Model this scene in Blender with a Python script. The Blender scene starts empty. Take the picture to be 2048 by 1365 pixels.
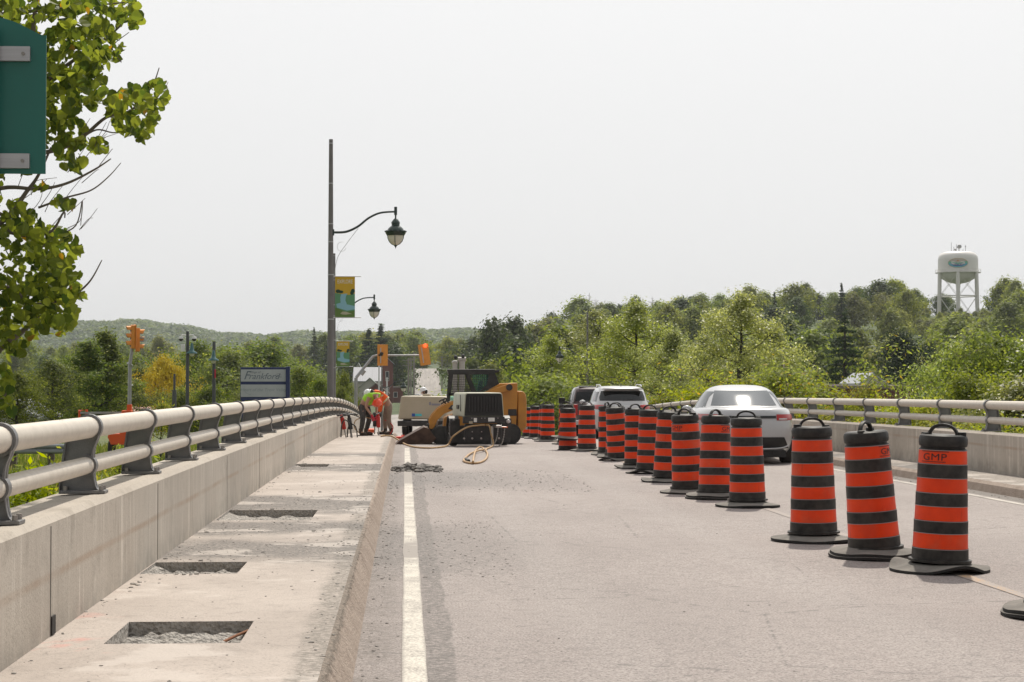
import bpy, bmesh, math, random
import numpy as np
from mathutils import Vector, Matrix, Euler

scene = bpy.context.scene
COL = scene.collection
R = math.radians
# ------------------------------------------------------------------ camera
cam_data = bpy.data.cameras.new("camera")
cam_data.sensor_width = 36.0
FPX = 3600.0                                   # focal length in pixels of a 2048 wide frame
cam_data.lens = 36.0 * FPX / 2048.0
cam_data.clip_start = 0.1
cam_data.clip_end = 9000.0
cam = bpy.data.objects.new("camera", cam_data)
COL.objects.link(cam)
CAMZ = 1.41
cam.location = (0, 0, CAMZ)
yaw, pitch = math.atan(214 / FPX), math.atan(77.5 / FPX)
cam.rotation_euler = (R(90) + pitch, 0, -yaw)
scene.camera = cam
# ------------------------------------------------------------------ sky, sun, exposure
SUN_EL, SUN_AZ = R(54), R(15)                   # azimuth to the right of +Y
world = bpy.data.worlds.new("World")
scene.world = world
world.use_nodes = True
wn, wl = world.node_tree.nodes, world.node_tree.links
bg = wn["Background"]
sky = wn.new("ShaderNodeTexSky")
sky.sky_type = 'NISHITA'
sky.sun_disc = False
sky.sun_elevation = SUN_EL
sky.sun_rotation = SUN_AZ
sky.air_density = 1.0
sky.dust_density = 4.0
sky.ozone_density = 1.0
hsv = wn.new("ShaderNodeHueSaturation")         # hazy, colourless early summer sky
hsv.inputs["Saturation"].default_value = 0.10
hsv.inputs["Value"].default_value = 1.0
wl.new(sky.outputs[0], hsv.inputs["Color"])
veil = wn.new("ShaderNodeMix"); veil.data_type = 'RGBA'   # thin even high cloud over the clear sky
veil.inputs["Factor"].default_value = 0.80
SKYS = 0.10
wl.new(hsv.outputs[0], veil.inputs["A"])
tcw = wn.new("ShaderNodeTexCoord"); dotn = wn.new("ShaderNodeVectorMath"); dotn.operation = 'DOT_PRODUCT'
wl.new(tcw.outputs["Generated"], dotn.inputs[0]); dotn.inputs[1].default_value = (math.sin(R(15)) * .8, math.cos(R(15)) * .8, .6)
mrw = wn.new("ShaderNodeMapRange"); mrw.interpolation_type = 'SMOOTHSTEP'      # the veil glows on the sun's side of the sky
for k_, v_ in (("From Min", -0.7), ("From Max", 0.75), ("To Min", 0.36 / SKYS), ("To Max", 0.845 / SKYS)): mrw.inputs[k_].default_value = v_
wl.new(dotn.outputs["Value"], mrw.inputs["Value"])
sepw = wn.new("ShaderNodeSeparateXYZ"); wl.new(tcw.outputs["Generated"], sepw.inputs[0])
mrz = wn.new("ShaderNodeMapRange")                                              # a little duller in the thick air low down
for k_, v_ in (("From Min", 0.0), ("From Max", 0.22), ("To Min", 0.93), ("To Max", 1.05)): mrz.inputs[k_].default_value = v_
wl.new(sepw.outputs["Z"], mrz.inputs["Value"])
mulw = wn.new("ShaderNodeMath"); mulw.operation = 'MULTIPLY'
wl.new(mrw.outputs[0], mulw.inputs[0]); wl.new(mrz.outputs[0], mulw.inputs[1])
wl.new(mulw.outputs[0], veil.inputs["B"])
wl.new(veil.outputs["Result"], bg.inputs["Color"])
bg.inputs["Strength"].default_value = SKYS
sun_d = bpy.data.lights.new("sun", 'SUN')
sun_d.energy = 3.6
sun_d.angle = R(1.2)
sun_d.color = (1.0, 0.93, 0.82)
sun = bpy.data.objects.new("sun", sun_d)
COL.objects.link(sun)
sv = Vector((math.sin(SUN_AZ) * math.cos(SUN_EL), math.cos(SUN_AZ) * math.cos(SUN_EL), math.sin(SUN_EL)))
sun.rotation_euler = sv.to_track_quat('Z', 'Y').to_euler()
sun.location = (0, 0, 60)
scene.view_settings.view_transform = 'Standard'
scene.view_settings.look = 'None'
scene.view_settings.exposure = 0.12
scene.view_settings.gamma = 1.0
scene.render.engine = 'CYCLES'
scene.cycles.max_bounces = 8
scene.cycles.transparent_max_bounces = 8
scene.cycles.volume_bounces = 0
scene.cycles.use_denoising = True
scene.cycles.denoising_prefilter = 'ACCURATE'

# ------------------------------------------------------------------ helpers
def rng_np(seed): return np.random.default_rng(seed)

def link(o, parent=None):
    COL.objects.link(o)
    if parent is not None: o.parent = parent
    return o

def tag(o, label=None, cat=None, group=None, kind=None):
    if label: o["label"] = label
    if cat: o["category"] = cat
    if group: o["group"] = group
    if kind: o["kind"] = kind
    return o

def thing(name, label, cat, loc=(0, 0, 0), rz=0.0, group=None):
    o = bpy.data.objects.new(name, None)
    o.empty_display_size = 0.2
    o.location = loc
    o.rotation_euler = (0, 0, rz)
    link(o)
    return tag(o, label, cat, group)

def copy_tree(o, parent=None):
    c = o.copy()
    COL.objects.link(c)
    if parent is not None: c.parent = parent
    for ch in list(o.children): copy_tree(ch, c)
    return c

class MB:
    """collects shapes and links them as one mesh object"""
    def __init__(s): s.v, s.f, s.m, s.mi = [], [], [], 0
    def add(s, vs, fs):
        b = len(s.v)
        s.v += [tuple(x) for x in vs]
        for f in fs:
            s.f.append(tuple(b + i for i in f)); s.m.append(s.mi)
        return s
    def box(s, c, d, rot=None, taper=1.0):
        x, y, z = d[0] / 2, d[1] / 2, d[2] / 2
        vs = [Vector((sx * x * (taper if sz > 0 else 1), sy * y * (taper if sz > 0 else 1), sz * z)) for sz in (-1, 1) for sx, sy in ((-1, -1), (1, -1), (1, 1), (-1, 1))]
        if rot is not None:
            e = Euler(rot).to_matrix(); vs = [e @ v for v in vs]
        c = Vector(c)
        return s.add([v + c for v in vs], [(3, 2, 1, 0), (4, 5, 6, 7), (0, 1, 5, 4), (1, 2, 6, 5), (2, 3, 7, 6), (3, 0, 4, 7)])
    def tube(s, pts, r, n=10, cap=True):
        pts = [Vector(p) for p in pts]
        rr = r if isinstance(r, (list, tuple)) else [r] * len(pts)
        vs, fs = [], []
        up = None
        for i, p in enumerate(pts):
            t = (pts[min(i + 1, len(pts) - 1)] - pts[max(i - 1, 0)]).normalized()
            if up is None:
                up = Vector((0, 0, 1)) if abs(t.z) < 0.9 else Vector((1, 0, 0))
            a = t.cross(up)
            if a.length < 1e-5: a = t.cross(Vector((0, 1, 0)))
            a.normalize(); b = a.cross(t).normalized(); up = b
            for k in range(n):
                w = 2 * math.pi * k / n
                vs.append(p + (a * math.cos(w) + b * math.sin(w)) * rr[i])
        for i in range(len(pts) - 1):
            for k in range(n):
                k2 = (k + 1) % n
                fs.append((i * n + k, i * n + k2, (i + 1) * n + k2, (i + 1) * n + k))
        if cap:
            fs.append(tuple(range(n - 1, -1, -1))); fs.append(tuple((len(pts) - 1) * n + k for k in range(n)))
        return s.add(vs, fs)
    def cyl(s, p0, p1, r, n=16): return s.tube([p0, p1], r, n)
    def lathe(s, prof, n=24, c=(0, 0, 0), cap=False):
        vs, fs = [], []
        for r, z in prof:
            for k in range(n):
                w = 2 * math.pi * k / n
                vs.append((c[0] + r * math.cos(w), c[1] + r * math.sin(w), c[2] + z))
        for i in range(len(prof) - 1):
            for k in range(n):
                k2 = (k + 1) % n
                fs.append((i * n + k, i * n + k2, (i + 1) * n + k2, (i + 1) * n + k))
        if cap:
            fs.append(tuple(range(n - 1, -1, -1))); fs.append(tuple((len(prof) - 1) * n + k for k in range(n)))
        return s.add(vs, fs)
    def prism(s, poly, a, b, axis='y'):
        """extrude a 2-d outline; axis y: outline in x,z; axis x: outline in y,z; axis z: outline in x,y"""
        def P(q, t):
            return {'y': (q[0], t, q[1]), 'x': (t, q[0], q[1]), 'z': (q[0], q[1], t)}[axis]
        n = len(poly)
        vs = [P(q, a) for q in poly] + [P(q, b) for q in poly]
        fs = [tuple(range(n - 1, -1, -1)), tuple(range(n, 2 * n))]
        fs += [(i, (i + 1) % n, n + (i + 1) % n, n + i) for i in range(n)]
        return s.add(vs, fs)
    def loft(s, rings, cap0=True, cap1=True):
        n = len(rings[0]); vs, fs = [], []
        for r in rings: vs += list(r)
        for i in range(len(rings) - 1):
            for k in range(n):
                k2 = (k + 1) % n
                fs.append((i * n + k, i * n + k2, (i + 1) * n + k2, (i + 1) * n + k))
        if cap0: fs.append(tuple(range(n - 1, -1, -1)))
        if cap1: fs.append(tuple((len(rings) - 1) * n + k for k in range(n)))
        return s.add(vs, fs)
    def strip(s, xs, ys, zf):
        """grid sheet: xs columns (may be functions of y), ys rows, zf(x,y)"""
        vs, fs = [], []
        for y in ys:
            for x in xs:
                xx = x(y) if callable(x) else x
                vs.append((xx, y, zf(xx, y)))
        n = len(xs)
        for j in range(len(ys) - 1):
            for i in range(n - 1):
                fs.append((j * n + i, j * n + i + 1, (j + 1) * n + i + 1, (j + 1) * n + i))
        return s.add(vs, fs)
    def ball(s, c, r, n=10, m=7):
        rr = r if isinstance(r, (list, tuple)) else (r, r, r)
        vs, fs = [], []
        for i in range(m + 1):
            a = math.pi * i / m
            for k in range(n):
                w = 2 * math.pi * k / n
                vs.append((c[0] + rr[0] * math.sin(a) * math.cos(w), c[1] + rr[1] * math.sin(a) * math.sin(w), c[2] - rr[2] * math.cos(a)))
        for i in range(m):
            for k in range(n):
                k2 = (k + 1) % n
                fs.append((i * n + k, i * n + k2, (i + 1) * n + k2, (i + 1) * n + k))
        return s.add(vs, fs)
    def build(s, name, mats, parent=None, smooth=None, bevel=0.0, seg=2, sub=0):
        me = bpy.data.meshes.new(name)
        me.from_pydata([tuple(v) for v in s.v], [], s.f)
        if not isinstance(mats, (list, tuple)): mats = [mats]
        for m in mats: me.materials.append(m)
        if len(mats) > 1: me.polygons.foreach_set("material_index", s.m)
        bm = bmesh.new(); bm.from_mesh(me)
        bmesh.ops.remove_doubles(bm, verts=bm.verts, dist=1e-6)
        bmesh.ops.recalc_face_normals(bm, faces=bm.faces)
        bm.to_mesh(me); bm.free()
        if smooth is not None:
            me.polygons.foreach_set("use_smooth", [True] * len(me.polygons))
            if smooth < 180:
                try: me.set_sharp_from_angle(angle=R(smooth))
                except Exception: pass
        me.update()
        o = bpy.data.objects.new(name, me)
        link(o, parent)
        if bevel > 0:
            b = o.modifiers.new("bevel", 'BEVEL'); b.width = bevel; b.segments = seg; b.limit_method = 'ANGLE'; b.angle_limit = R(40)
            if smooth is None:
                me.polygons.foreach_set("use_smooth", [True] * len(me.polygons)); b.harden_normals = True
        if sub:
            d = o.modifiers.new("sub", 'SUBSURF'); d.levels = sub; d.render_levels = sub
        return o

def catmull(pts, n=8):
    pts = [Vector(p) for p in pts]
    out = []
    for i in range(len(pts) - 1):
        p0 = pts[max(i - 1, 0)]; p1 = pts[i]; p2 = pts[i + 1]; p3 = pts[min(i + 2, len(pts) - 1)]
        for k in range(n):
            t = k / n
            out.append(0.5 * ((2 * p1) + (p2 - p0) * t + (2 * p0 - 5 * p1 + 4 * p2 - p3) * t * t + (3 * p1 - p0 - 3 * p2 + p3) * t ** 3))
    out.append(pts[-1])
    return out

def np_mesh(name, verts, nper, mats, midx=None, parent=None, smooth=False):
    """verts: (F, nper, 3) array of separate faces"""
    F = verts.shape[0]
    me = bpy.data.meshes.new(name)
    me.vertices.add(F * nper); me.vertices.foreach_set("co", verts.reshape(-1).astype(np.float32))
    me.loops.add(F * nper); me.loops.foreach_set("vertex_index", np.arange(F * nper, dtype=np.int32))
    me.polygons.add(F)
    me.polygons.foreach_set("loop_start", np.arange(0, F * nper, nper, dtype=np.int32))
    me.polygons.foreach_set("loop_total", np.full(F, nper, dtype=np.int32))
    for m in mats: me.materials.append(m)
    if midx is not None: me.polygons.foreach_set("material_index", midx.astype(np.int32))
    me.update(calc_edges=True); me.validate()
    o = bpy.data.objects.new(name, me)
    link(o, parent)
    return o

def text_mb(txt, size, mb, M, depth=0.0, align='CENTER', shear=0.0, spacing=1.0, weight=0.0):
    """adds the letters of a text, mapped by M(x, y, z), to mb"""
    cu = bpy.data.curves.new("lettering", 'FONT')
    cu.body = txt; cu.size = size; cu.align_x = align; cu.align_y = 'CENTER'; cu.extrude = depth; cu.shear = shear; cu.space_character = spacing
    cu.resolution_u = 3; cu.offset = weight
    o = bpy.data.objects.new("lettering", cu); COL.objects.link(o)
    dg = bpy.context.evaluated_depsgraph_get()
    me = bpy.data.meshes.new_from_object(o.evaluated_get(dg))
    mb.add([M(v.co.x, v.co.y, v.co.z) for v in me.vertices], [tuple(p.vertices) for p in me.polygons])
    bpy.data.objects.remove(o); bpy.data.curves.remove(cu); bpy.data.meshes.remove(me)

def UX(px, d):
    """how far to the right a thing at distance d stands that is seen at px of the 2048 wide photograph"""
    t = d * np.tan(yaw + np.arctan((np.asarray(px, float) - 1024) / FPX))
    return t if np.ndim(t) else float(t)

def smooth01(a, b, x):
    t = np.clip((x - a) / (b - a), 0, 1)
    return t * t * (3 - 2 * t)

# ------------------------------------------------------------------ materials
def mat(name, col, rough=0.6, metal=0.0, col2=None, nscale=4.0, namt=1.0, bump=0.0, bscale=60.0, coord='Object', spec=0.5, ior=None, coat=0.0, detail=4.0, stretch=None):
    m = bpy.data.materials.new(name)
    m.use_nodes = True
    nt = m.node_tree; N, L = nt.nodes, nt.links
    b = N["Principled BSDF"]
    b.inputs["Base Color"].default_value = (*col, 1)
    b.inputs["Roughness"].default_value = rough
    b.inputs["Metallic"].default_value = metal
    b.inputs["Specular IOR Level"].default_value = spec
    if ior: b.inputs["IOR"].default_value = ior
    if coat: b.inputs["Coat Weight"].default_value = coat; b.inputs["Coat Roughness"].default_value = 0.05
    src = None
    if col2 is not None or bump:
        if coord == 'World':
            g = N.new("ShaderNodeNewGeometry"); src = g.outputs["Position"]
        else:
            t = N.new("ShaderNodeTexCoord"); src = t.outputs[coord]
        if stretch:
            mp = N.new("ShaderNodeMapping"); mp.inputs["Scale"].default_value = stretch
            L.new(src, mp.inputs["Vector"]); src2 = mp.outputs[0]
        else: src2 = src
    if col2 is not None:
        n = N.new("ShaderNodeTexNoise"); n.inputs["Scale"].default_value = nscale; n.inputs["Detail"].default_value = detail; n.inputs["Roughness"].default_value = 0.6
        L.new(src2, n.inputs["Vector"])
        r = N.new("ShaderNodeMapRange"); r.inputs["From Min"].default_value = 0.35; r.inputs["From Max"].default_value = 0.68; r.inputs["To Max"].default_value = namt
        L.new(n.outputs["Fac"], r.inputs["Value"])
        mx = N.new("ShaderNodeMix"); mx.data_type = 'RGBA'
        mx.inputs["A"].default_value = (*col, 1); mx.inputs["B"].default_value = (*col2, 1)
        L.new(r.outputs[0], mx.inputs["Factor"]); L.new(mx.outputs["Result"], b.inputs["Base Color"])
    if bump:
        n2 = N.new("ShaderNodeTexNoise"); n2.inputs["Scale"].default_value = bscale; n2.inputs["Detail"].default_value = 3
        L.new(src, n2.inputs["Vector"])
        bp = N.new("ShaderNodeBump"); bp.inputs["Strength"].default_value = bump; bp.inputs["Distance"].default_value = 0.02
        L.new(n2.outputs["Fac"], bp.inputs["Height"]); L.new(bp.outputs[0], b.inputs["Normal"])
    return m

class NT:
    """small node-graph writer"""
    def __init__(s, name):
        s.m = bpy.data.materials.new(name); s.m.use_nodes = True
        s.N, s.L = s.m.node_tree.nodes, s.m.node_tree.links
        s.b = s.N["Principled BSDF"]
    def pos(s): return s.N.new("ShaderNodeNewGeometry").outputs["Position"]
    def obj(s): return s.N.new("ShaderNodeTexCoord").outputs["Object"]
    def noise(s, v, scale, detail=4, rough=0.6, stretch=None):
        if stretch:
            mp = s.N.new("ShaderNodeMapping"); mp.inputs["Scale"].default_value = stretch; s.L.new(v, mp.inputs["Vector"]); v = mp.outputs[0]
        n = s.N.new("ShaderNodeTexNoise"); n.inputs["Scale"].default_value = scale; n.inputs["Detail"].default_value = detail; n.inputs["Roughness"].default_value = rough
        s.L.new(v, n.inputs["Vector"]); return n.outputs["Fac"]
    def voro(s, v, scale, feature='F1', out="Distance"):
        n = s.N.new("ShaderNodeTexVoronoi"); n.feature = feature; n.inputs["Scale"].default_value = scale
        s.L.new(v, n.inputs["Vector"]); return n.outputs[out]
    def rng(s, v, a, b, lo=0.0, hi=1.0):
        r = s.N.new("ShaderNodeMapRange"); r.inputs["From Min"].default_value = a; r.inputs["From Max"].default_value = b
        r.inputs["To Min"].default_value = lo; r.inputs["To Max"].default_value = hi
        s.L.new(v, r.inputs["Value"]); return r.outputs[0]
    def math(s, op, a, b=None, c=None):
        n = s.N.new("ShaderNodeMath"); n.operation = op
        for i, x in enumerate((a, b, c)):
            if x is None: continue
            if isinstance(x, (int, float)): n.inputs[i].default_value = x
            else: s.L.new(x, n.inputs[i])
        return n.outputs[0]
    def sep(s, v):
        n = s.N.new("ShaderNodeSeparateXYZ"); s.L.new(v, n.inputs[0]); return n.outputs
    def mix(s, fac, a, b):
        n = s.N.new("ShaderNodeMix"); n.data_type = 'RGBA'
        for k, x in (("Factor", fac), ("A", a), ("B", b)):
            if isinstance(x, tuple): n.inputs[k].default_value = (*x, 1)
            elif isinstance(x, (int, float)): n.inputs[k].default_value = x
            else: s.L.new(x, n.inputs[k])
        return n.outputs["Result"]
    def color(s, c): s.L.new(c, s.b.inputs["Base Color"]); return s
    def rough(s, v):
        if isinstance(v, (int, float)): s.b.inputs["Roughness"].default_value = v
        else: s.L.new(v, s.b.inputs["Roughness"])
        return s
    def bump(s, h, strength=0.4, dist=0.01):
        bp = s.N.new("ShaderNodeBump"); bp.inputs["Strength"].default_value = strength; bp.inputs["Distance"].default_value = dist
        s.L.new(h, bp.inputs["Height"]); s.L.new(bp.outputs[0], s.b.inputs["Normal"]); return s

def leafmat(name, dark, light, accent=None, acc_at=0.93, trans=0.45, tcol=None, rough=0.55, spec=0.14):
    g = NT(name)
    geo = g.N.new("ShaderNodeNewGeometry"); rnd = geo.outputs["Random Per Island"]
    oi = g.N.new("ShaderNodeObjectInfo").outputs["Random"]
    c = g.mix(rnd, dark, light)
    hs = g.N.new("ShaderNodeHueSaturation")
    g.L.new(c, hs.inputs["Color"])
    g.L.new(g.rng(oi, 0, 1, 0.78, 1.25), hs.inputs["Value"])
    g.L.new(g.rng(g.math('FRACT', g.math('MULTIPLY', oi, 7.3)), 0, 1, 0.482, 0.512), hs.inputs["Hue"])
    g.L.new(g.rng(g.math('FRACT', g.math('MULTIPLY', oi, 3.7)), 0, 1, 0.9, 1.12), hs.inputs["Saturation"])
    c = hs.outputs[0]
    if accent is not None:
        f = g.math('GREATER_THAN', g.math('FRACT', g.math('MULTIPLY', rnd, 17.31)), acc_at)
        c = g.mix(f, c, accent)
    g.color(c); g.rough(rough); g.b.inputs['Specular IOR Level'].default_value = spec
    tr = g.N.new("ShaderNodeBsdfTranslucent")
    tc = g.N.new("ShaderNodeHueSaturation"); tc.inputs["Value"].default_value = 2.3; tc.inputs["Hue"].default_value = 0.49; tc.inputs["Saturation"].default_value = 1.1
    g.L.new(c, tc.inputs["Color"]); g.L.new(tc.outputs[0], tr.inputs["Color"])
    ms = g.N.new("ShaderNodeMixShader"); ms.inputs[0].default_value = trans
    g.L.new(g.b.outputs[0], ms.inputs[1]); g.L.new(tr.outputs[0], ms.inputs[2])
    g.L.new(ms.outputs[0], g.N["Material Output"].inputs["Surface"])
    return g.m

# ------------------------------------------------------------------ the lie of the land
def B(y):
    """height of the carriageway along the bridge (crest curve, then down into the town, then up the far hill)"""
    y = np.asarray(y, dtype=float)
    z = -1.08e-4 * np.clip(y, None, 40) ** 2
    t = np.clip(y - 40, 0, 55)
    z = z - 0.00864 * t - 4.5e-4 * t * t
    z = z - 0.058 * np.clip(y - 95, 0, 38)
    z = z + 0.086 * np.clip(y - 530, 0, 112) * smooth01(500, 545, y)
    return z
def Bf(y): return float(B(y))
def flare(y): return 0.0006 * max(0.0, min(y, 125) - 40) ** 2
# ------------------------------------------------------------------ ground
def Xc(y): return 3.95 + max(0.0, y - 95) * 0.0065
HX = np.array([-400, -60, -20, 22, 51, 75, 90, 160, 190, 250, 500.0])
HZ = np.array([4, 4, 5.5, 5.5, 12.0, 17, 19.5, 23.0, 24.0, 24.0, 24.0])
def T(x, y):
    x = np.asarray(x, float); y = np.asarray(y, float)
    left = -1.45 + (-4.3 + 1.45) * smooth01(100, 190, y) - 2.2 * smooth01(98, 125, y) * (1 - smooth01(180, 260, y)) * smooth01(-6, -14, x)
    right = -3.4 + (-4.3 + 3.4) * smooth01(60, 190, y)
    base = np.where(x < 3, left, right)
    under = (x > -2.3) & (x < 9.4) & (y < 96)
    base = np.where(under, np.minimum(base, B(y) - 1.0), base)
    xs = x * 640 / np.clip(y, 300, 5000)
    H = np.interp(xs, HX, HZ)
    y0 = np.interp(xs, [-60, 15, 60], [470, 500, 235])
    s = np.clip((y - y0) / (645 - y0), 0, 1); s = s * s * (3 - 2 * s)
    z = base + (H - base) * s + 4.0 * smooth01(645, 1000, y)
    xc = 3.95 + np.clip(y - 95, 0, None) * 0.0065
    w = 1 - smooth01(4.6, 12, np.abs(x - xc))
    w = w * smooth01(92, 100, y) * (1 - smooth01(645, 700, y))
    return z * (1 - w) + (B(y) - 0.12) * w
def Tf(x, y): return float(T(x, y))

g = NT("meadow"); p = g.pos()
n1 = g.rng(g.noise(p, 0.5, 5), 0.35, 0.65); n2 = g.rng(g.noise(p, 6.0, 4), 0.3, 0.7)
c = g.mix(n1, (0.055, 0.085, 0.016), (0.10, 0.13, 0.03)); c = g.mix(g.math('MULTIPLY', n2, 0.5), c, (0.14, 0.13, 0.06))
g.color(c).rough(0.9).bump(g.noise(p, 25), 0.6, 0.05); M_meadow = g.m
g = NT("forest_floor"); p = g.pos()
g.color(g.mix(g.rng(g.noise(p, 0.08, 5), 0.35, 0.65), (0.030, 0.048, 0.012), (0.07, 0.10, 0.025))).rough(0.95); M_floor = g.m

def axis(vals):
    out = []
    for a, b, st in vals: out += list(np.arange(a, b, st))
    return out
xs = axis([(-700, -80, 40), (-80, -20, 6), (-20, 30, 1.3), (30, 90, 6), (90, 340, 12), (340, 900, 60)]) + [900]
ys = axis([(-30, 0, 6), (0, 110, 2.5), (110, 250, 7), (250, 700, 12), (700, 1500, 60)]) + [1500]
gx, gy = np.meshgrid(xs, ys); gz = T(gx, gy)
mb = MB(); n = len(xs)
mb.v = list(zip(gx.ravel().tolist(), gy.ravel().tolist(), gz.ravel().tolist()))
for j in range(len(ys) - 1):
    for i in range(n - 1):
        mb.f.append((j * n + i, j * n + i + 1, (j + 1) * n + i + 1, (j + 1) * n + i)); mb.m.append(1 if ys[j] > 215 else 0)
tag(mb.build("ground", [M_meadow, M_floor], smooth=180), kind='structure')

# far wooded ridge on the left
def ridge_z(x, y):
    X = x * 2500 / y
    crest = np.interp(X, [-900, -562, -480, -420, -354, -280, -201, -150, -76, 62, 200, 900], [80, 78, 80, 82, 79, 72, 62, 64, 68, 69, 72, 84])
    crest = crest + 2.0 * np.sin(X * 0.031) + 1.2 * np.sin(X * 0.083 + 1)
    return -5 + (crest - 3) * smooth01(1450, 2500, y)
xs = np.arange(-1500, 901, 50); ys = np.arange(1450, 2800, 50)
gx, gy = np.meshgrid(xs, ys); gz = ridge_z(gx, gy)
mb = MB(); n = len(xs)
mb.v = list(zip(gx.ravel().tolist(), gy.ravel().tolist(), gz.ravel().tolist()))
for j in range(len(ys) - 1):
    for i in range(n - 1): mb.f.append((j * n + i, j * n + i + 1, (j + 1) * n + i + 1, (j + 1) * n + i)); mb.m.append(0)
tag(mb.build("hill", M_floor, smooth=180), kind='structure')

# ------------------------------------------------------------------ carriageway
g = NT("asphalt"); p = g.pos(); x, y, z = g.sep(p)
fine = g.noise(p, 75, 3); mid = g.noise(p, 9, 5); big = g.noise(p, 0.55, 5, stretch=(1.0, 0.45, 1)); grain = g.noise(p, 28, 4, 0.75)
c = g.mix(g.rng(big, 0.35, 0.65), (0.280, 0.238, 0.222), (0.350, 0.301, 0.281))
trk = g.math('ABSOLUTE', g.math('SUBTRACT', g.math('ABSOLUTE', g.math('SUBTRACT', g.math('ADD', x, g.math('MULTIPLY', g.math('SUBTRACT', big, 0.5), 0.3)), 1.95)), 0.85))
c = g.mix(g.rng(trk, 0.34, 0.08, 0, 0.22), c, (0.40, 0.36, 0.34))                          # polished wheel tracks
c = g.mix(g.rng(fine, 0.52, 0.66, 0, 0.75), c, (0.10, 0.090, 0.085))
c = g.mix(g.rng(fine, 0.46, 0.32, 0, 0.6), c, (0.50, 0.46, 0.43))
c = g.mix(g.rng(grain, 0.56, 0.68, 0, 0.6), c, (0.13, 0.118, 0.11))
c = g.mix(g.rng(mid, 0.5, 0.72, 0, 0.4), c, (0.18, 0.160, 0.150))
drip = g.math('MULTIPLY', g.rng(g.noise(p, 2.7, 3), 0.66, 0.74), g.rng(g.math('ABSOLUTE', g.math('SUBTRACT', x, 2.0)), 0.9, 0.2))
c = g.mix(g.math('MULTIPLY', drip, 0.45), c, (0.12, 0.11, 0.105))                          # oil drips down the lane
wob = g.math('MULTIPLY', g.math('SUBTRACT', g.noise(p, 1.1, 5), 0.5), 0.16)
xw = g.math('ADD', x, wob)
band = g.math('MULTIPLY', g.rng(xw, 0.08, 0.13), g.rng(xw, 0.27, 0.255))               # darker worn joint beside the edge line
c = g.mix(g.math('MULTIPLY', band, g.rng(grain, 0.42, 0.56, 0.15, 0.9)), c, (0.135, 0.12, 0.11))
gut = g.math('MULTIPLY', g.rng(xw, 0.02, -0.1), g.math('MULTIPLY', g.rng(g.noise(p, 2.2, 5), 0.36, 0.6, 0.3, 1.0), g.rng(grain, 0.40, 0.58, 0.2, 1.0)))
c = g.mix(gut, c, (0.17, 0.145, 0.128))                                                   # dirt in the left gutter
gut2 = g.math('MULTIPLY', g.rng(x, 7.26, 7.34), 0.75)
c = g.mix(gut2, c, (0.13, 0.115, 0.10))                                                   # dirt in the right gutter
yw = g.math('ADD', y, g.math('MULTIPLY', g.math('SUBTRACT', g.noise(p, 1.6, 5), 0.5), 3.0))
dark = g.math('MULTIPLY', g.math('MULTIPLY', g.rng(yw, 23.5, 25.5), g.rng(yw, 30.5, 28.5)), g.rng(x, 2.6, 0.6))
c = g.mix(g.math('MULTIPLY', dark, g.rng(grain, 0.40, 0.56, 0.2, 0.85)), c, (0.13, 0.12, 0.115))                         # spilt grit across the lane
dark2 = g.math('MULTIPLY', g.math('MULTIPLY', g.rng(yw, 13.0, 14.3), g.rng(yw, 18.5, 17.0)), g.rng(xw, 1.3, 0.1))
c = g.mix(g.math('MULTIPLY', dark2, g.rng(grain, 0.40, 0.56, 0.15, 0.85)), c, (0.14, 0.127, 0.118))
crack = g.rng(g.voro(g.N.new("ShaderNodeNewGeometry").outputs["Position"], 0.42, 'DISTANCE_TO_EDGE'), 0.0, 0.006, 1, 0)
c = g.mix(g.math('MULTIPLY', crack, g.rng(mid, 0.45, 0.6, 0, 0.6)), c, (0.08, 0.075, 0.07))
g.color(c).rough(0.78).bump(g.math('ADD', fine, g.math('MULTIPLY', grain, 1.2)), 0.8, 0.014); M_asph = g.m
g = NT("far_asphalt"); p = g.pos()
g.color(g.mix(g.rng(g.noise(p, 0.2, 5, stretch=(6, 0.3, 1)), 0.35, 0.65), (0.22, 0.20, 0.185), (0.33, 0.30, 0.275))).rough(0.85); M_asph2 = g.m
KL, KR = -0.26, 7.60
ys = axis([(-8, 40, 1.0), (40, 96, 2.0)]) + [96]
mb = MB()
mb.strip([KL, 0.3, 1.6, 2.9, 4.2, 5.5, lambda y: 6.6 + flare(y) * .5, lambda y: KR + flare(y)], ys, lambda x, y: Bf(y))
tag(mb.build("road", M_asph, smooth=180), kind='structure')
ys = axis([(96, 150, 4), (150, 500, 25), (500, 660, 5)]) + [660]
mb = MB()
mb.strip([lambda y: Xc(y) - (11.0 if y < 300 else 4.2), lambda y: Xc(y) - 4.0, lambda y: Xc(y) - 1.4, lambda y: Xc(y) + 1.4, lambda y: Xc(y) + 4.2 + max(0.0, flare(y) * (1 - (y - 96) / 80)) * (y < 176)], ys, lambda x, y: Bf(y) + 0.02)
tag(mb.build("hill_road", M_asph2, smooth=180), kind='structure')

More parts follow.
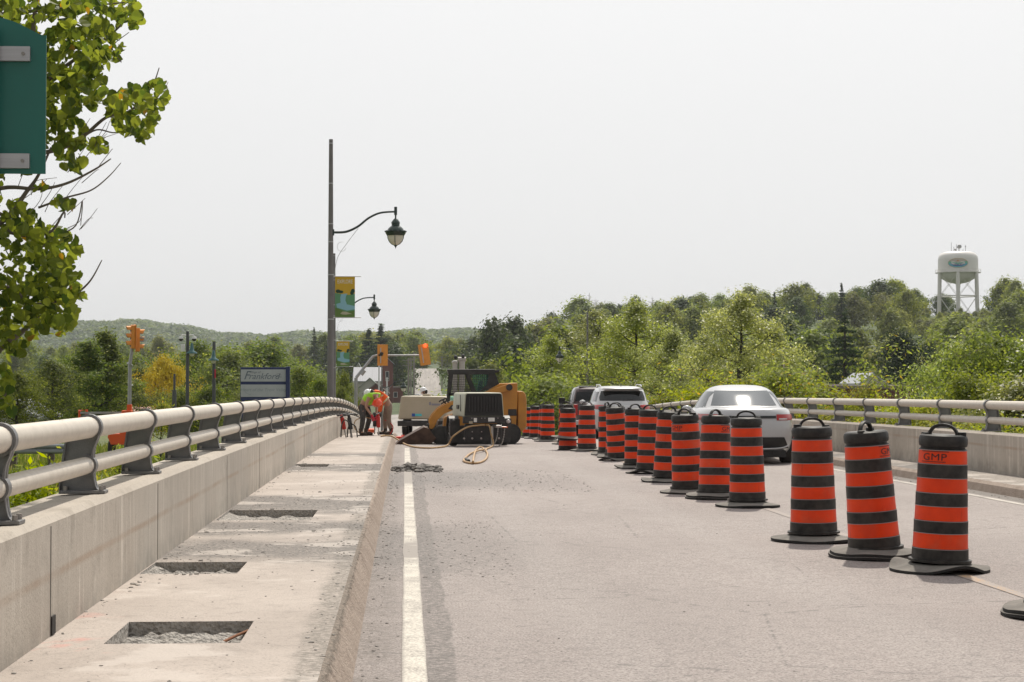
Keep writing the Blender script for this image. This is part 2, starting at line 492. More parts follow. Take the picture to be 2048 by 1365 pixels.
def paint(name, col, wear_lo, wear_hi, dirt, buried=(), mid_x=None, half=.055):
    g = NT(name); p = g.pos()
    n = g.math('ADD', g.math('MULTIPLY', g.noise(p, 70, 4), 0.62), g.math('MULTIPLY', g.noise(p, 3, 5), 0.38))
    f = g.rng(n, wear_lo, wear_hi)
    y = g.math('ADD', g.sep(p)[1], g.math('MULTIPLY', g.math('SUBTRACT', g.noise(p, 5, 5), .5), 1.6))
    if mid_x is not None:                             # paint frayed along both edges
        e = g.math('ADD', g.math('ABSOLUTE', g.math('SUBTRACT', g.sep(p)[0], mid_x)), g.math('MULTIPLY', g.math('SUBTRACT', g.noise(p, 45, 5, .8), .5), .07))
        f = g.math('MAXIMUM', f, g.rng(e, half - .012, half + .004))
    for a, b in buried:                                # grit lies over the paint here
        q = g.math('MULTIPLY', g.rng(y, a - .25, a + .25), g.rng(y, b + .25, b - .25))
        f = g.math('MAXIMUM', f, g.math('MULTIPLY', q, .93))
    g.color(g.mix(f, col, dirt)).rough(0.8).bump(g.noise(p, 90), 0.3, 0.006); return g.m
M_white = paint("white_paint", (0.60, 0.56, 0.49), 0.44, 0.60, (0.26, 0.232, 0.21), ((14.3, 16.0), (25.6, 30.2)), .05, .058)
M_white2 = paint("white_paint_plain", (0.56, 0.52, 0.46), 0.44, 0.60, (0.26, 0.232, 0.21))
M_yellow = paint("yellow_paint", (0.52, 0.29, 0.10), 0.40, 0.50, (0.30, 0.262, 0.242), ((15.5, 21), (23, 30)), 4.065, .05)
def line(name, x0, x1, spans, m, seed):
    mb = MB(); r = random.Random(seed)
    for a, b in spans:
        ys = axis([(a, b, 0.12 if b < 22 else 0.5)]) + [b]
        jl = {q: r.uniform(-.006, .006) for q in ys}; jr = {q: r.uniform(-.006, .006) for q in ys}
        mb.strip([lambda y: x0(y) + jl[y], lambda y: x1(y) + jr[y]], ys, lambda x, y: Bf(y) + 0.004)
    tag(mb.build(name, m), kind='structure')
line("road_marking_edge_white", lambda y: -0.012, lambda y: 0.112, [(-6, 42.5), (52, 92)], M_white, 1)
line("road_marking_kerb_white", lambda y: 7.14 + flare(y), lambda y: 7.24 + flare(y), [(-6, 92)], M_white2, 2)
line("road_marking_centre_yellow", lambda y: 4.02 + flare(y) * .4, lambda y: 4.11 + flare(y) * .4, [(-6, 92)], M_yellow, 3)

# ------------------------------------------------------------------ pavements with their cut-outs
g = NT("pavement_concrete"); p = g.pos(); x, y, z = g.sep(p)
fine = g.noise(p, 70, 4); mid = g.noise(p, 7, 5); big = g.noise(p, 0.9, 6)
c = g.mix(g.rng(big, 0.35, 0.65), (0.375, 0.322, 0.284), (0.465, 0.405, 0.360))
grain = g.noise(p, 26, 4, 0.75)
c = g.mix(g.rng(mid, 0.52, 0.75, 0, 0.55), c, (0.25, 0.215, 0.19))
c = g.mix(g.rng(fine, 0.54, 0.70, 0, 0.6), c, (0.17, 0.15, 0.135))
c = g.mix(g.rng(grain, 0.60, 0.70, 0, 0.55), c, (0.16, 0.145, 0.13))
xw = g.math('ADD', x, g.math('MULTIPLY', g.math('SUBTRACT', g.noise(p, 3, 5), 0.5), 0.22))
yw = g.math('ADD', y, g.math('MULTIPLY', g.math('SUBTRACT', g.noise(p, 1.3, 6), 0.5), 2.4))
edge = g.math('MULTIPLY', g.rng(xw, -0.52, -0.45), g.rng(grain, 0.40, 0.56, 0.12, 1.0))
c = g.mix(g.math('MULTIPLY', edge, 0.9), c, (0.185, 0.165, 0.142))                          # worn aggregate along the kerb
grit = None
for a, b in ((12.7, 14.3), (15.0, 16.3), (17.6, 20.0), (26.0, 28.6), (32, 33.5)):
    q = g.math('MULTIPLY', g.rng(yw, a - .5, a + .25), g.rng(yw, b + .4, b - .3))
    grit = q if grit is None else g.math('MAXIMUM', grit, q)
grit = g.math('MULTIPLY', grit, g.rng(g.noise(p, 34, 4, .8), 0.40, 0.54, 0.42, 1.0))
c = g.mix(grit, c, (0.140, 0.127, 0.117))                          # grit swept out of the holes
dust = g.math('MULTIPLY', g.rng(g.noise(p, 1.8, 5, stretch=(0.8, 0.9, 1)), 0.56, 0.62), 0.6)
c = g.mix(dust, c, (0.53, 0.475, 0.43))
red = g.math('MULTIPLY', g.rng(g.noise(p, 2.3, 3), 0.62, 0.72), g.math('MULTIPLY', g.rng(x, -1.25, -1.4), g.rng(y, 11, 9.5)))
c = g.mix(g.math('MULTIPLY', red, 0.5), c, (0.62, 0.26, 0.22))                             # survey paint overspray
g.color(c).rough(0.88).bump(g.math('ADD', fine, mid), 0.45, 0.010); M_pave = g.m
g = NT("kerb_concrete"); p = g.pos()
fine = g.noise(p, 60, 4)
c = g.mix(g.rng(g.noise(p, 5, 6), 0.35, 0.65), (0.30, 0.235, 0.19), (0.39, 0.315, 0.26))
c = g.mix(g.rng(fine, 0.52, 0.7, 0, 0.7), c, (0.16, 0.135, 0.115))
kz = g.math('ADD', g.sep(p)[2], g.math('MULTIPLY', g.noise(p, 8, 4), .06))
c = g.mix(g.math('MULTIPLY', g.rng(kz, 0.155, 0.175), g.rng(fine, .35, .55, .3, 1)), c, (0.15, 0.125, 0.10))
g.color(c).rough(0.9).bump(fine, 0.8, 0.02); M_kerb = g.m
g = NT("broken_concrete"); p = g.pos()
v = g.voro(p, 38); fine = g.noise(p, 60, 4)
c = g.mix(g.rng(g.noise(p, 14, 5), 0.35, 0.65), (0.36, 0.335, 0.305), (0.52, 0.485, 0.445))
c = g.mix(g.rng(fine, 0.52, 0.7, 0, 0.6), c, (0.17, 0.158, 0.145))
g.color(c).rough(0.95).bump(g.math('ADD', v, fine), 0.9, 0.03); M_broken = g.m

PW = -1.72                                         # inner face of the left parapet
holes = [(-1.42, -0.78, 8.63, 9.42), (-1.712, -1.085, 11.78, 12.55), (-1.712, -0.85, 16.4, 17.75), (-1.712, -1.18, 27.5, 28.5)]
xb = sorted({PW, -0.36} | {h[0] for h in holes} | {h[1] for h in holes})
yb = sorted(set(axis([(-8, 40, 1.0), (40, 92, 2.0)]) + [92.0]) | {h[2] for h in holes} | {h[3] for h in holes})
def inhole(x, y): return any(h[0] < x < h[1] and h[2] < y < h[3] for h in holes)
SW = 0.17
mb = MB()
for j in range(len(yb) - 1):
    for i in range(len(xb) - 1):
        xa, xz, ya, yz = xb[i], xb[i + 1], yb[j], yb[j + 1]
        if inhole((xa + xz) / 2, (ya + yz) / 2): continue
        mb.mi = 0
        mb.add([(xa, ya, Bf(ya) + SW), (xz, ya, Bf(ya) + SW), (xz, yz, Bf(yz) + SW), (xa, yz, Bf(yz) + SW)], [(0, 1, 2, 3)])
rr = random.Random(5)
mb.mi = 1
ky = axis([(-8, 6, .5), (6, 20, 0.05), (20, 45, 0.2), (45, 92, 2.0)]) + [92]
jit = {q: (rr.uniform(-.012, .012), rr.uniform(-.012, .012)) for q in ky}
vs = []
for q in ky:
    a, b = jit[q]
    z0 = Bf(q)
    vs += [(-0.36, q, z0 + SW), (-0.338 + a * .7, q, z0 + SW - .006 + b * .3), (-0.325 + b * .5, q, z0 + SW - .024 + a * .4), (-0.282 + a * .3, q, z0 + .07), (-0.240, q, z0 - .01)]
fs = []
for j in range(len(ky) - 1):
    for i in range(4): fs.append((j * 5 + i, j * 5 + i + 1, (j + 1) * 5 + i + 1, (j + 1) * 5 + i))
mb.add(vs, fs)
mb.mi = 2
for hi, (xa, xz, ya, yz) in enumerate(holes):       # saw-cut sides and a rubbly floor
    nx, ny = 16, 16
    dz = 0.072
    hv, hf = [], []
    for j in range(ny + 1):
        for i in range(nx + 1):
            xx = xa + (xz - xa) * i / nx; yy = ya + (yz - ya) * j / ny
            e = i in (0, nx) or j in (0, ny)
            hv.append((xx, yy, Bf(yy) + SW - dz + (0 if e else rr.uniform(-.012, .03)) + (0.05 * max(0, 1 - i / 3) if hi else 0)))
    for j in range(ny):
        for i in range(nx): hf.append((j * 17 + i, j * 17 + i + 1, (j + 1) * 17 + i + 1, (j + 1) * 17 + i))
    mb.add(hv, hf)
    c4 = [(xa, ya), (xz, ya), (xz, yz), (xa, yz)]
    for k in range(4):
        (x0, y0), (x1, y1) = c4[k], c4[(k + 1) % 4]
        mb.add([(x0, y0, Bf(y0) + SW), (x1, y1, Bf(y1) + SW), (x1, y1, Bf(y1) + SW - .13), (x0, y0, Bf(y0) + SW - .13)], [(0, 1, 2, 3)])
o = tag(mb.build("pavement", [M_pave, M_kerb, M_broken]), kind='structure')
mb = MB()                                            # narrow pavement along the right parapet
ys = axis([(-8, 40, 1.0), (40, 92, 2.0)]) + [92]
mb.strip([lambda y: KR + .06 + flare(y), lambda y: 8.0 + flare(y), lambda y: 8.45 + flare(y)], ys, lambda x, y: Bf(y) + SW - .03)
mb.mi = 1
vs = []; fs = []
for q in ys:
    f = flare(q); z0 = Bf(q)
    vs += [(KR - .02 + f, q, z0 - .01), (KR + .01 + f, q, z0 + .10), (KR + .06 + f, q, z0 + SW - .03)]
for j in range(len(ys) - 1):
    for i in range(2): fs.append((j * 3 + i, j * 3 + i + 1, (j + 1) * 3 + i + 1, (j + 1) * 3 + i))
mb.add(vs, fs)
tag(mb.build("pavement", [M_pave, M_kerb]), kind='structure')

# ------------------------------------------------------------------ parapets
g = NT("parapet_concrete"); p = g.pos(); x, y, z = g.sep(p)
fine = g.noise(p, 55, 4)
streak = g.noise(p, 15, 6, 0.72, stretch=(.8, .8, 0.035)); big = g.noise(p, 0.8, 5)
nz = g.sep(g.N.new('ShaderNodeNewGeometry').outputs['Normal'])[2]; vert = g.rng(nz, 0.5, 0.15)
c = g.mix(g.rng(big, 0.35, 0.65), (0.395, 0.350, 0.298), (0.485, 0.435, 0.375))
c = g.mix(g.math('MULTIPLY', g.math('MULTIPLY', vert, g.rng(g.noise(p, 1.3, 4), 0.40, 0.60, 0.12, 1.0)), g.rng(streak, 0.53, 0.62, 0, 0.75)), c, (0.64, 0.59, 0.52))
c = g.mix(g.math('MULTIPLY', g.math('MULTIPLY', vert, g.rng(g.noise(p, 1.7, 4), 0.42, 0.62, 0.0, 1.0)), g.rng(streak, 0.46, 0.36, 0, 0.5)), c, (0.26, 0.225, 0.185))
c = g.mix(g.math('MULTIPLY', g.rng(nz, 0.5, 0.8), g.rng(g.noise(p, 40, 4, .75), 0.56, 0.66, 0, .6)), c, (0.17, 0.15, 0.13))
blot = g.noise(p, 3.2, 5)
c = g.mix(g.rng(blot, 0.54, 0.7, 0, 0.5), c, (0.26, 0.225, 0.185))
c = g.mix(g.rng(fine, 0.60, 0.74, 0, 0.5), c, (0.20, 0.18, 0.16))
zz = g.math('ADD', z, g.math('MULTIPLY', g.noise(p, 2.0, 4, stretch=(1, 0.2, 1)), 0.04))
tide = g.math('MULTIPLY', g.rng(zz, 0.445, 0.47), g.rng(zz, 0.505, 0.485))
c = g.mix(g.math('MULTIPLY', tide, g.rng(g.noise(p, 1.5, 3), 0.35, 0.6, 0.1, 0.5)), c, (0.33, 0.225, 0.15))   # brownish pour line
low = g.math('MULTIPLY', g.rng(z, 0.30, 0.16), g.rng(g.noise(p, 6, 5), 0.4, 0.6, 0.1, 0.6))
c = g.mix(low, c, (0.25, 0.23, 0.20))
g.color(c).rough(0.9).bump(fine, 0.35, 0.008); M_para = g.m
M_joint = mat("joint_filler", (0.10, 0.09, 0.08), 0.9)
PT = 0.75
def parapet(name, xin, xout, y0, y1, label, joints, top):
    sgn = 1 if xout > xin else -1
    def sec(q):
        f = flare(q) if sgn > 0 else 0.0; z0 = Bf(q)
        return [(xin + f, z0 - .02), (xin + f, z0 + top - .03), (xin + f + sgn * .03, z0 + top), (xout + f - sgn * .02, z0 + top - .015), (xout + f, z0 + top - .04), (xout + f, z0 - .9)]
    mb = MB()
    ys = axis([(y0, 40, 1.0), (40, y1, 2.0)]) + [y1]
    mb.loft([[(a, q, b) for a, b in sec(q)] for q in ys])
    root = mb.build(name, M_para)
    tag(root, label, "wall")
    for q in joints:                                 # thin filled contraction joints
        f = flare(q) if sgn > 0 else 0.0; z0 = Bf(q)
        j = MB(); j.box((xin + f - sgn * .0006, q, z0 + SW + (top - .04 - SW) / 2), (.0025, .014, top - .05 - SW))
        j.build("joint", M_joint, root)
    return root
parapet("parapet_wall", PW, -2.12, -8, 80, "pale streaked concrete parapet wall along the pavement with cut-out holes", [5.2, 8.9, 12.7, 17.6, 21.5, 26.2, 31, 36, 41, 46, 52], PT)
parapet("parapet_wall", 8.45, 8.85, 4, 92, "pale concrete parapet wall behind the orange barrels and the white cars", [19, 24.0, 28.7, 33.4, 38, 43], .72)
mb = MB(); mb.box((PW + .002, 8.95, Bf(9) + SW + .05), (.012, .09, .09)); 
tag(mb.build("drain_opening", mat("drain_dark", (.02, .018, .016), .9)), "small dark square drain opening at the foot of the left parapet wall", "drain")

# ------------------------------------------------------------------ two-rail aluminium railings
M_rail = mat("rail_aluminium", (0.60, 0.545, 0.47), 0.5, 0.15, col2=(0.50, 0.45, 0.385), nscale=14, namt=0.7, bump=0.05, bscale=90)
M_post = mat("cast_aluminium", (0.165, 0.165, 0.17), 0.42, 0.5, col2=(0.24, 0.235, 0.23), nscale=9, namt=0.8, bump=0.15, bscale=120)
M_bolt = mat("bolt_steel", (0.30, 0.28, 0.26), 0.45, 0.7)
ZT, ZL, RT, RL = 1.14, 0.915, 0.064, 0.052
def post_outline():
    # inner (traffic) side is +u; profile in (u, z) above the parapet top
    inner = catmull([(.115, 0, 0), (.082, 0, .03), (.066, 0, .10), (.060, 0, .20), (.066, 0, .27), (.088, 0, .33), (.098, 0, .39)], 4)
    outer = catmull([(.0, 0, .455), (-.085, 0, .375), (-.115, 0, .25), (-.135, 0, .10), (-.14, 0, 0)], 4)
    return [(v.x, v.z) for v in inner] + [(v.x, v.z) for v in outer]
def torus(mb, c, r0, r1, w, n=20):
    """collar round a rail that runs along y"""
    prof = [(r0, -w), (r1, -w), (r1, w), (r0, w)]
    vs, fs = [], []
    for k in range(n):
        a = 2 * math.pi * k / n
        for r, t in prof: vs.append((c[0] + r * math.cos(a), c[1] + t, c[2] + r * math.sin(a)))
    for k in range(n):
        for q in range(4): fs.append((k * 4 + q, k * 4 + (q + 1) % 4, ((k + 1) % n) * 4 + (q + 1) % 4, ((k + 1) % n) * 4 + q))
    mb.add(vs, fs)
def railing(label, sgn, xr, y0, y1, posts, top):
    root = thing("railing", label, "railing", (0, 0, 0))
    fl = (lambda q: flare(q)) if sgn < 0 else (lambda q: 0.0)
    ys = axis([(y0, 40, 1.18), (40, y1, 1.5)]) + [y1]
    off = top - PT
    for nm, z, r, du in (("top_rail", ZT, RT, 0.03), ("lower_rail", ZL, RL, 0.015)):
        mb = MB(); mb.tube([(xr + fl(q) + sgn * du, q, Bf(q) + z + off) for q in ys], r, 20)
        mb.build(nm, M_rail, root, smooth=50)
    mb = MB()
    ol = post_outline(); ol = [(u * sgn, z) for u, z in ol]
    mb.prism(ol, -.012, .012)
    rim = [Vector((u, 0, z)) for u, z in ol]
    n = len(rim)
    ctr = Vector((-.02 * sgn, 0, .2))
    vs, fs = [], []                                   # flange round the web
    for q in rim:
        d = (ctr - q).normalized() * .013
        vs += [(q.x, -.038, q.z), (q.x, .038, q.z), (q.x + d.x, .038, q.z + d.z), (q.x + d.x, -.038, q.z + d.z)]
    for k in range(n - 1):
        for e in range(4): fs.append((k * 4 + e, k * 4 + (e + 1) % 4, (k + 1) * 4 + (e + 1) % 4, (k + 1) * 4 + e))
    mb.add(vs, fs)
    torus(mb, (.03 * sgn, 0, ZT - PT), RT + .001, RT + .016, .028)
    torus(mb, (.015 * sgn, 0, ZL - PT), RL + .001, RL + .013, .034)
    proto = None
    mbb = MB(); mbb.box((0, 0, .010), (.27, .13, .02))
    mbn = MB()
    for u in (-.1, .11): 
        for t in (-.045, .045): mbn.cyl((u * sgn, t, .02), (u * sgn, t, .045), .014, 8)
    for k, q in enumerate(posts):
        if proto is None:
            proto = mb.build("post", M_post, root, smooth=40)
            pl = mbb.build("base_plate", M_post, proto, bevel=.004)
            bn = mbn.build("anchor_bolt", M_bolt, proto)
            c = proto
        else:
            c = copy_tree(proto, root)
        c.location = (xr + fl(q), q, Bf(q) + top)
    return root
railing("two-rail metal railing with dark curved posts on the left parapet beside the holed pavement", 1, -1.90, -8, 79, [8.46 + 2.355 * k for k in range(-4, 30)], PT)
railing("two-rail metal railing on the far parapet behind the barrels and cars", -1, 8.66, 6, 91, [26.2 + 2.36 * k for k in range(-6, 27)], .72)
# ------------------------------------------------------------------ construction barrels
M_brubber = mat("barrel_black_plastic", (0.013, 0.012, 0.012), 0.5, col2=(0.060, 0.055, 0.049), nscale=9, namt=0.75, bump=0.05, bscale=40, spec=0.3)
g = NT("orange_reflective_sheet"); p = g.obj()
n = g.noise(p, 5, 5); sc = g.noise(p, 3, 6, 0.7, stretch=(9, 9, 0.7))
c = g.mix(g.rng(n, 0.35, 0.7), (0.84, 0.056, 0.004), (0.68, 0.040, 0.004))
c = g.mix(g.rng(sc, 0.60, 0.70, 0, 0.6), c, (0.40, 0.030, 0.010))
c = g.mix(g.rng(g.noise(p, 21, 5, .75, stretch=(1, 1, .25)), 0.66, 0.74, 0, 0.5), c, (0.86, 0.22, 0.10))
oi = g.N.new('ShaderNodeObjectInfo').outputs['Random']
c = g.mix(g.math('MULTIPLY', g.rng(g.noise(p, 4, 4), .45, .65), g.math('MULTIPLY', oi, .28)), c, (0.42, 0.16, 0.09))
g.color(c).rough(0.42); g.b.inputs["Specular IOR Level"].default_value = 0.3; M_orange = g.m
M_step_hl = mat("sheet_edge", (0.30, 0.25, 0.24), 0.4)  # pale grey that paints the light caught by the barrel's steps
M_ring = mat("recycled_rubber", (0.13, 0.12, 0.108), 0.9, col2=(0.24, 0.22, 0.195), nscale=5, namt=0.8, bump=0.3, bscale=50)
M_ringd = mat("recycled_rubber_rim", (0.022, 0.021, 0.02), 0.85)
M_letter = mat("black_ink", (0.03, 0.012, 0.01), 0.6)
BH = 0.946
def bz(f): return 0.075 + f * (BH)
def brad(z): return 0.207 - (z - 0.075) / BH * 0.036
NB = 44
def lath(prof, m, name, parent, smooth=35):
    mb = MB(); mb.lathe(prof, NB); return mb.build(name, m, parent, smooth=smooth)
bands = [(.103, .226), (.322, .438), (.541, .658), (.767, .877)]
barrel = thing("construction_barrel", "x", "barrel")
prof = [(0.232, .072), (0.232, .09), (brad(.09) + .003, .095)]
for a, b in bands:
    za, zb = bz(a), bz(b)
    prof += [(brad(za) + .004, za - .006), (brad(za) + .004, za), (brad(za) - .002, za + .002), (brad(zb) - .002, zb - .002), (brad(zb) + .001, zb), (brad(zb) + .001, zb + .004)]
zt = bz(1.0)
prof += [(brad(bz(.885)), bz(.885)), (.163, bz(.892)), (.163, bz(.903)), (.176, bz(.908)), (.180, bz(.93)), (.180, bz(.965)), (.172, bz(.988)), (.155, zt), (.06, zt - .008), (.0005, zt - .008)]
body = lath(prof, M_brubber, "body", barrel)
for i, (a, b) in enumerate(bands):
    za, zb = bz(a) + .004, bz(b) - .003
    lath([(brad(za) + .0005, za), (brad(zb) + .0005, zb)], M_orange, "reflective_band", barrel, 180)
mb = MB()
for a, b in bands:                                    # highlights on the moulded steps, painted as thin pale rings
    for zz in (bz(a), bz(b)):
        mb.lathe([(brad(zz) + .0042, zz - .0022), (brad(zz) + .0055, zz), (brad(zz) + .0042, zz + .0022)], NB)
mb.lathe([(brad(bz(.035)) + .0015, bz(.035) - .002), (brad(bz(.035)) + .003, bz(.035)), (brad(bz(.035)) + .0015, bz(.035) + .002)], NB)
mb.build("band_edging", M_step_hl, barrel)
mb = MB()
arc = [(-.098, 0, zt - .02), (-.094, 0, zt + .012)] + [(-.088 * math.cos(w), 0, zt + .014 + .046 * math.sin(w)) for w in np.linspace(.25, math.pi - .25, 9)] + [(.094, 0, zt + .012), (.098, 0, zt - .02)]
vs = []; fs = []
for i, q in enumerate(arc):
    c0 = Vector((0, 0, zt - .01)); d = (Vector(q) - c0).normalized() * .022
    q = Vector(q)
    vs += [q + Vector((0, -.017, 0)), q + Vector((0, .017, 0)), q + d + Vector((0, .017, 0)), q + d + Vector((0, -.017, 0))]
for i in range(len(arc) - 1):
    for e in range(4): fs.append((i * 4 + e, i * 4 + (e + 1) % 4, (i + 1) * 4 + (e + 1) % 4, (i + 1) * 4 + e))
mb.add(vs, fs)
mb.build("handle", M_brubber, barrel, bevel=.005)
mb = MB()
mb.cyl((.135, .02, zt - .02), (.135, .02, zt + .022), .034, 14); mb.build("light_socket", M_brubber, barrel, bevel=.006)
mb = MB(); mb.cyl((-.135, -.02, zt - .02), (-.135, -.02, zt + .012), .030, 14); mb.build("light_socket", M_brubber, barrel, bevel=.006)
# three wavy shapes of the tyre-rubber foot ring
def ring_mesh(seed, amp, lift=0.0, double=False):
    r = random.Random(seed); ph = [r.uniform(0, 6.28) for _ in range(4)]
    n = 56; mb = MB()
    def wav(a, k): return amp * (0.6 * math.sin(2 * a + ph[0]) + .45 * math.sin(3 * a + ph[1]) + .25 * math.sin(5 * a + ph[2])) * k
    def one(z0, R0, sc):
        vs, fs = [], []
        for k in range(n):
            a = 2 * math.pi * k / n
            ro = R0 * (1 + .025 * math.sin(2 * a + ph[3]))
            w = max(-0.008, wav(a, sc)) + .008
            vs += [(.205 * math.cos(a), .205 * math.sin(a), z0 + .062), (.27 * math.cos(a), .27 * math.sin(a), z0 + .042 + w * .35), (.335 * math.cos(a), .335 * math.sin(a), z0 + .028 + w * .8),
                   (ro * math.cos(a), ro * math.sin(a), z0 + .022 + w), (ro * math.cos(a), ro * math.sin(a), z0 + .002 + w), (.33 * math.cos(a), .33 * math.sin(a), z0 + .004 + w * .6), (.205 * math.cos(a), .205 * math.sin(a), z0 + .03)]
        for k in range(n):
            k2 = (k + 1) % n
            for e in range(6):
                mb.mi = 1 if e >= 3 else 0
                fs = [(k * 7 + e, k2 * 7 + e, k2 * 7 + e + 1, k * 7 + e + 1)]
                mb.f += [tuple(b0 + i for i in fs[0])]; mb.m.append(mb.mi)
        mb.v += vs
    b0 = 0; one(0.0, .375, 1.0)
    if double:
        b0 = len(mb.v); one(.024, .362, 1.3)
    return mb
rings = []
for sd, am, db in ((1, .030, False), (2, .012, True), (3, .045, False), (4, .008, False)):
    o = ring_mesh(sd, am, 0, db).build("base_ring", [M_ring, M_ringd], None, smooth=50)
    rings.append(o.data); bpy.data.objects.remove(o)
o = bpy.data.objects.new("base_ring", rings[0]); link(o, barrel)
# stencilled maker's letters, wrapped round the top band
mbt = MB()
zc = bz(.822)
def wrap(dx, dz):
    def M(x, y, z):
        zz = zc + y + dz; rad = brad(zz) + .004; a = -math.pi / 2 + (x * 1.3 + dx) / rad
        return (rad * math.cos(a), rad * math.sin(a), zz)
    return M
text_mb("GMP", .072, mbt, wrap(0, .0), spacing=1.05)
for dz in (.043, -.033):
    for k in range(10):
        x0, x1 = -.085 + .017 * k, -.085 + .017 * (k + 1)
        if dz < 0 and k == 9: continue
        M = wrap(0, dz); mbt.add([M(x0, -.0022, 0), M(x1, -.0022, 0), M(x1, .0022, 0), M(x0, .0022, 0)], [(0, 1, 2, 3)])
lo = mbt.build("lettering", M_letter, barrel)
lo_tmpl = lo
BARRELS = [  # x px of the foot, distance, lean to the right (deg), towards camera, turn (letters), ring shape, label
    (1882, 13.3, 1.8, 0.5, -38, 2, "orange and black striped barrel nearest the camera with wavy base and full stencilled letters"),
    (1753, 14.36, -4.2, 0.0, 52, 1, "left-leaning orange and black barrel next behind the nearest, on a doubled base ring"),
    (1630, 15.9, -0.9, 0.0, 180, 3, "orange and black barrel standing alone on a thin flat base beside the sedan's rear"),
    (1497, 20.5, -0.7, 0.0, 160, 3, "upright orange and black barrel directly in front of the sedan's licence plate"),
    (1432, 22.0, 1.0, -3.0, 46, 1, "orange and black barrel with a tilted lid hiding the sedan's left rear corner"),
    (1378, 23.2, -2.6, 1.0, -52, 0, "orange and black barrel with part letters just left of the white sedan"),
    (1336, 26.0, 1.6, 0.0, 200, 0, "tapering orange and black barrel in the gap between sedan and white SUV"),
    (1300, 28.7, 0.6, 0.0, 150, 2, "orange and black barrel under the right tail lamp of the white SUV"),
    (1274.5, 30.6, -1.5, 0.0, 210, 0, "orange and black barrel under the right half of the SUV rear window"),
    (1238.5, 34.0, -4.6, 2.0, 140, 2, "strongly left-leaning orange and black barrel under the middle of the SUV"),
    (1233, 35.6, 0.0, 0.0, 190, 0, "barrel mostly hidden behind the strongly left-leaning barrel"),
    (1218, 37.2, -1.9, 0.0, 60, 0, "orange and black barrel under the left edge of the SUV rear window"),
    (1174.5, 39.8, 0.0, 0.0, 170, 3, "orange and black barrel in front of the pickup's tailgate"),
    (1136, 40.6, 0.0, 0.0, 190, 3, "orange and black barrel with its rubber ring pushed up round its middle"),
    (1132.5, 46.0, 0.0, 0.0, 150, 0, "barrel hidden behind the one whose ring is pushed up"),
    (1095.3, 49.7, 0.4, 0.0, 170, 3, "first whole barrel left of the gap beside the pickup"),
    (1090, 53.0, 0.6, 0.0, 180, 0, "barrel half covered behind the first whole one left of the gap"),
    (1072, 56.0, 0.0, 0.0, 190, 0, "second from last orange and black barrel of the row, near the orange loader"),
    (1057, 60.0, 0.8, 0.0, 200, 0, "last orange and black barrel of the row, partly behind the orange loader"),
]
lettered = {0, 1, 4, 5, 11}
def place_barrel(root, px, d, lean, fwd, turn, ring, label, k):
    root.location = (UX(px - 5 * (px - 1024) / 858, d), d, Bf(d))
    root["label"] = label; root["group"] = "construction barrels along the centre line"
    for ch in list(root.children):
        if ch.name.startswith("base_ring"):
            ch.data = rings[ring]; ch.rotation_euler = (0, 0, R(turn * 1.7))
            if k == 13: ch.location = (0, 0, .26); ch.rotation_euler = (R(3), R(4), 0)
        else:
            ch.rotation_euler = (Matrix.Rotation(R(lean), 3, 'Y') @ Matrix.Rotation(R(-fwd) * -1, 3, 'X') @ Matrix.Rotation(R(turn), 3, 'Z')).to_euler()
            if k == 13: ch.location = (0, 0, -.072)
            if ch.name.startswith("lettering") and k not in lettered: bpy.data.objects.remove(ch)
copies = [copy_tree(barrel) for _ in range(len(BARRELS))]
for k, (bb, o) in enumerate(zip(BARRELS, copies)): place_barrel(o, *bb, k)
place_barrel(barrel, 2130, 10.65, 0, 0, 30, 1, "barrel cut off by the right frame edge, only its rubber base ring showing", 99)

# ------------------------------------------------------------------ loose rubble and grit
M_stone = mat("crushed_concrete", (0.26, 0.24, 0.22), 0.95, col2=(0.38, 0.35, 0.32), nscale=3, coord='World', bump=0.4, bscale=40)
M_stone2 = mat("dark_grit", (0.15, 0.138, 0.128), 0.95, col2=(0.27, 0.25, 0.23), nscale=9, coord='World')
ICO_V = np.array([(0, 0, 1), (.894, 0, .447), (.276, .851, .447), (-.724, .526, .447), (-.724, -.526, .447), (.276, -.851, .447), (.724, .526, -.447), (-.276, .851, -.447), (-.894, 0, -.447), (-.276, -.851, -.447), (.724, -.526, -.447), (0, 0, -1)])
ICO_F = [(0, 1, 2), (0, 2, 3), (0, 3, 4), (0, 4, 5), (0, 5, 1), (1, 6, 2), (2, 7, 3), (3, 8, 4), (4, 9, 5), (5, 10, 1), (6, 7, 2), (7, 8, 3), (8, 9, 4), (9, 10, 5), (10, 6, 1), (7, 6, 11), (8, 7, 11), (9, 8, 11), (10, 9, 11), (6, 10, 11)]
def stones(name, pts, sizes, m, seed, flat=0.7):
    rg = rng_np(seed); n = len(pts)
    v = ICO_V[None] * (1 + rg.uniform(-.32, .32, (n, 12, 1))) * sizes[:, None, None] * np.stack([rg.uniform(.7, 1.5, n), rg.uniform(.7, 1.4, n), rg.uniform(.45, .9, n) * flat], 1)[:, None, :]
    a = rg.uniform(0, 6.28, n); ca, sa = np.cos(a)[:, None], np.sin(a)[:, None]
    x = v[..., 0] * ca - v[..., 1] * sa; y = v[..., 0] * sa + v[..., 1] * ca
    v = np.stack([x, y, v[..., 2]], -1) + pts[:, None, :]
    me = bpy.data.meshes.new(name)
    f = (np.array(ICO_F)[None] + (np.arange(n) * 12)[:, None, None]).reshape(-1, 3)
    me.from_pydata(v.reshape(-1, 3).tolist(), [], f.tolist()); me.materials.append(m)
    o = bpy.data.objects.new(name, me); link(o); return o
rg = rng_np(11)
P, S = [], []
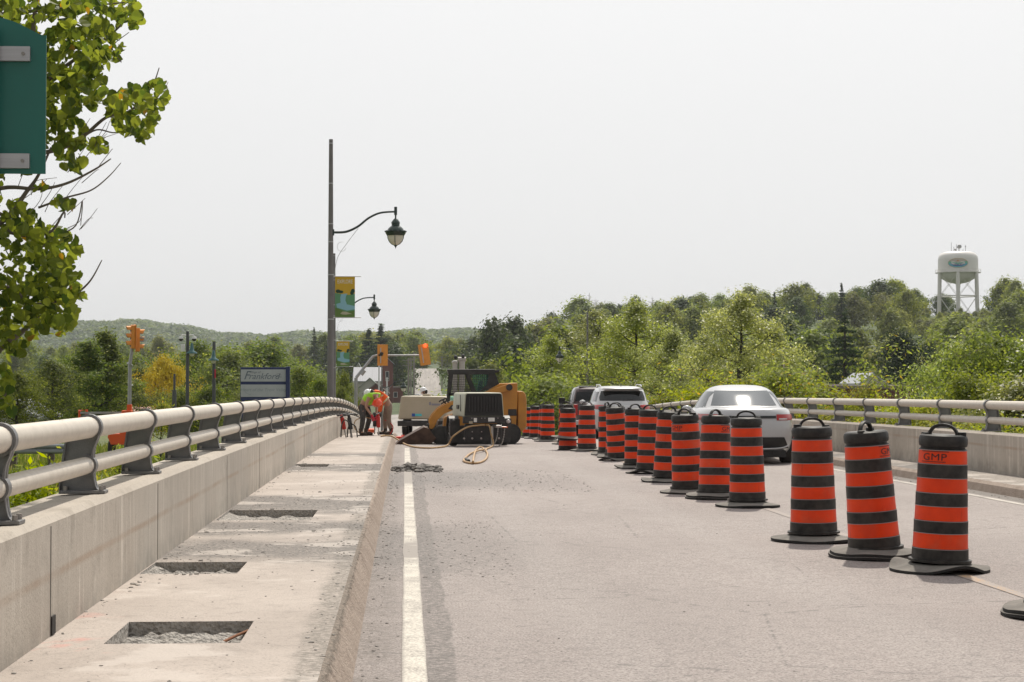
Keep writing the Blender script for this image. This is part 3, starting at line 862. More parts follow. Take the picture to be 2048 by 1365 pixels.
def sprinkle(n, x0, x1, y0, y1, s0, s1, zoff, clump=None, pw=1.0):
    for _ in range(n):
        if clump: x, y = rg.normal(clump[0], clump[2]), rg.normal(clump[1], clump[3])
        else: x, y = rg.uniform(x0, x1), y0 + (y1 - y0) * rg.uniform() ** pw
        x = min(max(x, x0), x1); y = min(max(y, y0), y1)
        s = (s0 + (s1 - s0) * rg.uniform() ** 5) * .62
        zz = zoff
        if zoff > .1 and inhole(x, y): zz = zoff - .07
        P.append((x, y, Bf(y) + zz + s * .15)); S.append(s)
sw = SW
for a, b in ((12.7, 14.3), (15.0, 16.3), (17.6, 20.0), (26.0, 28.6)): sprinkle(420, -1.7, -.36, a, b, .003, .020, sw)
sprinkle(900, -1.7, -.34, 7, 34, .003, .016, sw)
sprinkle(500, -.5, -.34, 7, 34, .004, .02, sw)
sprinkle(260, -1.72, -1.62, 7, 34, .004, .03, sw)
for h in holes: sprinkle(260, h[0] + .02, h[1] - .02, h[2] + .02, h[3] - .02, .006, .045, sw - .01)
for h in holes[1:]: sprinkle(240, -1.71, -1.3, h[2] - .1, h[3] + .1, .006, .05, sw)
tag(stones("rubble", np.array(P), np.array(S), M_stone, 3), kind='stuff')
M_rust = mat("rusty_rebar", (.20, .075, .035), .9, col2=(.30, .14, .07), nscale=30)
for p0, p1, lab in (((-1.385, 8.70), (-1.08, 8.685), "rusty rebar lying along the near edge of the closest cut-out hole"), ((-.90, 9.05), (-.80, 9.30), "short rusty rebar slanting up at the right end of the closest cut-out hole")):
    z0r = Bf(9) + SW - .055
    mb = MB(); mb.tube([(p0[0], p0[1], z0r), ((p0[0] + p1[0]) / 2, (p0[1] + p1[1]) / 2 + .004, z0r + .012), (p1[0], p1[1], z0r + .02)], .008, 8)
    tag(mb.build("rebar", M_rust, smooth=60), lab, "rebar")
P, S = [], []
sprinkle(1100, -.25, .9, 13.0, 18.5, .003, .018, 0.0)
sprinkle(1400, -.25, 2.6, 23.5, 30, .004, .022, 0.0)
sprinkle(500, -.25, .9, 7, 24, .003, .014, 0.0)
sprinkle(260, .5, 7, 8, 40, .004, .016, 0.0)
sprinkle(500, -.24, -.1, 7, 34, .005, .025, 0.0)
sprinkle(500, 7.3, 7.6, 17, 40, .005, .03, 0.0)
sprinkle(60, -1.7, -.4, 8, 25, .01, .03, sw)
tag(stones("gravel", np.array(P), np.array(S), M_stone2, 4), kind='stuff')
P, S = [], []
for _ in range(520):
    t = rg.uniform(); x = -.2 + .8 * t; y = 30.2 + rg.normal(0, .35)
    h = .11 * math.exp(-((x - .15) / .28) ** 2) * math.exp(-((y - 30.2) / .45) ** 2)
    s = .012 + .05 * rg.uniform() ** 2.5
    P.append((x, y, Bf(y) + rg.uniform(0, max(h, .01)) + s * .2)); S.append(s)
for x, y, s in ((.42, 30.0, .09), (.30, 30.4, .11), (.05, 30.3, .09), (-.08, 29.8, .07), (.52, 29.9, .06), (.2, 29.7, .07)): P.append((x, y, Bf(y) + .05)); S.append(s)
tag(stones("rubble_pile", np.array(P), np.array(S), M_stone2, 6, .9), "low grey heap of broken concrete lying on the white edge line by the kerb", "rubble", kind='stuff')
# ------------------------------------------------------------------ vehicles
def car_paint(name, col, metal=0.0):
    m = mat(name, col, 0.32, metal, coat=0.8); return m
M_white_car = car_paint("pearl_white_paint", (0.46, 0.465, 0.475))
M_silver = car_paint("pale_silver_paint", (0.50, 0.50, 0.505))
M_darkred = car_paint("dark_red_paint", (0.05, 0.012, 0.012))
M_glass = mat("tinted_car_glass", (0.014, 0.022, 0.027), 0.035, ior=2.1)
M_glass2 = mat("dark_car_glass", (0.006, 0.007, 0.008), 0.06, ior=1.5)
M_blacktrim = mat("black_trim", (0.015, 0.015, 0.016), 0.5)
M_tyre = mat("tyre_rubber", (0.018, 0.018, 0.018), 0.8, col2=(0.05, 0.047, 0.045), nscale=6)
M_rim = mat("alloy_rim", (0.45, 0.45, 0.46), 0.3, 0.8)
M_tail = mat("tail_lamp_red", (0.38, 0.008, 0.008), 0.3)
M_tailw = mat("lamp_clear", (0.55, 0.50, 0.50), 0.15, coat=1.0)
M_plate = mat("licence_plate", (0.62, 0.63, 0.66), 0.4)
M_chrome = mat("chrome", (0.75, 0.75, 0.76), 0.12, 1.0)
NR = 64
def sring(z, hw, yf, yb, e):
    out = []
    cy, b = (yf + yb) / 2, (yf - yb) / 2
    for k in range(NR):
        a = 2 * math.pi * k / NR
        c, s = math.cos(a), math.sin(a)
        # squarer towards the corners so that every ring keeps even spacing
        x = hw * math.copysign(abs(c) ** (2 / e), c); y = cy + b * math.copysign(abs(s) ** (2 / e), s)
        out.append(Vector((x, y, z)))
    return out
class Shell:
    def __init__(s, rows):
        s.rows = rows
    def row(s, z):
        R_ = s.rows
        for i in range(len(R_) - 1):
            if R_[i][0] <= z <= R_[i + 1][0]:
                t = (z - R_[i][0]) / max(1e-9, R_[i + 1][0] - R_[i][0])
                return [a + (b - a) * t for a, b in zip(R_[i], R_[i + 1])]
        return R_[-1] if z > R_[-1][0] else R_[0]
    def pt(s, x, z, side):
        """point on the shell: side 'back'/'front' by x and z"""
        z_, hw, yf, yb, e = s.row(z)
        c = min(1.0, abs(x) / hw); sn = (max(0.0, 1 - c ** e)) ** (1 / e)
        cy, b = (yf + yb) / 2, (yf - yb) / 2
        return Vector((x, cy + (b if side == 'front' else -b) * sn, z))
    def ptside(s, y, z, sgn):
        z_, hw, yf, yb, e = s.row(z)
        cy, b = (yf + yb) / 2, (yf - yb) / 2
        q = min(1.0, abs(y - cy) / b); x = hw * (max(0.0, 1 - q ** e)) ** (1 / e)
        return Vector((sgn * x, y, z))
def patch(mb, P, us, vs, push):
    """panel laid on a shell; P(u,v) gives the point; push is the outward offset"""
    g = [[P(u, v) for u in us] for v in vs]
    out = []
    for j in range(len(vs)):
        for i in range(len(us)):
            a = g[j][min(i + 1, len(us) - 1)] - g[j][max(i - 1, 0)]
            b = g[min(j + 1, len(vs) - 1)][i] - g[max(j - 1, 0)][i]
            nn = a.cross(b)
            if nn.length > 0: nn.normalize()
            out.append(g[j][i] + nn * push)
    n = len(us); fs = []
    for j in range(len(vs) - 1):
        for i in range(n - 1): fs.append((j * n + i, j * n + i + 1, (j + 1) * n + i + 1, (j + 1) * n + i))
    mb.add(out, fs); return mb
def lin(a, b, n): return [a + (b - a) * i / (n - 1) for i in range(n)]
def back_panel(sh, x0, x1, z0, z1, push=.004, nx=14, nz=8, edge=None):
    mb = MB()
    def P(u, v):
        z = z0 + (z1 - z0) * v
        xa, xb = (edge(v) if edge else (x0, x1))
        return sh.pt(xa + (xb - xa) * u, z, 'back')
    return patch(mb, P, lin(0, 1, nx), lin(0, 1, nz), push)
def side_panel(sh, sgn, edges, z0, z1, push=.004, n=8):
    mb = MB()
    def P(u, v):
        z = z0 + (z1 - z0) * v; a, b = edges(v)
        return sh.ptside(a + (b - a) * u, z, sgn)
    return patch(mb, P, lin(0, 1, n), lin(0, 1, n), push * sgn)
def wheel(root, x, y, r, w):
    sg = 1 if x > 0 else -1
    mb = MB()
    prof = [(r * .62, -w / 2), (r * .9, -w / 2), (r * .985, -w * .38), (r, -w * .25), (r, w * .25), (r * .985, w * .38), (r * .9, w / 2), (r * .62, w / 2)]
    n = 28; vs, fs = [], []
    for k in range(n):
        a = 2 * math.pi * k / n
        for rr_, t in prof: vs.append((t, rr_ * math.cos(a), rr_ * math.sin(a)))
    m = len(prof)
    for k in range(n):
        for e in range(m): fs.append((k * m + e, k * m + (e + 1) % m, ((k + 1) % n) * m + (e + 1) % m, ((k + 1) % n) * m + e))
    mb.add(vs, fs)
    o = mb.build("wheel", M_tyre, root, smooth=40); o.location = (x, y, r)
    mb = MB(); mb.cyl((sg * w * .30, 0, 0), (sg * w * .36, 0, 0), r * .63, 24)
    for k in range(5):
        a = 2 * math.pi * k / 5
        mb.box((sg * w * .40, r * .33 * math.cos(a), r * .33 * math.sin(a)), (.03, r * .5, r * .14), (a, 0, 0))
    mb.build("rim", M_rim, o)
def mirror(root, x, y, z, m):
    mb = MB(); mb.ball((x, y, z), (.095, .06, .06), 12, 8); mb.cyl((x * .9, y, z - .03), (x * .78, y + .02, z - .08), .025, 8)
    mb.build("mirror", m, root, smooth=180)

def make_sedan(loc, rz):
    root = thing("sedan", "white four-door sedan driving away, seen from behind with sun glare on its rear window", "car", loc, rz)
    low = Shell([(.19, .78, 2.12, -2.10, 5), (.28, .85, 2.26, -2.25, 4.6), (.42, .885, 2.31, -2.31, 4.4), (.58, .89, 2.30, -2.325, 4.4), (.72, .888, 2.24, -2.315, 4.4), (.84, .876, 2.0, -2.285, 4.4), (.92, .855, 1.65, -2.255, 4.2), (.985, .825, 1.3, -2.23, 4), (1.012, .78, 1.15, -2.17, 4), (1.022, .70, 1.0, -2.02, 4), (1.03, .5, .8, -1.8, 4)])
    cab = Shell([(.96, .825, 1.25, -1.74, 3.1), (1.04, .785, 1.02, -1.50, 3.1), (1.12, .745, .83, -1.335, 3.1), (1.2, .70, .64, -1.175, 3.1), (1.28, .645, .46, -1.01, 3.1), (1.335, .59, .30, -.87, 3.1), (1.375, .53, .16, -.72, 3.0), (1.405, .45, .02, -.55, 2.9), (1.424, .35, -.1, -.38, 2.8), (1.435, .15, -.18, -.26, 2.5)])
    mb = MB(); mb.loft([sring(*r) for r in low.rows]); mb.loft([sring(*r) for r in cab.rows], cap0=False)
    mb.build("body", M_white_car, root, smooth=60)
    back_panel(cab, 0, 0, 1.055, 1.325, .005, 18, 8, lambda v: (-(.605 - .11 * v), .605 - .11 * v)).build("rear_window", M_glass, root, smooth=180)
    for sg in (-1, 1):
        side_panel(cab, sg, lambda v: (-1.05 + .22 * v, -.22 + .0 * v), 1.0, 1.31).build("side_window", M_glass, root, smooth=180)
        side_panel(cab, sg, lambda v: (-.17, .86 - .52 * v), 1.0, 1.31).build("side_window", M_glass, root, smooth=180)
        side_panel(cab, sg, lambda v: (-1.13 + .22 * v, -1.07 + .22 * v), 1.03, 1.20).build("quarter_window", M_glass, root, smooth=180)
        # tail lamp: wraps the corner
        o = back_panel(low, 0, 0, .80, .905, .010, 12, 6, lambda v, s=sg: ((.48, .868) if s > 0 else (-.868, -.48))).build("tail_lamp", M_tail, root, smooth=180)
        back_panel(low, 0, 0, .812, .836, .014, 8, 3, lambda v, s=sg: ((.52, .68) if s > 0 else (-.68, -.52))).build("reversing_light", M_tailw, o)
        mb = MB(); mb.box((sg * .80, -2.255, .50), (.05, .04, .18)); mb.build("reflector", M_tail, root, bevel=.01)
    back_panel(low, 0, 0, .835, .88, .012, 12, 3, lambda v: (-.47, .47)).build("lamp_strip", M_blacktrim, root, smooth=180)
    mb = MB(); mb.box((0, -2.338, .72), (.32, .012, .15)); mb.build("licence_plate", M_plate, root, bevel=.003)
    back_panel(low, 0, 0, .30, .50, .012, 16, 5, lambda v: (-.62 - .1 * (1 - v), .62 + .1 * (1 - v))).build("rear_diffuser", M_blacktrim, root, smooth=180)
    mb = MB(); mb.tube(catmull([(-.7, -2.30, .36), (-.45, -2.335, .30), (.45, -2.335, .30), (.7, -2.30, .36)], 6), .012, 8); mb.build("bumper_trim", M_white_car, root)
    mb = MB(); mb.box((0, -2.10, .2), (1.3, .3, .12)); mb.cyl((.45, -2.28, .22), (.45, -1.9, .22), .035, 10); mb.build("underbody", M_blacktrim, root)
    for x in (-.765, .765):
        for y in (-1.38, 1.32): wheel(root, x, y, .325, .22)
    for x in (-.90, .90): mirror(root, x, .66, .97, M_white_car)
    return root
make_sedan((6.36, 34.3, Bf(33.5)), R(-4.5))

def make_suv(loc, rz):
    root = thing("suv", "white SUV with dark wide rear window waiting in the lane ahead of the sedan", "car", loc, rz)
    low = Shell([(.25, .82, 2.2, -2.2, 5), (.36, .90, 2.33, -2.33, 4.6), (.55, .925, 2.35, -2.36, 4.6), (.75, .93, 2.33, -2.35, 4.6), (.92, .922, 2.25, -2.32, 4.6), (1.03, .90, 1.9, -2.27, 4.4), (1.09, .86, 1.5, -2.2, 4.2)])
    cab = Shell([(1.0, .89, 1.35, -2.24, 4.6), (1.09, .865, 1.15, -2.18, 4.6), (1.2, .835, .98, -2.09, 4.6), (1.35, .79, .72, -1.98, 4.6), (1.48, .745, .5, -1.88, 4.4), (1.56, .70, .34, -1.80, 4), (1.61, .62, .2, -1.66, 3.6), (1.635, .5, .05, -1.45, 3.2), (1.645, .25, -.3, -1.0, 2.6)])
    mb = MB(); mb.loft([sring(*r) for r in low.rows]); mb.loft([sring(*r) for r in cab.rows], cap0=False)
    mb.build("body", M_silver, root, smooth=60)
    back_panel(cab, 0, 0, 1.19, 1.485, .006, 18, 8, lambda v: (-(.735 - .10 * v - .12 * max(0, .35 - v)), .735 - .10 * v - .12 * max(0, .35 - v))).build("rear_window", M_glass2, root, smooth=180)
    mb = MB(); mb.tube([(0, -2.11, 1.20), (.3, -2.085, 1.235)], .012, 6); mb.build("wiper", M_blacktrim, root)
    mb = MB(); mb.prism([(-.66, 1.535), (.66, 1.535), (.6, 1.575), (-.6, 1.575)], -2.0, -1.74, 'y'); mb.build("roof_spoiler", M_silver, root, bevel=.015)
    for sg in (-1, 1):
        side_panel(cab, sg, lambda v: (-1.05 + .06 * v, -.25), 1.12, 1.5).build("side_window", M_glass2, root, smooth=180)
        side_panel(cab, sg, lambda v: (-.18, .95 - .45 * v), 1.12, 1.5).build("side_window", M_glass2, root, smooth=180)
        side_panel(cab, sg, lambda v: (-1.75 + .12 * v, -1.14 + .05 * v), 1.16, 1.46).build("quarter_window", M_glass2, root, smooth=180)
        back_panel(low, 0, 0, .93, 1.06, .012, 10, 5, lambda v, s=sg: ((.52, .885) if s > 0 else (-.885, -.52))).build("tail_lamp", M_tail, root, smooth=180)
        mb = MB(); mb.tube([(sg * .63, -1.55, 1.63), (sg * .64, -1.3, 1.675), (sg * .64, .0, 1.675), (sg * .62, .2, 1.62)], .018, 8); mb.build("roof_rail", M_chrome, root)
    back_panel(low, 0, 0, .36, .55, .012, 16, 4, lambda v: (-.75, .75)).build("rear_diffuser", M_blacktrim, root, smooth=180)
    mb = MB(); mb.box((0, -2.372, .80), (.32, .012, .15)); mb.build("licence_plate", M_plate, root, bevel=.003)
    mb = MB(); mb.tube([(0, -1.5, 1.64), (0, -1.62, 1.74)], .012, 6); mb.build("roof_antenna", M_blacktrim, root)
    for x in (-.80, .80):
        for y in (-1.42, 1.38): wheel(root, x, y, .37, .24)
    for x in (-1.03, 1.03): mirror(root, x, .75, 1.13, M_silver)
    return root
make_suv((6.72, 57.0, Bf(56)), R(-1.5))

def make_pickup(loc, rz):
    root = thing("pickup_truck", "dark red pickup truck at the head of the queue, left of the white SUV", "truck", loc, rz)
    bed = Shell([(.45, .88, 2.6, -2.85, 7), (.6, .95, 2.75, -2.9, 7), (.9, .97, 2.75, -2.92, 7), (1.1, .96, 2.6, -2.9, 7), (1.2, .95, 2.4, -2.88, 7)])
    cab = Shell([(1.1, .93, 1.75, -.98, 7), (1.25, .915, 1.45, -.96, 7), (1.45, .86, 1.15, -.92, 7), (1.65, .80, .85, -.86, 6), (1.76, .74, .65, -.78, 5), (1.80, .62, .45, -.62, 4), (1.815, .3, .1, -.3, 3)])
    mb = MB(); mb.loft([sring(*r) for r in bed.rows]); mb.build("body", M_darkred, root, smooth=50)
    mb = MB(); mb.loft([sring(*r) for r in cab.rows], cap0=False); cabo = mb.build("cab", M_darkred, root, smooth=50)
    back_panel(cab, 0, 0, 1.28, 1.70, .006, 14, 6, lambda v: (-(.76 - .07 * v), .76 - .07 * v)).build("rear_window", M_glass2, cabo, smooth=180)
    mb = MB(); mb.box((0, -.2, 1.822), (1.2, 1.0, .02)); mb.build("roof_panel", M_silver, cabo, bevel=.008)
    for sg in (-1, 1):
        side_panel(cab, sg, lambda v: (-.75, .15), 1.25, 1.68).build("side_window", M_glass2, cabo, smooth=180)
        side_panel(cab, sg, lambda v: (.22, 1.2 - .45 * v), 1.25, 1.68).build("side_window", M_glass2, cabo, smooth=180)
        mb = MB(); mb.tube([(sg * .845, -.93, 1.24), (sg * .80, -.90, 1.5), (sg * .74, -.85, 1.74)], .022, 8); mb.build("pillar_trim", M_silver, cabo)
        mb = MB(); mb.box((sg * .88, -2.90, 1.0), (.14, .08, .38)); mb.build("tail_lamp", M_tail, root, bevel=.015)
        mb = MB(); mb.box((sg * 1.13, 1.1, 1.28), (.24, .10, .22)); mb.cyl((sg * 1.0, 1.1, 1.22), (sg * .88, 1.1, 1.2), .03, 8); mb.build("mirror", M_blacktrim, root, bevel=.02)
    mb = MB(); mb.box((0, -2.935, .92), (1.5, .03, .5)); mb.box((0, -2.955, 1.08), (.3, .02, .08)); mb.build("tailgate", M_darkred, root, bevel=.012)
    mb = MB(); mb.box((0, -3.0, .55), (1.9, .16, .18)); mb.build("bumper", M_chrome, root, bevel=.03)
    for x in (-.86, .86):
        for y in (-1.75, 1.85): wheel(root, x, y, .39, .26)
    return root
make_pickup((7.0, 66.5, Bf(64.5)), R(-1.5))

# distant vans beyond the machines, seen between the compressor and the loader
def make_van(loc, rz, label, h):
    root = thing("cargo_van", label, "van", loc, rz)
    sh = Shell([(.35, .9, 2.5, -2.5, 8), (.6, .98, 2.6, -2.55, 8), (1.2, .98, 2.5, -2.55, 8), (1.4, .95, 2.0, -2.53, 8), (h - .15, .88, 1.3, -2.48, 7), (h - .03, .8, 1.0, -2.4, 6), (h, .6, .7, -2.1, 5)])
    mb = MB(); mb.loft([sring(*r) for r in sh.rows]); mb.build("body", M_silver, root, smooth=50)
    for a, b in ((-.72, -.06), (.06, .72)): back_panel(sh, a, b, h - .75, h - .25, .008).build("rear_window", M_glass2, root, smooth=180)
    for sg in (-1, 1):
        mb = MB(); mb.box((sg * .9, -2.54, 1.1), (.1, .06, .4)); mb.build("tail_lamp", M_tail, root, bevel=.01)
    for x in (-.8, .8):
        for y in (-1.7, 1.7): wheel(root, x, y, .36, .24)
make_van((2.9, 430, Bf(430)), 0, "small far white van on the town street beyond the beige compressor", 2.25)
make_van((7.9, 445, Bf(445)), R(80), "far white van standing side-on low behind the loader's lift arm", 2.0)
# ------------------------------------------------------------------ compact track loader (side on, bucket to the left)
M_cat = mat("loader_yellow", (0.53, 0.235, 0.035), 0.45, col2=(0.40, 0.17, 0.035), nscale=3, namt=0.7, bump=0.03)
M_mblack = mat("machine_black", (0.016, 0.016, 0.017), 0.5, col2=(0.045, 0.042, 0.04), nscale=5)
M_bucket = mat("worn_bucket_steel", (0.05, 0.026, 0.018), 0.6, 0.3, col2=(0.11, 0.065, 0.045), nscale=5)
M_steel = mat("bright_steel", (0.45, 0.44, 0.43), 0.3, 0.9)
M_teal_glass = bpy.data.materials.new("teal_cab_glass"); M_teal_glass.use_nodes = True
_b = M_teal_glass.node_tree.nodes["Principled BSDF"]
_b.inputs["Base Color"].default_value = (0.45, 0.85, 0.78, 1); _b.inputs["Roughness"].default_value = 0.05; _b.inputs["Transmission Weight"].default_value = 0.9; _b.inputs["IOR"].default_value = 1.05
M_cream = mat("white_decal", (0.75, 0.74, 0.70), 0.5)
LD = 47.0
loader = thing("track_loader", "yellow and black compact track loader parked side-on with its bucket on the ground", "loader", (UX(925, LD), LD, Bf(LD)))
def L(cx, cy):                                           # outline points read off the machine, metres
    return ((780 + cx / 5.936 - 925) / 76.6, (887.5 - 700 - cy / 5.936) / 76.6)
hw = .62
mb = MB(); mb.prism([L(840, 720), L(1120, 500), L(1290, 400), L(1500, 392), L(1500, 600), L(1480, 968), L(620, 968), L(640, 800)], -.52, .52)
mb.build("body", M_cat, loader, bevel=.02)
mb = MB(); mb.prism([L(1503, 490), L(1560, 488), L(1598, 520), L(1610, 600), L(1610, 915), L(1560, 968), L(1503, 968)], -.46, .46)
dr = mb.build("rear_door", M_cat, loader, bevel=.035, seg=3)
mb = MB(); mb.box((L(1612, 930)[0], -.3, L(1612, 930)[1]), (.05, .06, .06)); mb.build("latch", M_steel, dr)
mb = MB(); mb.box((L(1440, 740)[0], -.528, L(1440, 740)[1]), (.22, .012, .17)); mb.build("vent_grille", M_mblack, loader, bevel=.004)
# cab of black tube with side mesh and glass
mb = MB()
mb.prism([L(678, 232), L(1235, 232), L(1240, 285), L(690, 290)], -.50, .50); cab_roof = mb.build("cab_roof", M_mblack, loader, bevel=.015)
cabn = MB()
for sgn in (-1, 1):
    a, b = (.44, .50) if sgn > 0 else (-.50, -.44)
    cabn.prism([L(700, 285), L(745, 285), L(705, 610), L(675, 610)], a, b)
    cabn.prism([L(895, 285), L(930, 285), L(1020, 500), L(975, 500)], a, b)
    cabn.prism([L(1165, 285), L(1240, 285), L(1285, 405), L(1150, 470), L(1040, 500), L(1140, 420)], a, b)
    cabn.prism([L(690, 520), L(840, 520), L(840, 542), L(690, 542)], a, b)
    cabn.prism([L(740, 280), L(1170, 280), L(1170, 292), L(740, 292)], a, b)
cabn.prism([L(1240, 285), L(1285, 405), L(1275, 500), L(1255, 500)], -.44, .44)
cabn.build("cab_frame", M_mblack, loader)
def mesh_screen(poly_x0, poly_x1, z0, z1, y, nx, nz, nm, skew):
    mb = MB()
    for i in range(nx + 1):
        t = i / nx; x0 = poly_x0 + (poly_x1 - poly_x0) * t
        mb.tube([(x0 + skew * (1 - t), y, z0), (x0, y, z1)], .0055, 5)
    for j in range(nz + 1):
        z = z0 + (z1 - z0) * j / nz; s = skew * (1 - j / nz)
        mb.tube([(poly_x0 + s, y, z), (poly_x1, y, z)], .0055, 5)
    return mb.build(nm, M_mblack, loader)
xa, zt_ = L(745, 292); xb_, zb_ = L(1160, 515)
mesh_screen(xa, xb_, zb_, zt_, -.485, 17, 11, "window_mesh", -.06)
mesh_screen(xa, xb_, zb_, zt_, .485, 17, 11, "window_mesh", -.06)
mb = MB(); mb.box(((xa + xb_) / 2 + .25, -.46, (zt_ + zb_) / 2), (.42, .008, zt_ - zb_)); mb.build("side_window", M_teal_glass, loader)
mb = MB(); mb.box((L(770, 575)[0], -.46, L(770, 575)[1]), (.27, .008, .12)); mb.build("side_window", M_teal_glass, loader)
mb = MB(); mb.box((.25, .1, 1.15), (.42, .45, .12)); mb.box((.44, .1, 1.4), (.10, .42, .5), (0, R(10), 0)); mb.build("operator_seat", M_mblack, loader, bevel=.03)
mb = MB(); mb.prism([L(1232, 245), L(1290, 238), L(1285, 268), L(1240, 275)], -.46, -.34); mb.build("work_light", M_mblack, loader, bevel=.01)
# lift arms, one each side
arm = [L(465, 925), L(462, 815), L(500, 760), L(560, 690), L(650, 640), L(740, 610), L(830, 590), L(1115, 496), L(1330, 425), L(1420, 395), L(1440, 470), L(1300, 510), L(1000, 640), L(880, 700), L(740, 712), L(640, 752), L(575, 812), L(545, 850), L(528, 905), L(500, 935)]
for a, b in ((-.66, -.55), (.55, .66)):
    mb = MB(); mb.prism(arm, a, b); o = mb.build("lift_arm", M_cat, loader, bevel=.012)
    if a < 0:
        c = L(1400, 445); mb = MB(); mb.cyl((c[0], -.665, c[1]), (c[0], -.70, c[1]), .085, 16); mb.build("pivot_cover", M_mblack, o)
        mb = MB(); mb.prism([L(682, 700), L(720, 652), L(830, 640), L(835, 710), L(760, 712)], -.664, -.660); d = mb.build("decal", M_mblack, o)
        c = L(785, 680); mb = MB()
        text_mb("CAT", .13, mb, lambda x, y, z: (c[0] + x, -.668 - z, c[1] + y), depth=.001); mb.build("lettering", M_cream, o)
        mb = MB(); c2 = L(795, 690); mb.prism([(c2[0] - .05, c2[1] - .035), (c2[0] + .05, c2[1] - .035), (c2[0], c2[1] + .015)], -.6672, -.6652); mb.build("decal_triangle", M_cat, o)
# bucket with a curved back and side plates
prof = [L(75, 1112), L(110, 1068), L(400, 905), L(462, 925), L(500, 985), L(545, 1035), L(500, 1090), L(450, 1130), L(300, 1116), L(160, 1118)]
mb = MB(); mb.prism(prof, -.86, .86); bk = mb.build("bucket", M_bucket, loader, bevel=.01)
mb = MB(); e = L(90, 1122); mb.prism([(e[0] - .05, 0.004), (e[0] + .75, 0.004), (e[0] + .75, .03), (e[0], .03)], -.88, .88); mb.build("cutting_edge", M_bucket, bk)
mb = MB(); mb.prism([L(440, 880), L(530, 860), L(560, 1000), L(480, 1060)], -.5, -.35); mb.prism([L(440, 880), L(530, 860), L(560, 1000), L(480, 1060)], .35, .5); mb.build("quick_coupler", M_mblack, loader)
mb = MB(); mb.tube([(*[L(560, 830)[0]], -.45, L(560, 830)[1]), (L(520, 1000)[0], -.45, L(520, 1000)[1])], .035, 10); mb.build("tilt_cylinder", M_steel, loader, smooth=40)
mb = MB()
for k, (cx, cy) in enumerate(((600, 600), (625, 628), (655, 612), (640, 585))):
    mb.tube(catmull([(L(cx - 20, cy + 14)[0], -.3 + .06 * k, L(cx, cy + 16)[1]), (L(cx, cy)[0], -.3 + .06 * k, L(cx, cy)[1]), (L(cx + 25, cy - 8)[0], -.3 + .06 * k, L(cx, cy - 6)[1]), (L(cx + 40, cy + 30)[0], -.3 + .06 * k, L(cx, cy + 30)[1])], 4), .02, 7)
mb.build("hydraulic_hose", M_mblack, loader, smooth=180)
# rubber tracks with rollers
for a, b in ((-.78, -.42), (.42, .78)):
    mb = MB(); xs0, xs1 = -.63, 1.25
    pts = []
    for w in np.linspace(math.pi / 2, 3 * math.pi / 2, 10): pts.append((xs0 + .22 * math.cos(w), .235 + .23 * math.sin(w)))
    for w in np.linspace(-math.pi / 2, math.pi / 2, 10): pts.append((xs1 + .24 * math.cos(w), .27 + .265 * math.sin(w)))
    mb.prism(pts, a, b); tr = mb.build("track", M_tyre, loader, bevel=.02)
    yy = a - .012 if a < 0 else b + .012
    for x, r, z in ((xs0, .14, .235), (xs1, .17, .27), (-.15, .09, .12), (.2, .09, .12), (.55, .09, .12), (.9, .09, .12)):
        mb = MB(); mb.cyl((x, yy, z), (x, (a + b) / 2, z), r, 18); w = mb.build("roller", M_mblack, tr)
    mb = MB()
    for k in range(28):
        x = xs0 - .05 + (xs1 - xs0 + .1) * k / 27
        mb.box((x, (a + b) / 2, .012), (.035, b - a + .004, .03))
    mb.build("track_lug", M_tyre, tr)

# ------------------------------------------------------------------ towable compressors
M_khaki = mat("khaki_panel", (0.33, 0.33, 0.24), 0.5, col2=(0.42, 0.42, 0.32), nscale=2)
M_beige = mat("beige_panel", (0.46, 0.40, 0.30), 0.5, col2=(0.40, 0.345, 0.25), nscale=1.5)
M_louvre = mat("louvre_black", (0.012, 0.012, 0.012), 0.6)
CD = 43.5
comp = thing("air_compressor", "towable air compressor with black louvred end and khaki side in front of the loader", "compressor", (UX(968, CD), CD + .1, Bf(CD)), R(7.5))
mb = MB(); mb.prism([(-.50, .72), (.50, .72), (.46, 1.26), (.42, 1.305), (-.42, 1.305), (-.46, 1.26)], 0.0, 1.75); mb.build("hood", M_khaki, comp, bevel=.03, seg=3)
mb = MB(); mb.prism([(-.475, .745), (.475, .745), (.435, 1.255), (.40, 1.28), (-.40, 1.28), (-.435, 1.255)], -.02, -.004)
fr = mb.build("end_panel", M_louvre, comp)
for k in range(11):
    x = -.36 + .072 * k
    mb = MB(); mb.box((x, -.034, 1.03), (.022, .028, .36)); mb.build("louvre", M_mblack, fr, bevel=.004)
mb = MB(); mb.box((-.503, .45, 1.05), (.012, .035, .40)); mb.build("door_seam", M_mblack, comp)
mb = MB(); mb.box((-.497, .9, .95), (.02, .30, .10)); mb.build("door_latch", M_mblack, comp, bevel=.005)
mb = MB(); mb.box((0, .02, .645), (1.02, .12, .165)); bp = mb.build("bumper", M_mblack, comp, bevel=.012)
for x, z, w, h, m in ((-.325, .585, .09, .06, M_beige), (-.215, .645, .075, .10, M_cream), (.18, .655, .16, .09, M_cream)):
    mb = MB(); mb.box((x, -.044, z), (w, .008, h)); mb.build("data_plate", m, bp)
for x in (-.3, -.06, .02, .34):
    mb = MB(); mb.cyl((x, -.04, .69), (x, -.052, .69), .013, 8); mb.build("bolt", M_steel, bp)
mb = MB(); mb.box((0, .1, .34), (.9, .12, .42)); under = mb.build("chassis_panel", M_mblack, comp, bevel=.01)
for x, z in ((-.28, .2), (-.06, .2), (.38, .2), (-.48, .2), (-.28, .36), (-.05, .36)):
    mb = MB(); mb.cyl((x, .035, z), (x, .01, z), .024 if z < .3 else .013, 10); mb.build("bolt", M_steel, under)
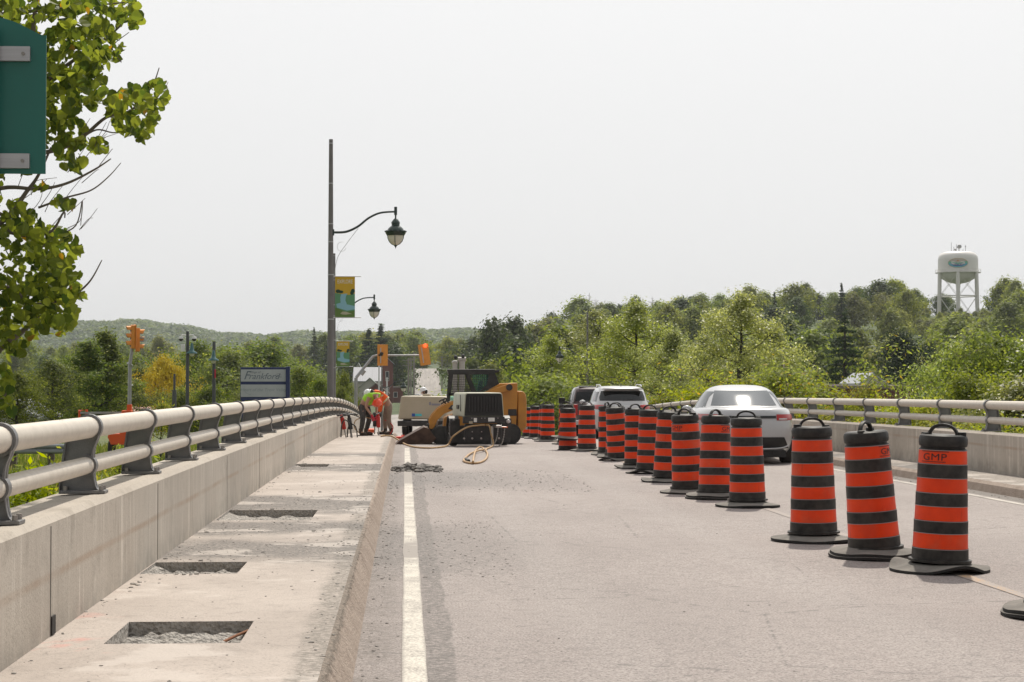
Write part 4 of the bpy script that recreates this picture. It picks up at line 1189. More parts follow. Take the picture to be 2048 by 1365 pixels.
for sg in (-1, 1):
    arcp = [(.34 * math.cos(w) + .75, .30 + .44 * math.sin(w)) for w in np.linspace(-.1, math.pi + .1, 16)]
    inn = [(.31 * math.cos(w) + .75, .30 + .41 * math.sin(w)) for w in np.linspace(math.pi + .1, -.1, 16)]
    mb = MB(); mb.prism(arcp + inn, sg * .52, sg * .76, 'x'); mb.prism([(.41, .28), (.44, .28), (.44, .66), (.41, .66)], sg * .52, sg * .76, 'x'); fd = mb.build("fender", M_mblack, comp)
    n0 = len(bpy.data.objects); wheel(comp, sg * .63, .75, .30, .19)
    mb = MB(); mb.ball((sg * .68, .40, .60), (.06, .03, .05), 12, 8); mb.build("tail_lamp", M_tailw if sg > 0 else M_mblack, fd, smooth=180)
    for z in (.3,): 
        mb = MB(); mb.box((sg * .63, .44, .35), (.22, .02, .52)); mb.build("mud_flap", M_mblack, comp)
mb = MB(); mb.cyl((.16, -.25, .02), (.16, -.25, .50), .028, 10); mb.cyl((.16, -.25, .02), (.16, -.25, .0), .07, 12); mb.build("jockey_stand", M_steel, comp, smooth=40)
mb = MB(); mb.box((.27, -.3, .50), (.14, .5, .06)); mb.box((.40, -.52, .48), (.14, .06, .035)); mb.build("tow_hitch", M_steel, comp, bevel=.012)
mb = MB(); mb.box((.42, -.56, .48), (.13, .04, .03)); mb.build("hitch_handle", mat("hitch_orange", (.6, .12, .02), .5), comp, bevel=.006)
M_chain = mat("chain_steel", (.30, .29, .28), .35, .8)
for dx, dpt in ((.20, .38), (.36, .42)):
    mb = MB(); pts = catmull([(dx + .06, -.5, .48), (dx + .045, -.5, .48 - dpt * .45), (dx, -.48, .48 - dpt * .9), (dx - .06, -.4, .035)], 7)
    for i in range(len(pts) - 1):
        c = (pts[i] + pts[i + 1]) / 2; d = (pts[i + 1] - pts[i])
        mb.box(c, (.028 if i % 2 else .012, .012 if i % 2 else .028, d.length * 1.15), d.to_track_quat('Z', 'Y').to_euler())
    mb.build("safety_chain", M_chain, comp)
# beige compressor beyond the loader
B2 = 55.0
comp2 = thing("air_compressor", "beige air compressor on a trailer half hidden behind the loader's bucket", "compressor", (UX(845, B2), B2, Bf(B2)), R(-14))
mb = MB(); mb.prism([(-.78, .60), (.78, .60), (.74, 1.30), (-.68, 1.32)], 0, 1.7); mb.build("hood", M_beige, comp2, bevel=.05, seg=3)
M_blue = mat("decal_blue", (.03, .10, .38), .5); M_cyan = mat("decal_cyan", (.10, .55, .60), .5)
mb = MB(); mb.box((-.28, -.006, .74), (.10, .010, .09)); mb.build("decal", M_blue, comp2)
mb = MB(); mb.box((-.12, -.006, .74), (.20, .010, .07)); mb.build("decal", M_cyan, comp2)
mb = MB(); mb.box((.42, -.006, 1.06), (.26, .010, .06)); mb.box((.24, -.006, 1.09), (.06, .010, .10)); mb.build("decal", mat("decal_grey", (.25, .24, .28), .5), comp2)
mb = MB(); mb.box((0, .3, .48), (1.5, .9, .16)); mb.build("chassis", M_mblack, comp2, bevel=.02)
mb = MB(); mb.box((0, -.06, .50), (1.35, .06, .12)); mb.build("bumper", M_steel, comp2, bevel=.01)
for x in (-.55, -.2):
    mb = MB(); mb.box((x, -.1, .42), (.14, .02, .06)); mb.build("reflector", M_cream, comp2)
for sg in (-1, 1): wheel(comp2, sg * .70, .9, .32, .2)
mb = MB(); mb.box((-.05, .8, 1.34), (.22, .25, .06)); mb.build("lifting_eye", M_beige, comp2, bevel=.01)

# pale twin hydraulic rams rising behind the loader cab
M_palegrey = mat("pale_grey_metal", (.42, .40, .37), .5, .2)
hb = thing("hydraulic_ram_rig", "pale twin cylinders of a machine rising behind the loader cab roof", "machine", (UX(917, 60), 60, Bf(60)))
def HB(px): return (px - 917) * 60 / FPX
def HZ_(py): return CAMZ + (760 - py) * 60 / FPX - Bf(60)
mb = MB(); mb.box((.0, .4, .55), (1.3, 1.4, .8)); mb.build("base", M_palegrey, hb, bevel=.05)
mb = MB(); mb.cyl((HB(910), 0, .9), (HB(910), 0, HZ_(727)), .085, 14); mb.ball((HB(910), 0, HZ_(725)), (.11, .11, .07), 12, 8); a = mb.build("cylinder", M_palegrey, hb, smooth=40)
mb = MB(); mb.cyl((HB(923), 0, .9), (HB(924), 0, HZ_(722)), .10, 14); mb.cyl((HB(916), 0, HZ_(719)), (HB(932), 0, HZ_(719)), .075, 12); mb.build("cylinder", M_palegrey, hb, smooth=40)
for px, py in ((911, 715), (926, 713)):
    mb = MB(); mb.ball((HB(px), -.05, HZ_(py)), (.06, .06, .075), 10, 7); mb.build("end_cap", M_mblack, hb, smooth=180)

# ------------------------------------------------------------------ air hose across the pavement and the lane
M_hose = mat("tan_air_hose", (.45, .29, .14), .55, col2=(.36, .22, .10), nscale=8)
def gp(px, py, z=0.0):
    """a point of the carriageway seen at the given place"""
    d = 20.0
    for _ in range(40): d = (CAMZ - Bf(d) - z) * FPX / (py - 760)
    return Vector((UX(px, d), d, Bf(d) + z))
A = comp.location
hp = [A + Vector((.02, -.04, .52)), A + Vector((-.10, -.1, .52)), A + Vector((-.42, -.25, .47)), A + Vector((-.75, -.35, .26)), gp(896, 890, .05), gp(880, 894.5, .022), gp(855, 896, .022), gp(830, 894, .022), gp(812, 889, .022)]
k0 = Vector((-.10, hp[-1].y + 1.6, Bf(hp[-1].y + 1.6) + .06))
hp += [k0, Vector((-.36, k0.y + .5, Bf(k0.y) + SW + .02)), Vector((-.62, 47.5, Bf(47.5) + SW + .022)), Vector((-.55, 48.8, Bf(48.8) + SW + .022))]
mb = MB(); mb.tube(catmull(hp, 8), .021, 10); tag(mb.build("air_hose", M_hose, smooth=180), "tan air hose running from the black compressor to the kerb beside the bucket", "hose")
hp = [A + Vector((.05, -.04, .52)), A + Vector((.13, -.12, .50)), A + Vector((.17, -.25, .30)), A + Vector((.2, -.55, .06)), gp(972, 899, .022), gp(975, 908, .022), gp(972, 918, .022), gp(960, 925, .022), gp(944, 926.5, .022), gp(929, 923, .022), gp(929, 918, .022), gp(940, 908, .025), gp(955, 902, .05), gp(968, 898.5, .055), gp(960, 894.5, .05), gp(952, 900, .05), gp(948, 912, .045), gp(946, 924, .05)]
mb = MB(); mb.tube(catmull(hp, 8), .021, 10); tag(mb.build("air_hose", M_hose, smooth=180), "tan air hose dropping from the black compressor into a loop on the road", "hose")
mb = MB(); a, b = gp(938, 922, .03), gp(931, 918, .03); mb.tube([a, b], .028, 10); tag(mb.build("hose_coupling", M_mblack, smooth=40), "black metal coupling lying inside the loop of tan hose", "coupling")
# ------------------------------------------------------------------ people at work
def skin(name, J, E, m, parent, levels=2, root=None):
    """one continuous surface grown round a skeleton: J = {joint: (x, y, z, radius)}"""
    keys = list(J); idx = {k: i for i, k in enumerate(keys)}
    me = bpy.data.meshes.new(name)
    me.from_pydata([J[k][:3] for k in keys], [(idx[a], idx[b]) for a, b in E], [])
    o = bpy.data.objects.new(name, me); COL.objects.link(o)
    md = o.modifiers.new("skin", 'SKIN'); md.use_smooth_shade = True
    sd = o.modifiers.new("sub", 'SUBSURF'); sd.levels = levels; sd.render_levels = levels
    if not me.skin_vertices: me.skin_vertices.new() if hasattr(me.skin_vertices, "new") else None
    for k in keys:
        q = J[k][3]; q = q if isinstance(q, tuple) else (q, q)
        me.skin_vertices[0].data[idx[k]].radius = q
        me.skin_vertices[0].data[idx[k]].use_root = (k == root)
    dg = bpy.context.evaluated_depsgraph_get()
    m2 = bpy.data.meshes.new_from_object(o.evaluated_get(dg)); m2.name = name
    bpy.data.objects.remove(o); bpy.data.meshes.remove(me)
    m2.materials.clear(); m2.materials.append(m)
    o2 = bpy.data.objects.new(name, m2); link(o2, parent)
    m2.polygons.foreach_set("use_smooth", [True] * len(m2.polygons))
    return o2
M_skin = mat("skin", (.42, .24, .17), .55)
M_lime = mat("lime_hi_vis", (.42, .80, .04), .7, col2=(.34, .66, .03), nscale=6)
M_hio = mat("orange_hi_vis", (.90, .13, .012), .7, col2=(.75, .10, .01), nscale=6)
M_stripe = mat("reflective_stripe", (.62, .64, .40), .35)
M_hat_o = mat("orange_hard_hat", (.90, .10, .04), .3, coat=.3)
M_hat_w = mat("white_hard_hat", (.78, .78, .78), .3, coat=.3)
M_dkpant = mat("dark_work_trousers", (.045, .042, .040), .85, col2=(.09, .085, .08), nscale=8)
M_tanpant = mat("tan_work_trousers", (.27, .20, .155), .85, col2=(.21, .155, .12), nscale=8)
M_glove_r = mat("red_work_glove", (.55, .03, .06), .7)
M_glove_d = mat("dark_work_glove", (.03, .03, .03), .7)
M_boot = mat("work_boot", (.05, .035, .025), .7)
M_hair = mat("dark_hair", (.02, .015, .012), .7)
M_wshirt = mat("white_shirt", (.72, .72, .73), .8)
def hand(J, E, wrist, base, direc, side, s=1.0, up=None):
    """palm with four curled fingers and a thumb on its side, added to the body skeleton"""
    d = Vector(direc).normalized(); sd = Vector(side).normalized(); n = d.cross(sd).normalized()
    w = Vector(J[wrist][:3])
    palm = w + d * .05 * s
    J[base + 'palm'] = (*palm, .030 * s); E.append((wrist, base + 'palm'))
    for i, (off, ln) in enumerate(((-.030, .070), (-.010, .080), (.010, .076), (.030, .060))):
        a = palm + d * .035 * s + sd * off * s
        b = a + (d * .8 + n * .35).normalized() * ln * .5 * s
        c = b + (d * .25 + n * .95).normalized() * ln * .45 * s
        J[f'{base}f{i}a'] = (*a, .0115 * s); J[f'{base}f{i}b'] = (*b, .0095 * s); J[f'{base}f{i}c'] = (*c, .008 * s)
        E += [(base + 'palm', f'{base}f{i}a'), (f'{base}f{i}a', f'{base}f{i}b'), (f'{base}f{i}b', f'{base}f{i}c')]
    t = palm - sd * .040 * s - d * .01 * s; t2 = t + (d * .6 - sd * .4 + n * .6).normalized() * .045 * s
    J[base + 't1'] = (*t, .0125 * s); J[base + 't2'] = (*t2, .010 * s)
    E += [(base + 'palm', base + 't1'), (base + 't1', base + 't2')]
def hat_mesh(m, parent, c, tilt, s=1.0):
    mb = MB()
    prof = [(.172, -.005), (.168, .006), (.140, .012), (.136, .05), (.120, .095), (.085, .130), (.04, .148), (.0005, .152)]
    mb.lathe([(r * s, z * s) for r, z in prof], 20)
    mb.box((.0, -.175 * s, -.002), (.20 * s, .09 * s, .014))
    mb.tube([(0, -.13 * s, .06 * s), (0, -.06 * s, .145 * s), (0, .06 * s, .145 * s), (0, .13 * s, .06 * s)], .012, 6)
    o = mb.build("hard_hat", m, parent, smooth=50); o.location = c; o.rotation_euler = tilt
    return o
def person(label, loc, rz, P, mats, hat_tilt, group=None, bulk=0.0):
    """P gives the pose in local metres: +x is where the body bends to"""
    root = thing("person", label, "person", loc, rz, group)
    J, E = {}, []
    def add(k, p, r, frm=None):
        J[k] = (*p, r)
        if frm: E.append((frm, k))
    V = {k: Vector(v) for k, v in P.items()}
    add('hip', V['hip'], .125); add('waist', V['hip'].lerp(V['chest'], .45), .125 + bulk, 'hip'); add('chest', V['chest'], .145 + bulk, 'waist')
    add('neck', V['neck'], .058, 'chest'); hd = (V['head'] - V['neck'])
    add('jaw', V['neck'] + hd * .75, .072, 'neck'); add('head', V['head'], .088, 'jaw'); add('crown', V['head'] + hd.normalized() * .085, .07, 'head')
    for s, q in (('l', 1), ('r', -1)):
        o = Vector((0, q, 0))
        add('sh' + s, V['chest'].lerp(V['neck'], .4) + o * .185, .060, 'chest'); add('el' + s, V['elbow'] + o * V['arms'].x, .043, 'sh' + s); add('wr' + s, V['hand'] + o * V['arms'].y, .028, 'el' + s)
        hand(J, E, 'wr' + s, 'h' + s, (.1, -q * .3, -1), (0, q * .3, 1) if False else (1, 0, .1))
        add('th' + s, V['hip'] + o * .10 + Vector((0, 0, -.06)), .092, 'hip'); add('kn' + s, V['knee' + s], .058, 'th' + s); add('an' + s, V['ankle' + s], .040, 'kn' + s)
        f = Vector((.17, q * .03, -.05)); add('to' + s, V['ankle' + s] + f, .035, 'an' + s)
    body = skin("body", J, E, M_skin, root, 2, 'hip')
    # face: eyes, nose, mouth and ears on the head
    fd = V['face'].normalized(); hc = V['head']; upv = hd.normalized(); sdv = fd.cross(upv).normalized()
    mb = MB(); mb.mi = 0
    for q in (-1, 1): mb.ball(hc + fd * .080 + sdv * .032 * q + upv * .005, .013, 8, 6)
    mb.build("eye", M_cream, root); 
    mb = MB(); mb.ball(hc + fd * .098 - upv * .025, .017, 8, 6); mb.build("nose", M_skin, root)
    mb = MB(); mb.ball(hc + fd * .085 - upv * .06, (.022, .022, .008), 8, 6); mb.build("mouth", M_glove_r, root)
    for q in (-1, 1):
        mb = MB(); mb.ball(hc + sdv * .092 * q - upv * .01, (.018, .018, .03), 8, 6); mb.build("ear", M_skin, root)
    def sub(keys, edges, grow, m, nm, r0, ends=()):
        JJ = {}
        for k in keys: JJ[k] = (*J[k][:3], J[k][3] + grow)
        for k, p, r in ends: JJ[k] = (*p, r)
        return skin(nm, JJ, edges, m, root, 2, r0)
    tr = [('hip', 'waist')]
    ends = [('waist', V['hip'].lerp(V['chest'], .2), .125)]
    for s in 'lr':
        sock = V['ankle' + s] + (V['knee' + s] - V['ankle' + s]) * .12
        tr += [('hip', 'th' + s), ('th' + s, 'kn' + s), ('kn' + s, 'cf' + s)]
        ends.append(('cf' + s, sock, .062))
    sub(['hip', 'thl', 'knl', 'thr', 'knr'], tr, .022, mats['trousers'], "trousers", 'hip', ends)
    # jacket or vest
    ve = [('hem', 'waist'), ('waist', 'chest'), ('chest', 'col')]
    ends = [('hem', V['hip'].lerp(V['chest'], .12), .142), ('col', V['chest'].lerp(V['neck'], .75), .085)]
    for s, q in (('l', 1), ('r', -1)):
        ve += [('chest', 'sh' + s), ('sh' + s, 'sl' + s)]
        t = mats['sleeve']
        sp = Vector(J['sh' + s][:3]); ep = Vector(J['el' + s][:3]); wp = Vector(J['wr' + s][:3])
        if t <= 1: ends.append(('sl' + s, sp.lerp(ep, t), .066))
        else:
            ends += [('sl' + s, ep, .062), ('cu' + s, ep.lerp(wp, t - 1), .050)]; ve.append(('sl' + s, 'cu' + s))
    vest = sub(['waist', 'chest', 'shl', 'shr'], ve, .024, mats['vest'], mats['vname'], 'chest', ends)
    if mats.get('stripe'):
        ax = (V['chest'] - V['hip']).normalized()
        for t in (.35, .75):
            mb = MB(); c = V['hip'].lerp(V['chest'], t)
            qz = ax.to_track_quat('Z', 'Y').to_matrix()
            rr0 = .153 if t < .5 else .168
            vs = []
            for z in (-.022, .022):
                for k in range(20):
                    w = 2 * math.pi * k / 20; vs.append(c + qz @ Vector((rr0 * math.cos(w), rr0 * math.sin(w), z)))
            mb.add(vs, [(k, (k + 1) % 20, 20 + (k + 1) % 20, 20 + k) for k in range(20)])
            mb.build("reflective_stripe", M_stripe, vest)
    for s, q in (('l', 1), ('r', -1)):
        if mats.get('glove'):
            JJ = {k: v for k, v in J.items() if k.startswith('h' + s)}; EE = [(a, b) for a, b in E if a in JJ and b in JJ]
            JJ = {k: (*v[:3], v[3] + .006) for k, v in JJ.items()}
            w = Vector(J['wr' + s][:3]); e = Vector(J['el' + s][:3]); cuff = w.lerp(e, .18)
            JJ['cuff'] = (*cuff, .042); JJ['w'] = (*w, .036); EE += [('cuff', 'w'), ('w', f'h{s}palm')]
            skin("glove", JJ, EE, mats['glove'], root, 1, 'w')
        a = V['ankle' + s]
        mb = MB(); mb.tube([a + Vector((0, 0, .10)), a + Vector((0, 0, 0)), a + Vector((.03, 0, -.045))], [.058, .056, .06], 12)
        mb.ball(a + Vector((.10, q * .015, -.05)), (.135, .055, .05), 12, 8); mb.box(a + Vector((.08, q * .012, -.086)), (.27, .105, .022))
        mb.build("boot", M_boot, root, smooth=60)
    hat_mesh(mats['hat'], root, hc + upv * .035, hat_tilt, .84)
    if mats.get('hair'):
        mb = MB(); mb.ball(hc - fd * .03 - upv * .01, (.098, .098, .095), 12, 8); mb.build("hair", M_hair, root, smooth=180)
    return root
z0 = Bf(50) + SW
lime = person("worker in lime safety vest and orange hard hat bending over a breaker", (-1.12, 50.0, z0), R(-38),
    dict(hip=(0, 0, .86), chest=(.30, 0, 1.16), neck=(.40, 0, 1.09), head=(.44, 0, .955), face=(.45, 0, -.9), elbow=(.24, 0, .80), hand=(.36, 0, .54), arms=(.24, .09, 0),
         kneel=(.05, .16, .47), kneer=(.09, -.17, .46), anklel=(-.08, .17, .10), ankler=(.04, -.20, .10)),
    dict(trousers=M_dkpant, vest=M_lime, vname="safety_vest", sleeve=.30, stripe=False, glove=M_glove_r, hat=M_hat_o, hair=False), (0, R(118), R(0)), bulk=.045)
orange_p = person("worker in orange hi-vis shirt with lime stripes and tan trousers stooping, white hard hat", (-.46, 50.6, z0), R(180 + 10),
    dict(hip=(0, 0, .86), chest=(.30, 0, 1.17), neck=(.42, 0, 1.20), head=(.54, 0, 1.17), face=(.75, 0, -.65), elbow=(.24, 0, .86), hand=(.27, 0, .60), arms=(.22, .12, 0),
         kneel=(.03, .15, .46), kneer=(.07, -.15, .46), anklel=(-.05, .15, .10), ankler=(.06, -.17, .10)),
    dict(trousers=M_tanpant, vest=M_hio, vname="shirt", sleeve=1.85, stripe=True, glove=M_glove_d, hat=M_hat_w, hair=True), (0, R(62), 0), bulk=.02)
person("far worker in white shirt and white hard hat behind the beige compressor", (UX(862, 60.5), 60.5, Bf(60.5)), R(185),
    dict(hip=(0, 0, .95), chest=(.12, 0, 1.30), neck=(.19, 0, 1.44), head=(.24, 0, 1.55), face=(1, 0, -.3), elbow=(.16, 0, 1.02), hand=(.38, 0, .98), arms=(.26, .18, 0),
         kneel=(.02, .12, .50), kneer=(.04, -.12, .50), anklel=(0, .12, .10), ankler=(0, -.13, .10)),
    dict(trousers=M_dkpant, vest=M_wshirt, vname="shirt", sleeve=1.7, stripe=False, glove=None, hat=M_hat_w, hair=True), (0, R(20), 0))

def breaker(label, loc, rz, tilt, body_m):
    root = thing("pneumatic_breaker", label, "power tool", loc, rz)
    mb = MB(); mb.cyl((0, 0, .22), (0, 0, .52), .055, 12); mb.cyl((0, 0, .52), (0, 0, .60), .038, 12); b = mb.build("body", body_m, root, bevel=.01)
    mb = MB(); mb.tube([(-.24, 0, .56), (-.16, 0, .60), (.16, 0, .60), (.24, 0, .56)], .020, 8); mb.build("handle", M_mblack, root, smooth=60)
    mb = MB(); mb.cyl((0, 0, .005), (0, 0, .24), .018, 8); mb.build("chisel", M_steel, root)
    root.rotation_euler = (tilt[0], tilt[1], rz)
    return root
M_redtool = mat("red_tool_casing", (.5, .03, .02), .5)
breaker("red breaker held by the lime-vested worker against the concrete", (-.72, 49.9, z0 + .01), R(70), (0, R(-6)), M_redtool)
breaker("dark breaker held low by the orange-shirted worker", (-.85, 50.7, z0 + .01), R(80), (0, R(4)), M_mblack)
breaker("dark breaker leaning against the parapet wall left of the workers", (-1.5, 46.2, Bf(46) + SW), R(15), (R(0), R(-12)), M_redtool)
breaker("second dark breaker leaning beside the first at the parapet wall", (-1.34, 46.0, Bf(46) + SW), R(20), (0, R(-9)), M_mblack)
for dx, lab, h in ((-1.52, "black hose arch over the tools leaning at the parapet wall", .46), (-1.36, "lower black hose arch beside the leaning tools", .36)):
    mb = MB(); zz = Bf(45.8) + SW
    mb.tube(catmull([(dx - .10, 45.9, zz + .02), (dx - .08, 45.9, zz + h * .7), (dx + .0, 45.85, zz + h), (dx + .12, 45.8, zz + h * .75), (dx + .16, 45.75, zz + .02)], 7), .016, 8)
    tag(mb.build("air_hose", M_mblack, smooth=180), lab, "hose")
for pts, m, lab in (([(-1.18, 50.1, z0 + .02), (-1.38, 49.9, z0 + .2), (-1.36, 49.9, z0 + .42), (-1.1, 50, z0 + .50), (-.8, 50, z0 + .42)], M_hose, "thin tan hose looping up to the lime-vested worker's breaker"),
                  ([(-.42, 50.4, z0 + .02), (-.33, 50.4, z0 + .2), (-.40, 50.4, z0 + .33), (-.56, 50.5, z0 + .42)], M_redtool, "red hose curving up beside the orange worker's legs")):
    mb = MB(); mb.tube(catmull(pts, 7), .014, 8); tag(mb.build("air_hose", m, smooth=180), lab, "hose")
tc = thing("traffic_cone", "small red cone lying beside the loader bucket at the kerb", "cone", (UX(806, 51), 51, Bf(51)))
mb = MB(); mb.lathe([(.17, .03), (.13, .06), (.10, .20), (.055, .42), (.03, .5), (.0005, .5)], 16); mb.build("body", mat("red_cone", (.75, .06, .03), .5), tc, smooth=50)
mb = MB(); mb.box((0, 0, .015), (.36, .36, .03)); mb.build("base", mat("cone_base", (.55, .05, .02), .6), tc, bevel=.01)

tc.rotation_euler = (R(84), 0, R(-60)); tc.location.z += .17; tc.scale = (.48, .48, .48); tc.location.z -= .08
# ------------------------------------------------------------------ street lamps with banners
M_conc_pole = mat("grey_concrete_pole", (.20, .19, .19), .75, col2=(.16, .152, .152), nscale=3, bump=.1)
M_dkgreen = mat("dark_green_lamp_metal", (.012, .030, .024), .35, coat=.3)
M_lampglass = mat("frosted_lamp_glass", (.66, .63, .55), .25, coat=.5)
M_bandsteel = mat("strap_steel", (.5, .5, .5), .35, .8)
M_ban_y = mat("banner_yellow", (.60, .38, .03), .7)
M_ban_g = mat("banner_green", (.12, .30, .16), .7)
M_ban_dg = mat("banner_dark_green", (.02, .06, .035), .7)
M_ban_b = mat("banner_blue", (.25, .48, .58), .7)
M_ban_og = mat("banner_olive", (.12, .21, .05), .7)
def blob(mb, pts, y0, y1): mb.prism(pts, y0, y1)
def street_lamp(label, loc, rz, H, za, arm, banner, sc=1.0, zb=(0, 0)):
    root = thing("street_lamp", label, "street lamp", loc, rz, None)
    mb = MB(); mb.tube([(0, 0, -.3), (0, 0, 1.0), (0, 0, H)], [.11, .10, .058], 16); p = mb.build("pole", M_conc_pole, root, smooth=60)
    for z in (H - .12, H - 1.3, za + .25, za - .28, zb[1] + .05, zb[0] - .05):
        r = .112 - .054 * z / H
        mb = MB(); mb.cyl((0, 0, z - .015), (0, 0, z + .015), r + .006, 16); mb.build("strap", M_bandsteel, p)
    mb = MB(); pts = catmull([(.07, 0, za), (.45, 0, za + .02), (.80, 0, za + .18), (1.10, 0, za + .42), (1.45, 0, za + .58), (arm, 0, za + .62)], 6)
    mb.tube(pts, [.038 - .010 * i / len(pts) for i in range(len(pts))], 10); mb.cyl((.055, 0, za - .09), (.055, 0, za + .09), .05, 10); mb.build("arm", M_dkgreen, root, smooth=60)
    mb = MB(); mb.cyl((arm, 0, za + .52), (arm, 0, za + .76), .045, 12); mb.cyl((arm, 0, za + .40), (arm, 0, za + .54), .025, 10)
    c = (arm, 0, za - .42)
    mb.lathe([(.03, .84), (.06, .82), (.12, .74), (.135, .70), (.12, .69), (.12, .62), (.16, .60), (.22, .54), (.26, .46), (.265, .43)], 20, c)
    mb.lathe([(.265, .43), (.31, .45), (.295, .40), (.255, .33), (.24, .33)], 20, c)
    for k in range(12):
        a = 2 * math.pi * k / 12; mb.box((arm + .30 * math.cos(a), .30 * math.sin(a), c[2] + .455), (.05, .03, .04), (0, 0, a))
    mb.lathe([(.0005, -.06), (.02, -.0), (.045, .03), (.05, .05), (.03, .06)], 12, c)
    hood = mb.build("lamp_hood", M_dkgreen, root, smooth=40)
    mb = MB(); mb.lathe([(.04, .05), (.12, .09), (.19, .17), (.225, .26), (.235, .34)], 20, c); mb.build("lamp_globe", M_lampglass, root, smooth=180)
    mb = MB()
    for k in range(4):
        a = math.pi / 4 + math.pi / 2 * k + .7
        mb.tube([(arm + r * math.cos(a), r * math.sin(a), c[2] + z) for r, z in ((.04, .045), (.125, .085), (.196, .165), (.232, .26), (.242, .345))], .010, 6)
    mb.build("globe_cage", M_dkgreen, root, smooth=180)
    mb = MB(); pts = [(.09, 0, za - 1.35), (.2, 0, za - .75), (.45, 0, za - .35), (.8, 0, za + .12)]; mb.tube(catmull(pts, 6), .008, 5)
    mb.tube([(.32 + .13 * math.cos(w), 0, za - .42 + .14 * math.sin(w)) for w in np.linspace(1.2, 6.0, 14)], .006, 5); mb.build("scroll_bracket", M_bandsteel, root, smooth=180)
    if banner:
        z1, z0b = zb[1], zb[0]; w0, w1 = .13, .13 + banner
        h = z1 - z0b
        for z in (z1, z0b):
            mb = MB(); mb.tube([(.06, 0, z), (w1 + .18, 0, z)], .014, 8); mb.build("banner_arm", M_bandsteel, root)
        X = lambda t: w0 + banner * t
        Z = lambda t: z0b + h * t
        mb = MB(); mb.box((w0 + banner / 2, 0, (z0b + z1) / 2), (banner, .008, h)); bn = mb.build("banner", M_ban_y, root)
        for nm, m, poly, dp in (("meadow_print", M_ban_g, [(0, .0), (1, .0), (1, .58), (.7, .55), (.35, .57), (0, .60)], .0055),
                                ("river_print", M_ban_b, [(.30, .57), (.62, .585), (.55, .52), (.52, .42), (.60, .32), (1, .28), (1, .20), (.6, .17), (.1, .24), (.06, .33), (.28, .36), (.26, .48)], .0065),
                                ("bank_print", M_ban_og, [(0, 0), (1, 0), (1, .17), (.55, .14), (.2, .21), (0, .24)], .0075),
                                ("fish_print", mat("banner_pale", (.45, .42, .30), .7), [(.26, .10), (.38, .145), (.58, .14), (.78, .10), (.88, .08), (.76, .085), (.55, .07), (.36, .075)], .0085)):
            mb = MB(); blob(mb, [(X(a), Z(b)) for a, b in poly], -dp, dp); mb.build(nm, m, bn)
        mb = MB()
        for cx, cy, rx, ry in ((.15, .64, .12, .045), (.28, .625, .14, .035), (.9, .65, .10, .05), (.85, .60, .09, .05)):
            blob(mb, [(X(cx + rx * math.cos(a)), Z(cy + ry * math.sin(a))) for a in np.linspace(0, 6.283, 13)[:-1]], -.0095 - cx * .001, .0095 + cx * .001)
        mb.build("tree_print", M_ban_dg, bn)
        mb = MB(); text_mb("EXPLORE", .16 * banner / .85, mb, lambda x, y, z: (X(.5) + x, -.0055 - z, Z(.87) + y * 1.5), depth=.001); mb.build("lettering", M_cream, bn)
    return root
d1 = 53.0; u1 = UX(661, d1)
def zz_(py, d): return CAMZ + (760 - py) * d / FPX
b1 = Bf(d1) + .3
l1 = street_lamp("tall grey street lamp nearest on the left with a large yellow and green banner", (u1, d1, b1), 0, zz_(280, d1) - b1, zz_(466, d1) - b1, 1.90, .58, zb=(zz_(636, d1) - b1, zz_(554, d1) - b1))
d2 = 88.0; u2 = UX(668, d2); b2 = Bf(d2) + .3
l2 = street_lamp("second grey street lamp behind the tall one with a smaller banner", (u2, d2, b2), 0, zz_(508, d2) - b2, zz_(621, d2) - b2, 1.95, .62, zb=(zz_(734, d2) - b2, zz_(683, d2) - b2))
d3 = 125.0; u3 = UX(1175, d3); b3 = Bf(d3)
street_lamp("grey street lamp right of the road with its arm reaching left over the pickup", (u3, d3, b3), math.pi, zz_(625, d3) - b3, zz_(714, d3) - b3, 1.95, 0)
d4 = 155.0; u4 = UX(764, d4); b4 = Bf(d4)
street_lamp("small far street lamp beyond the signal mast on the left of the road", (u4, d4, b4), 0, zz_(708, d4) - b4, zz_(775, d4) - b4, 1.85, 0)

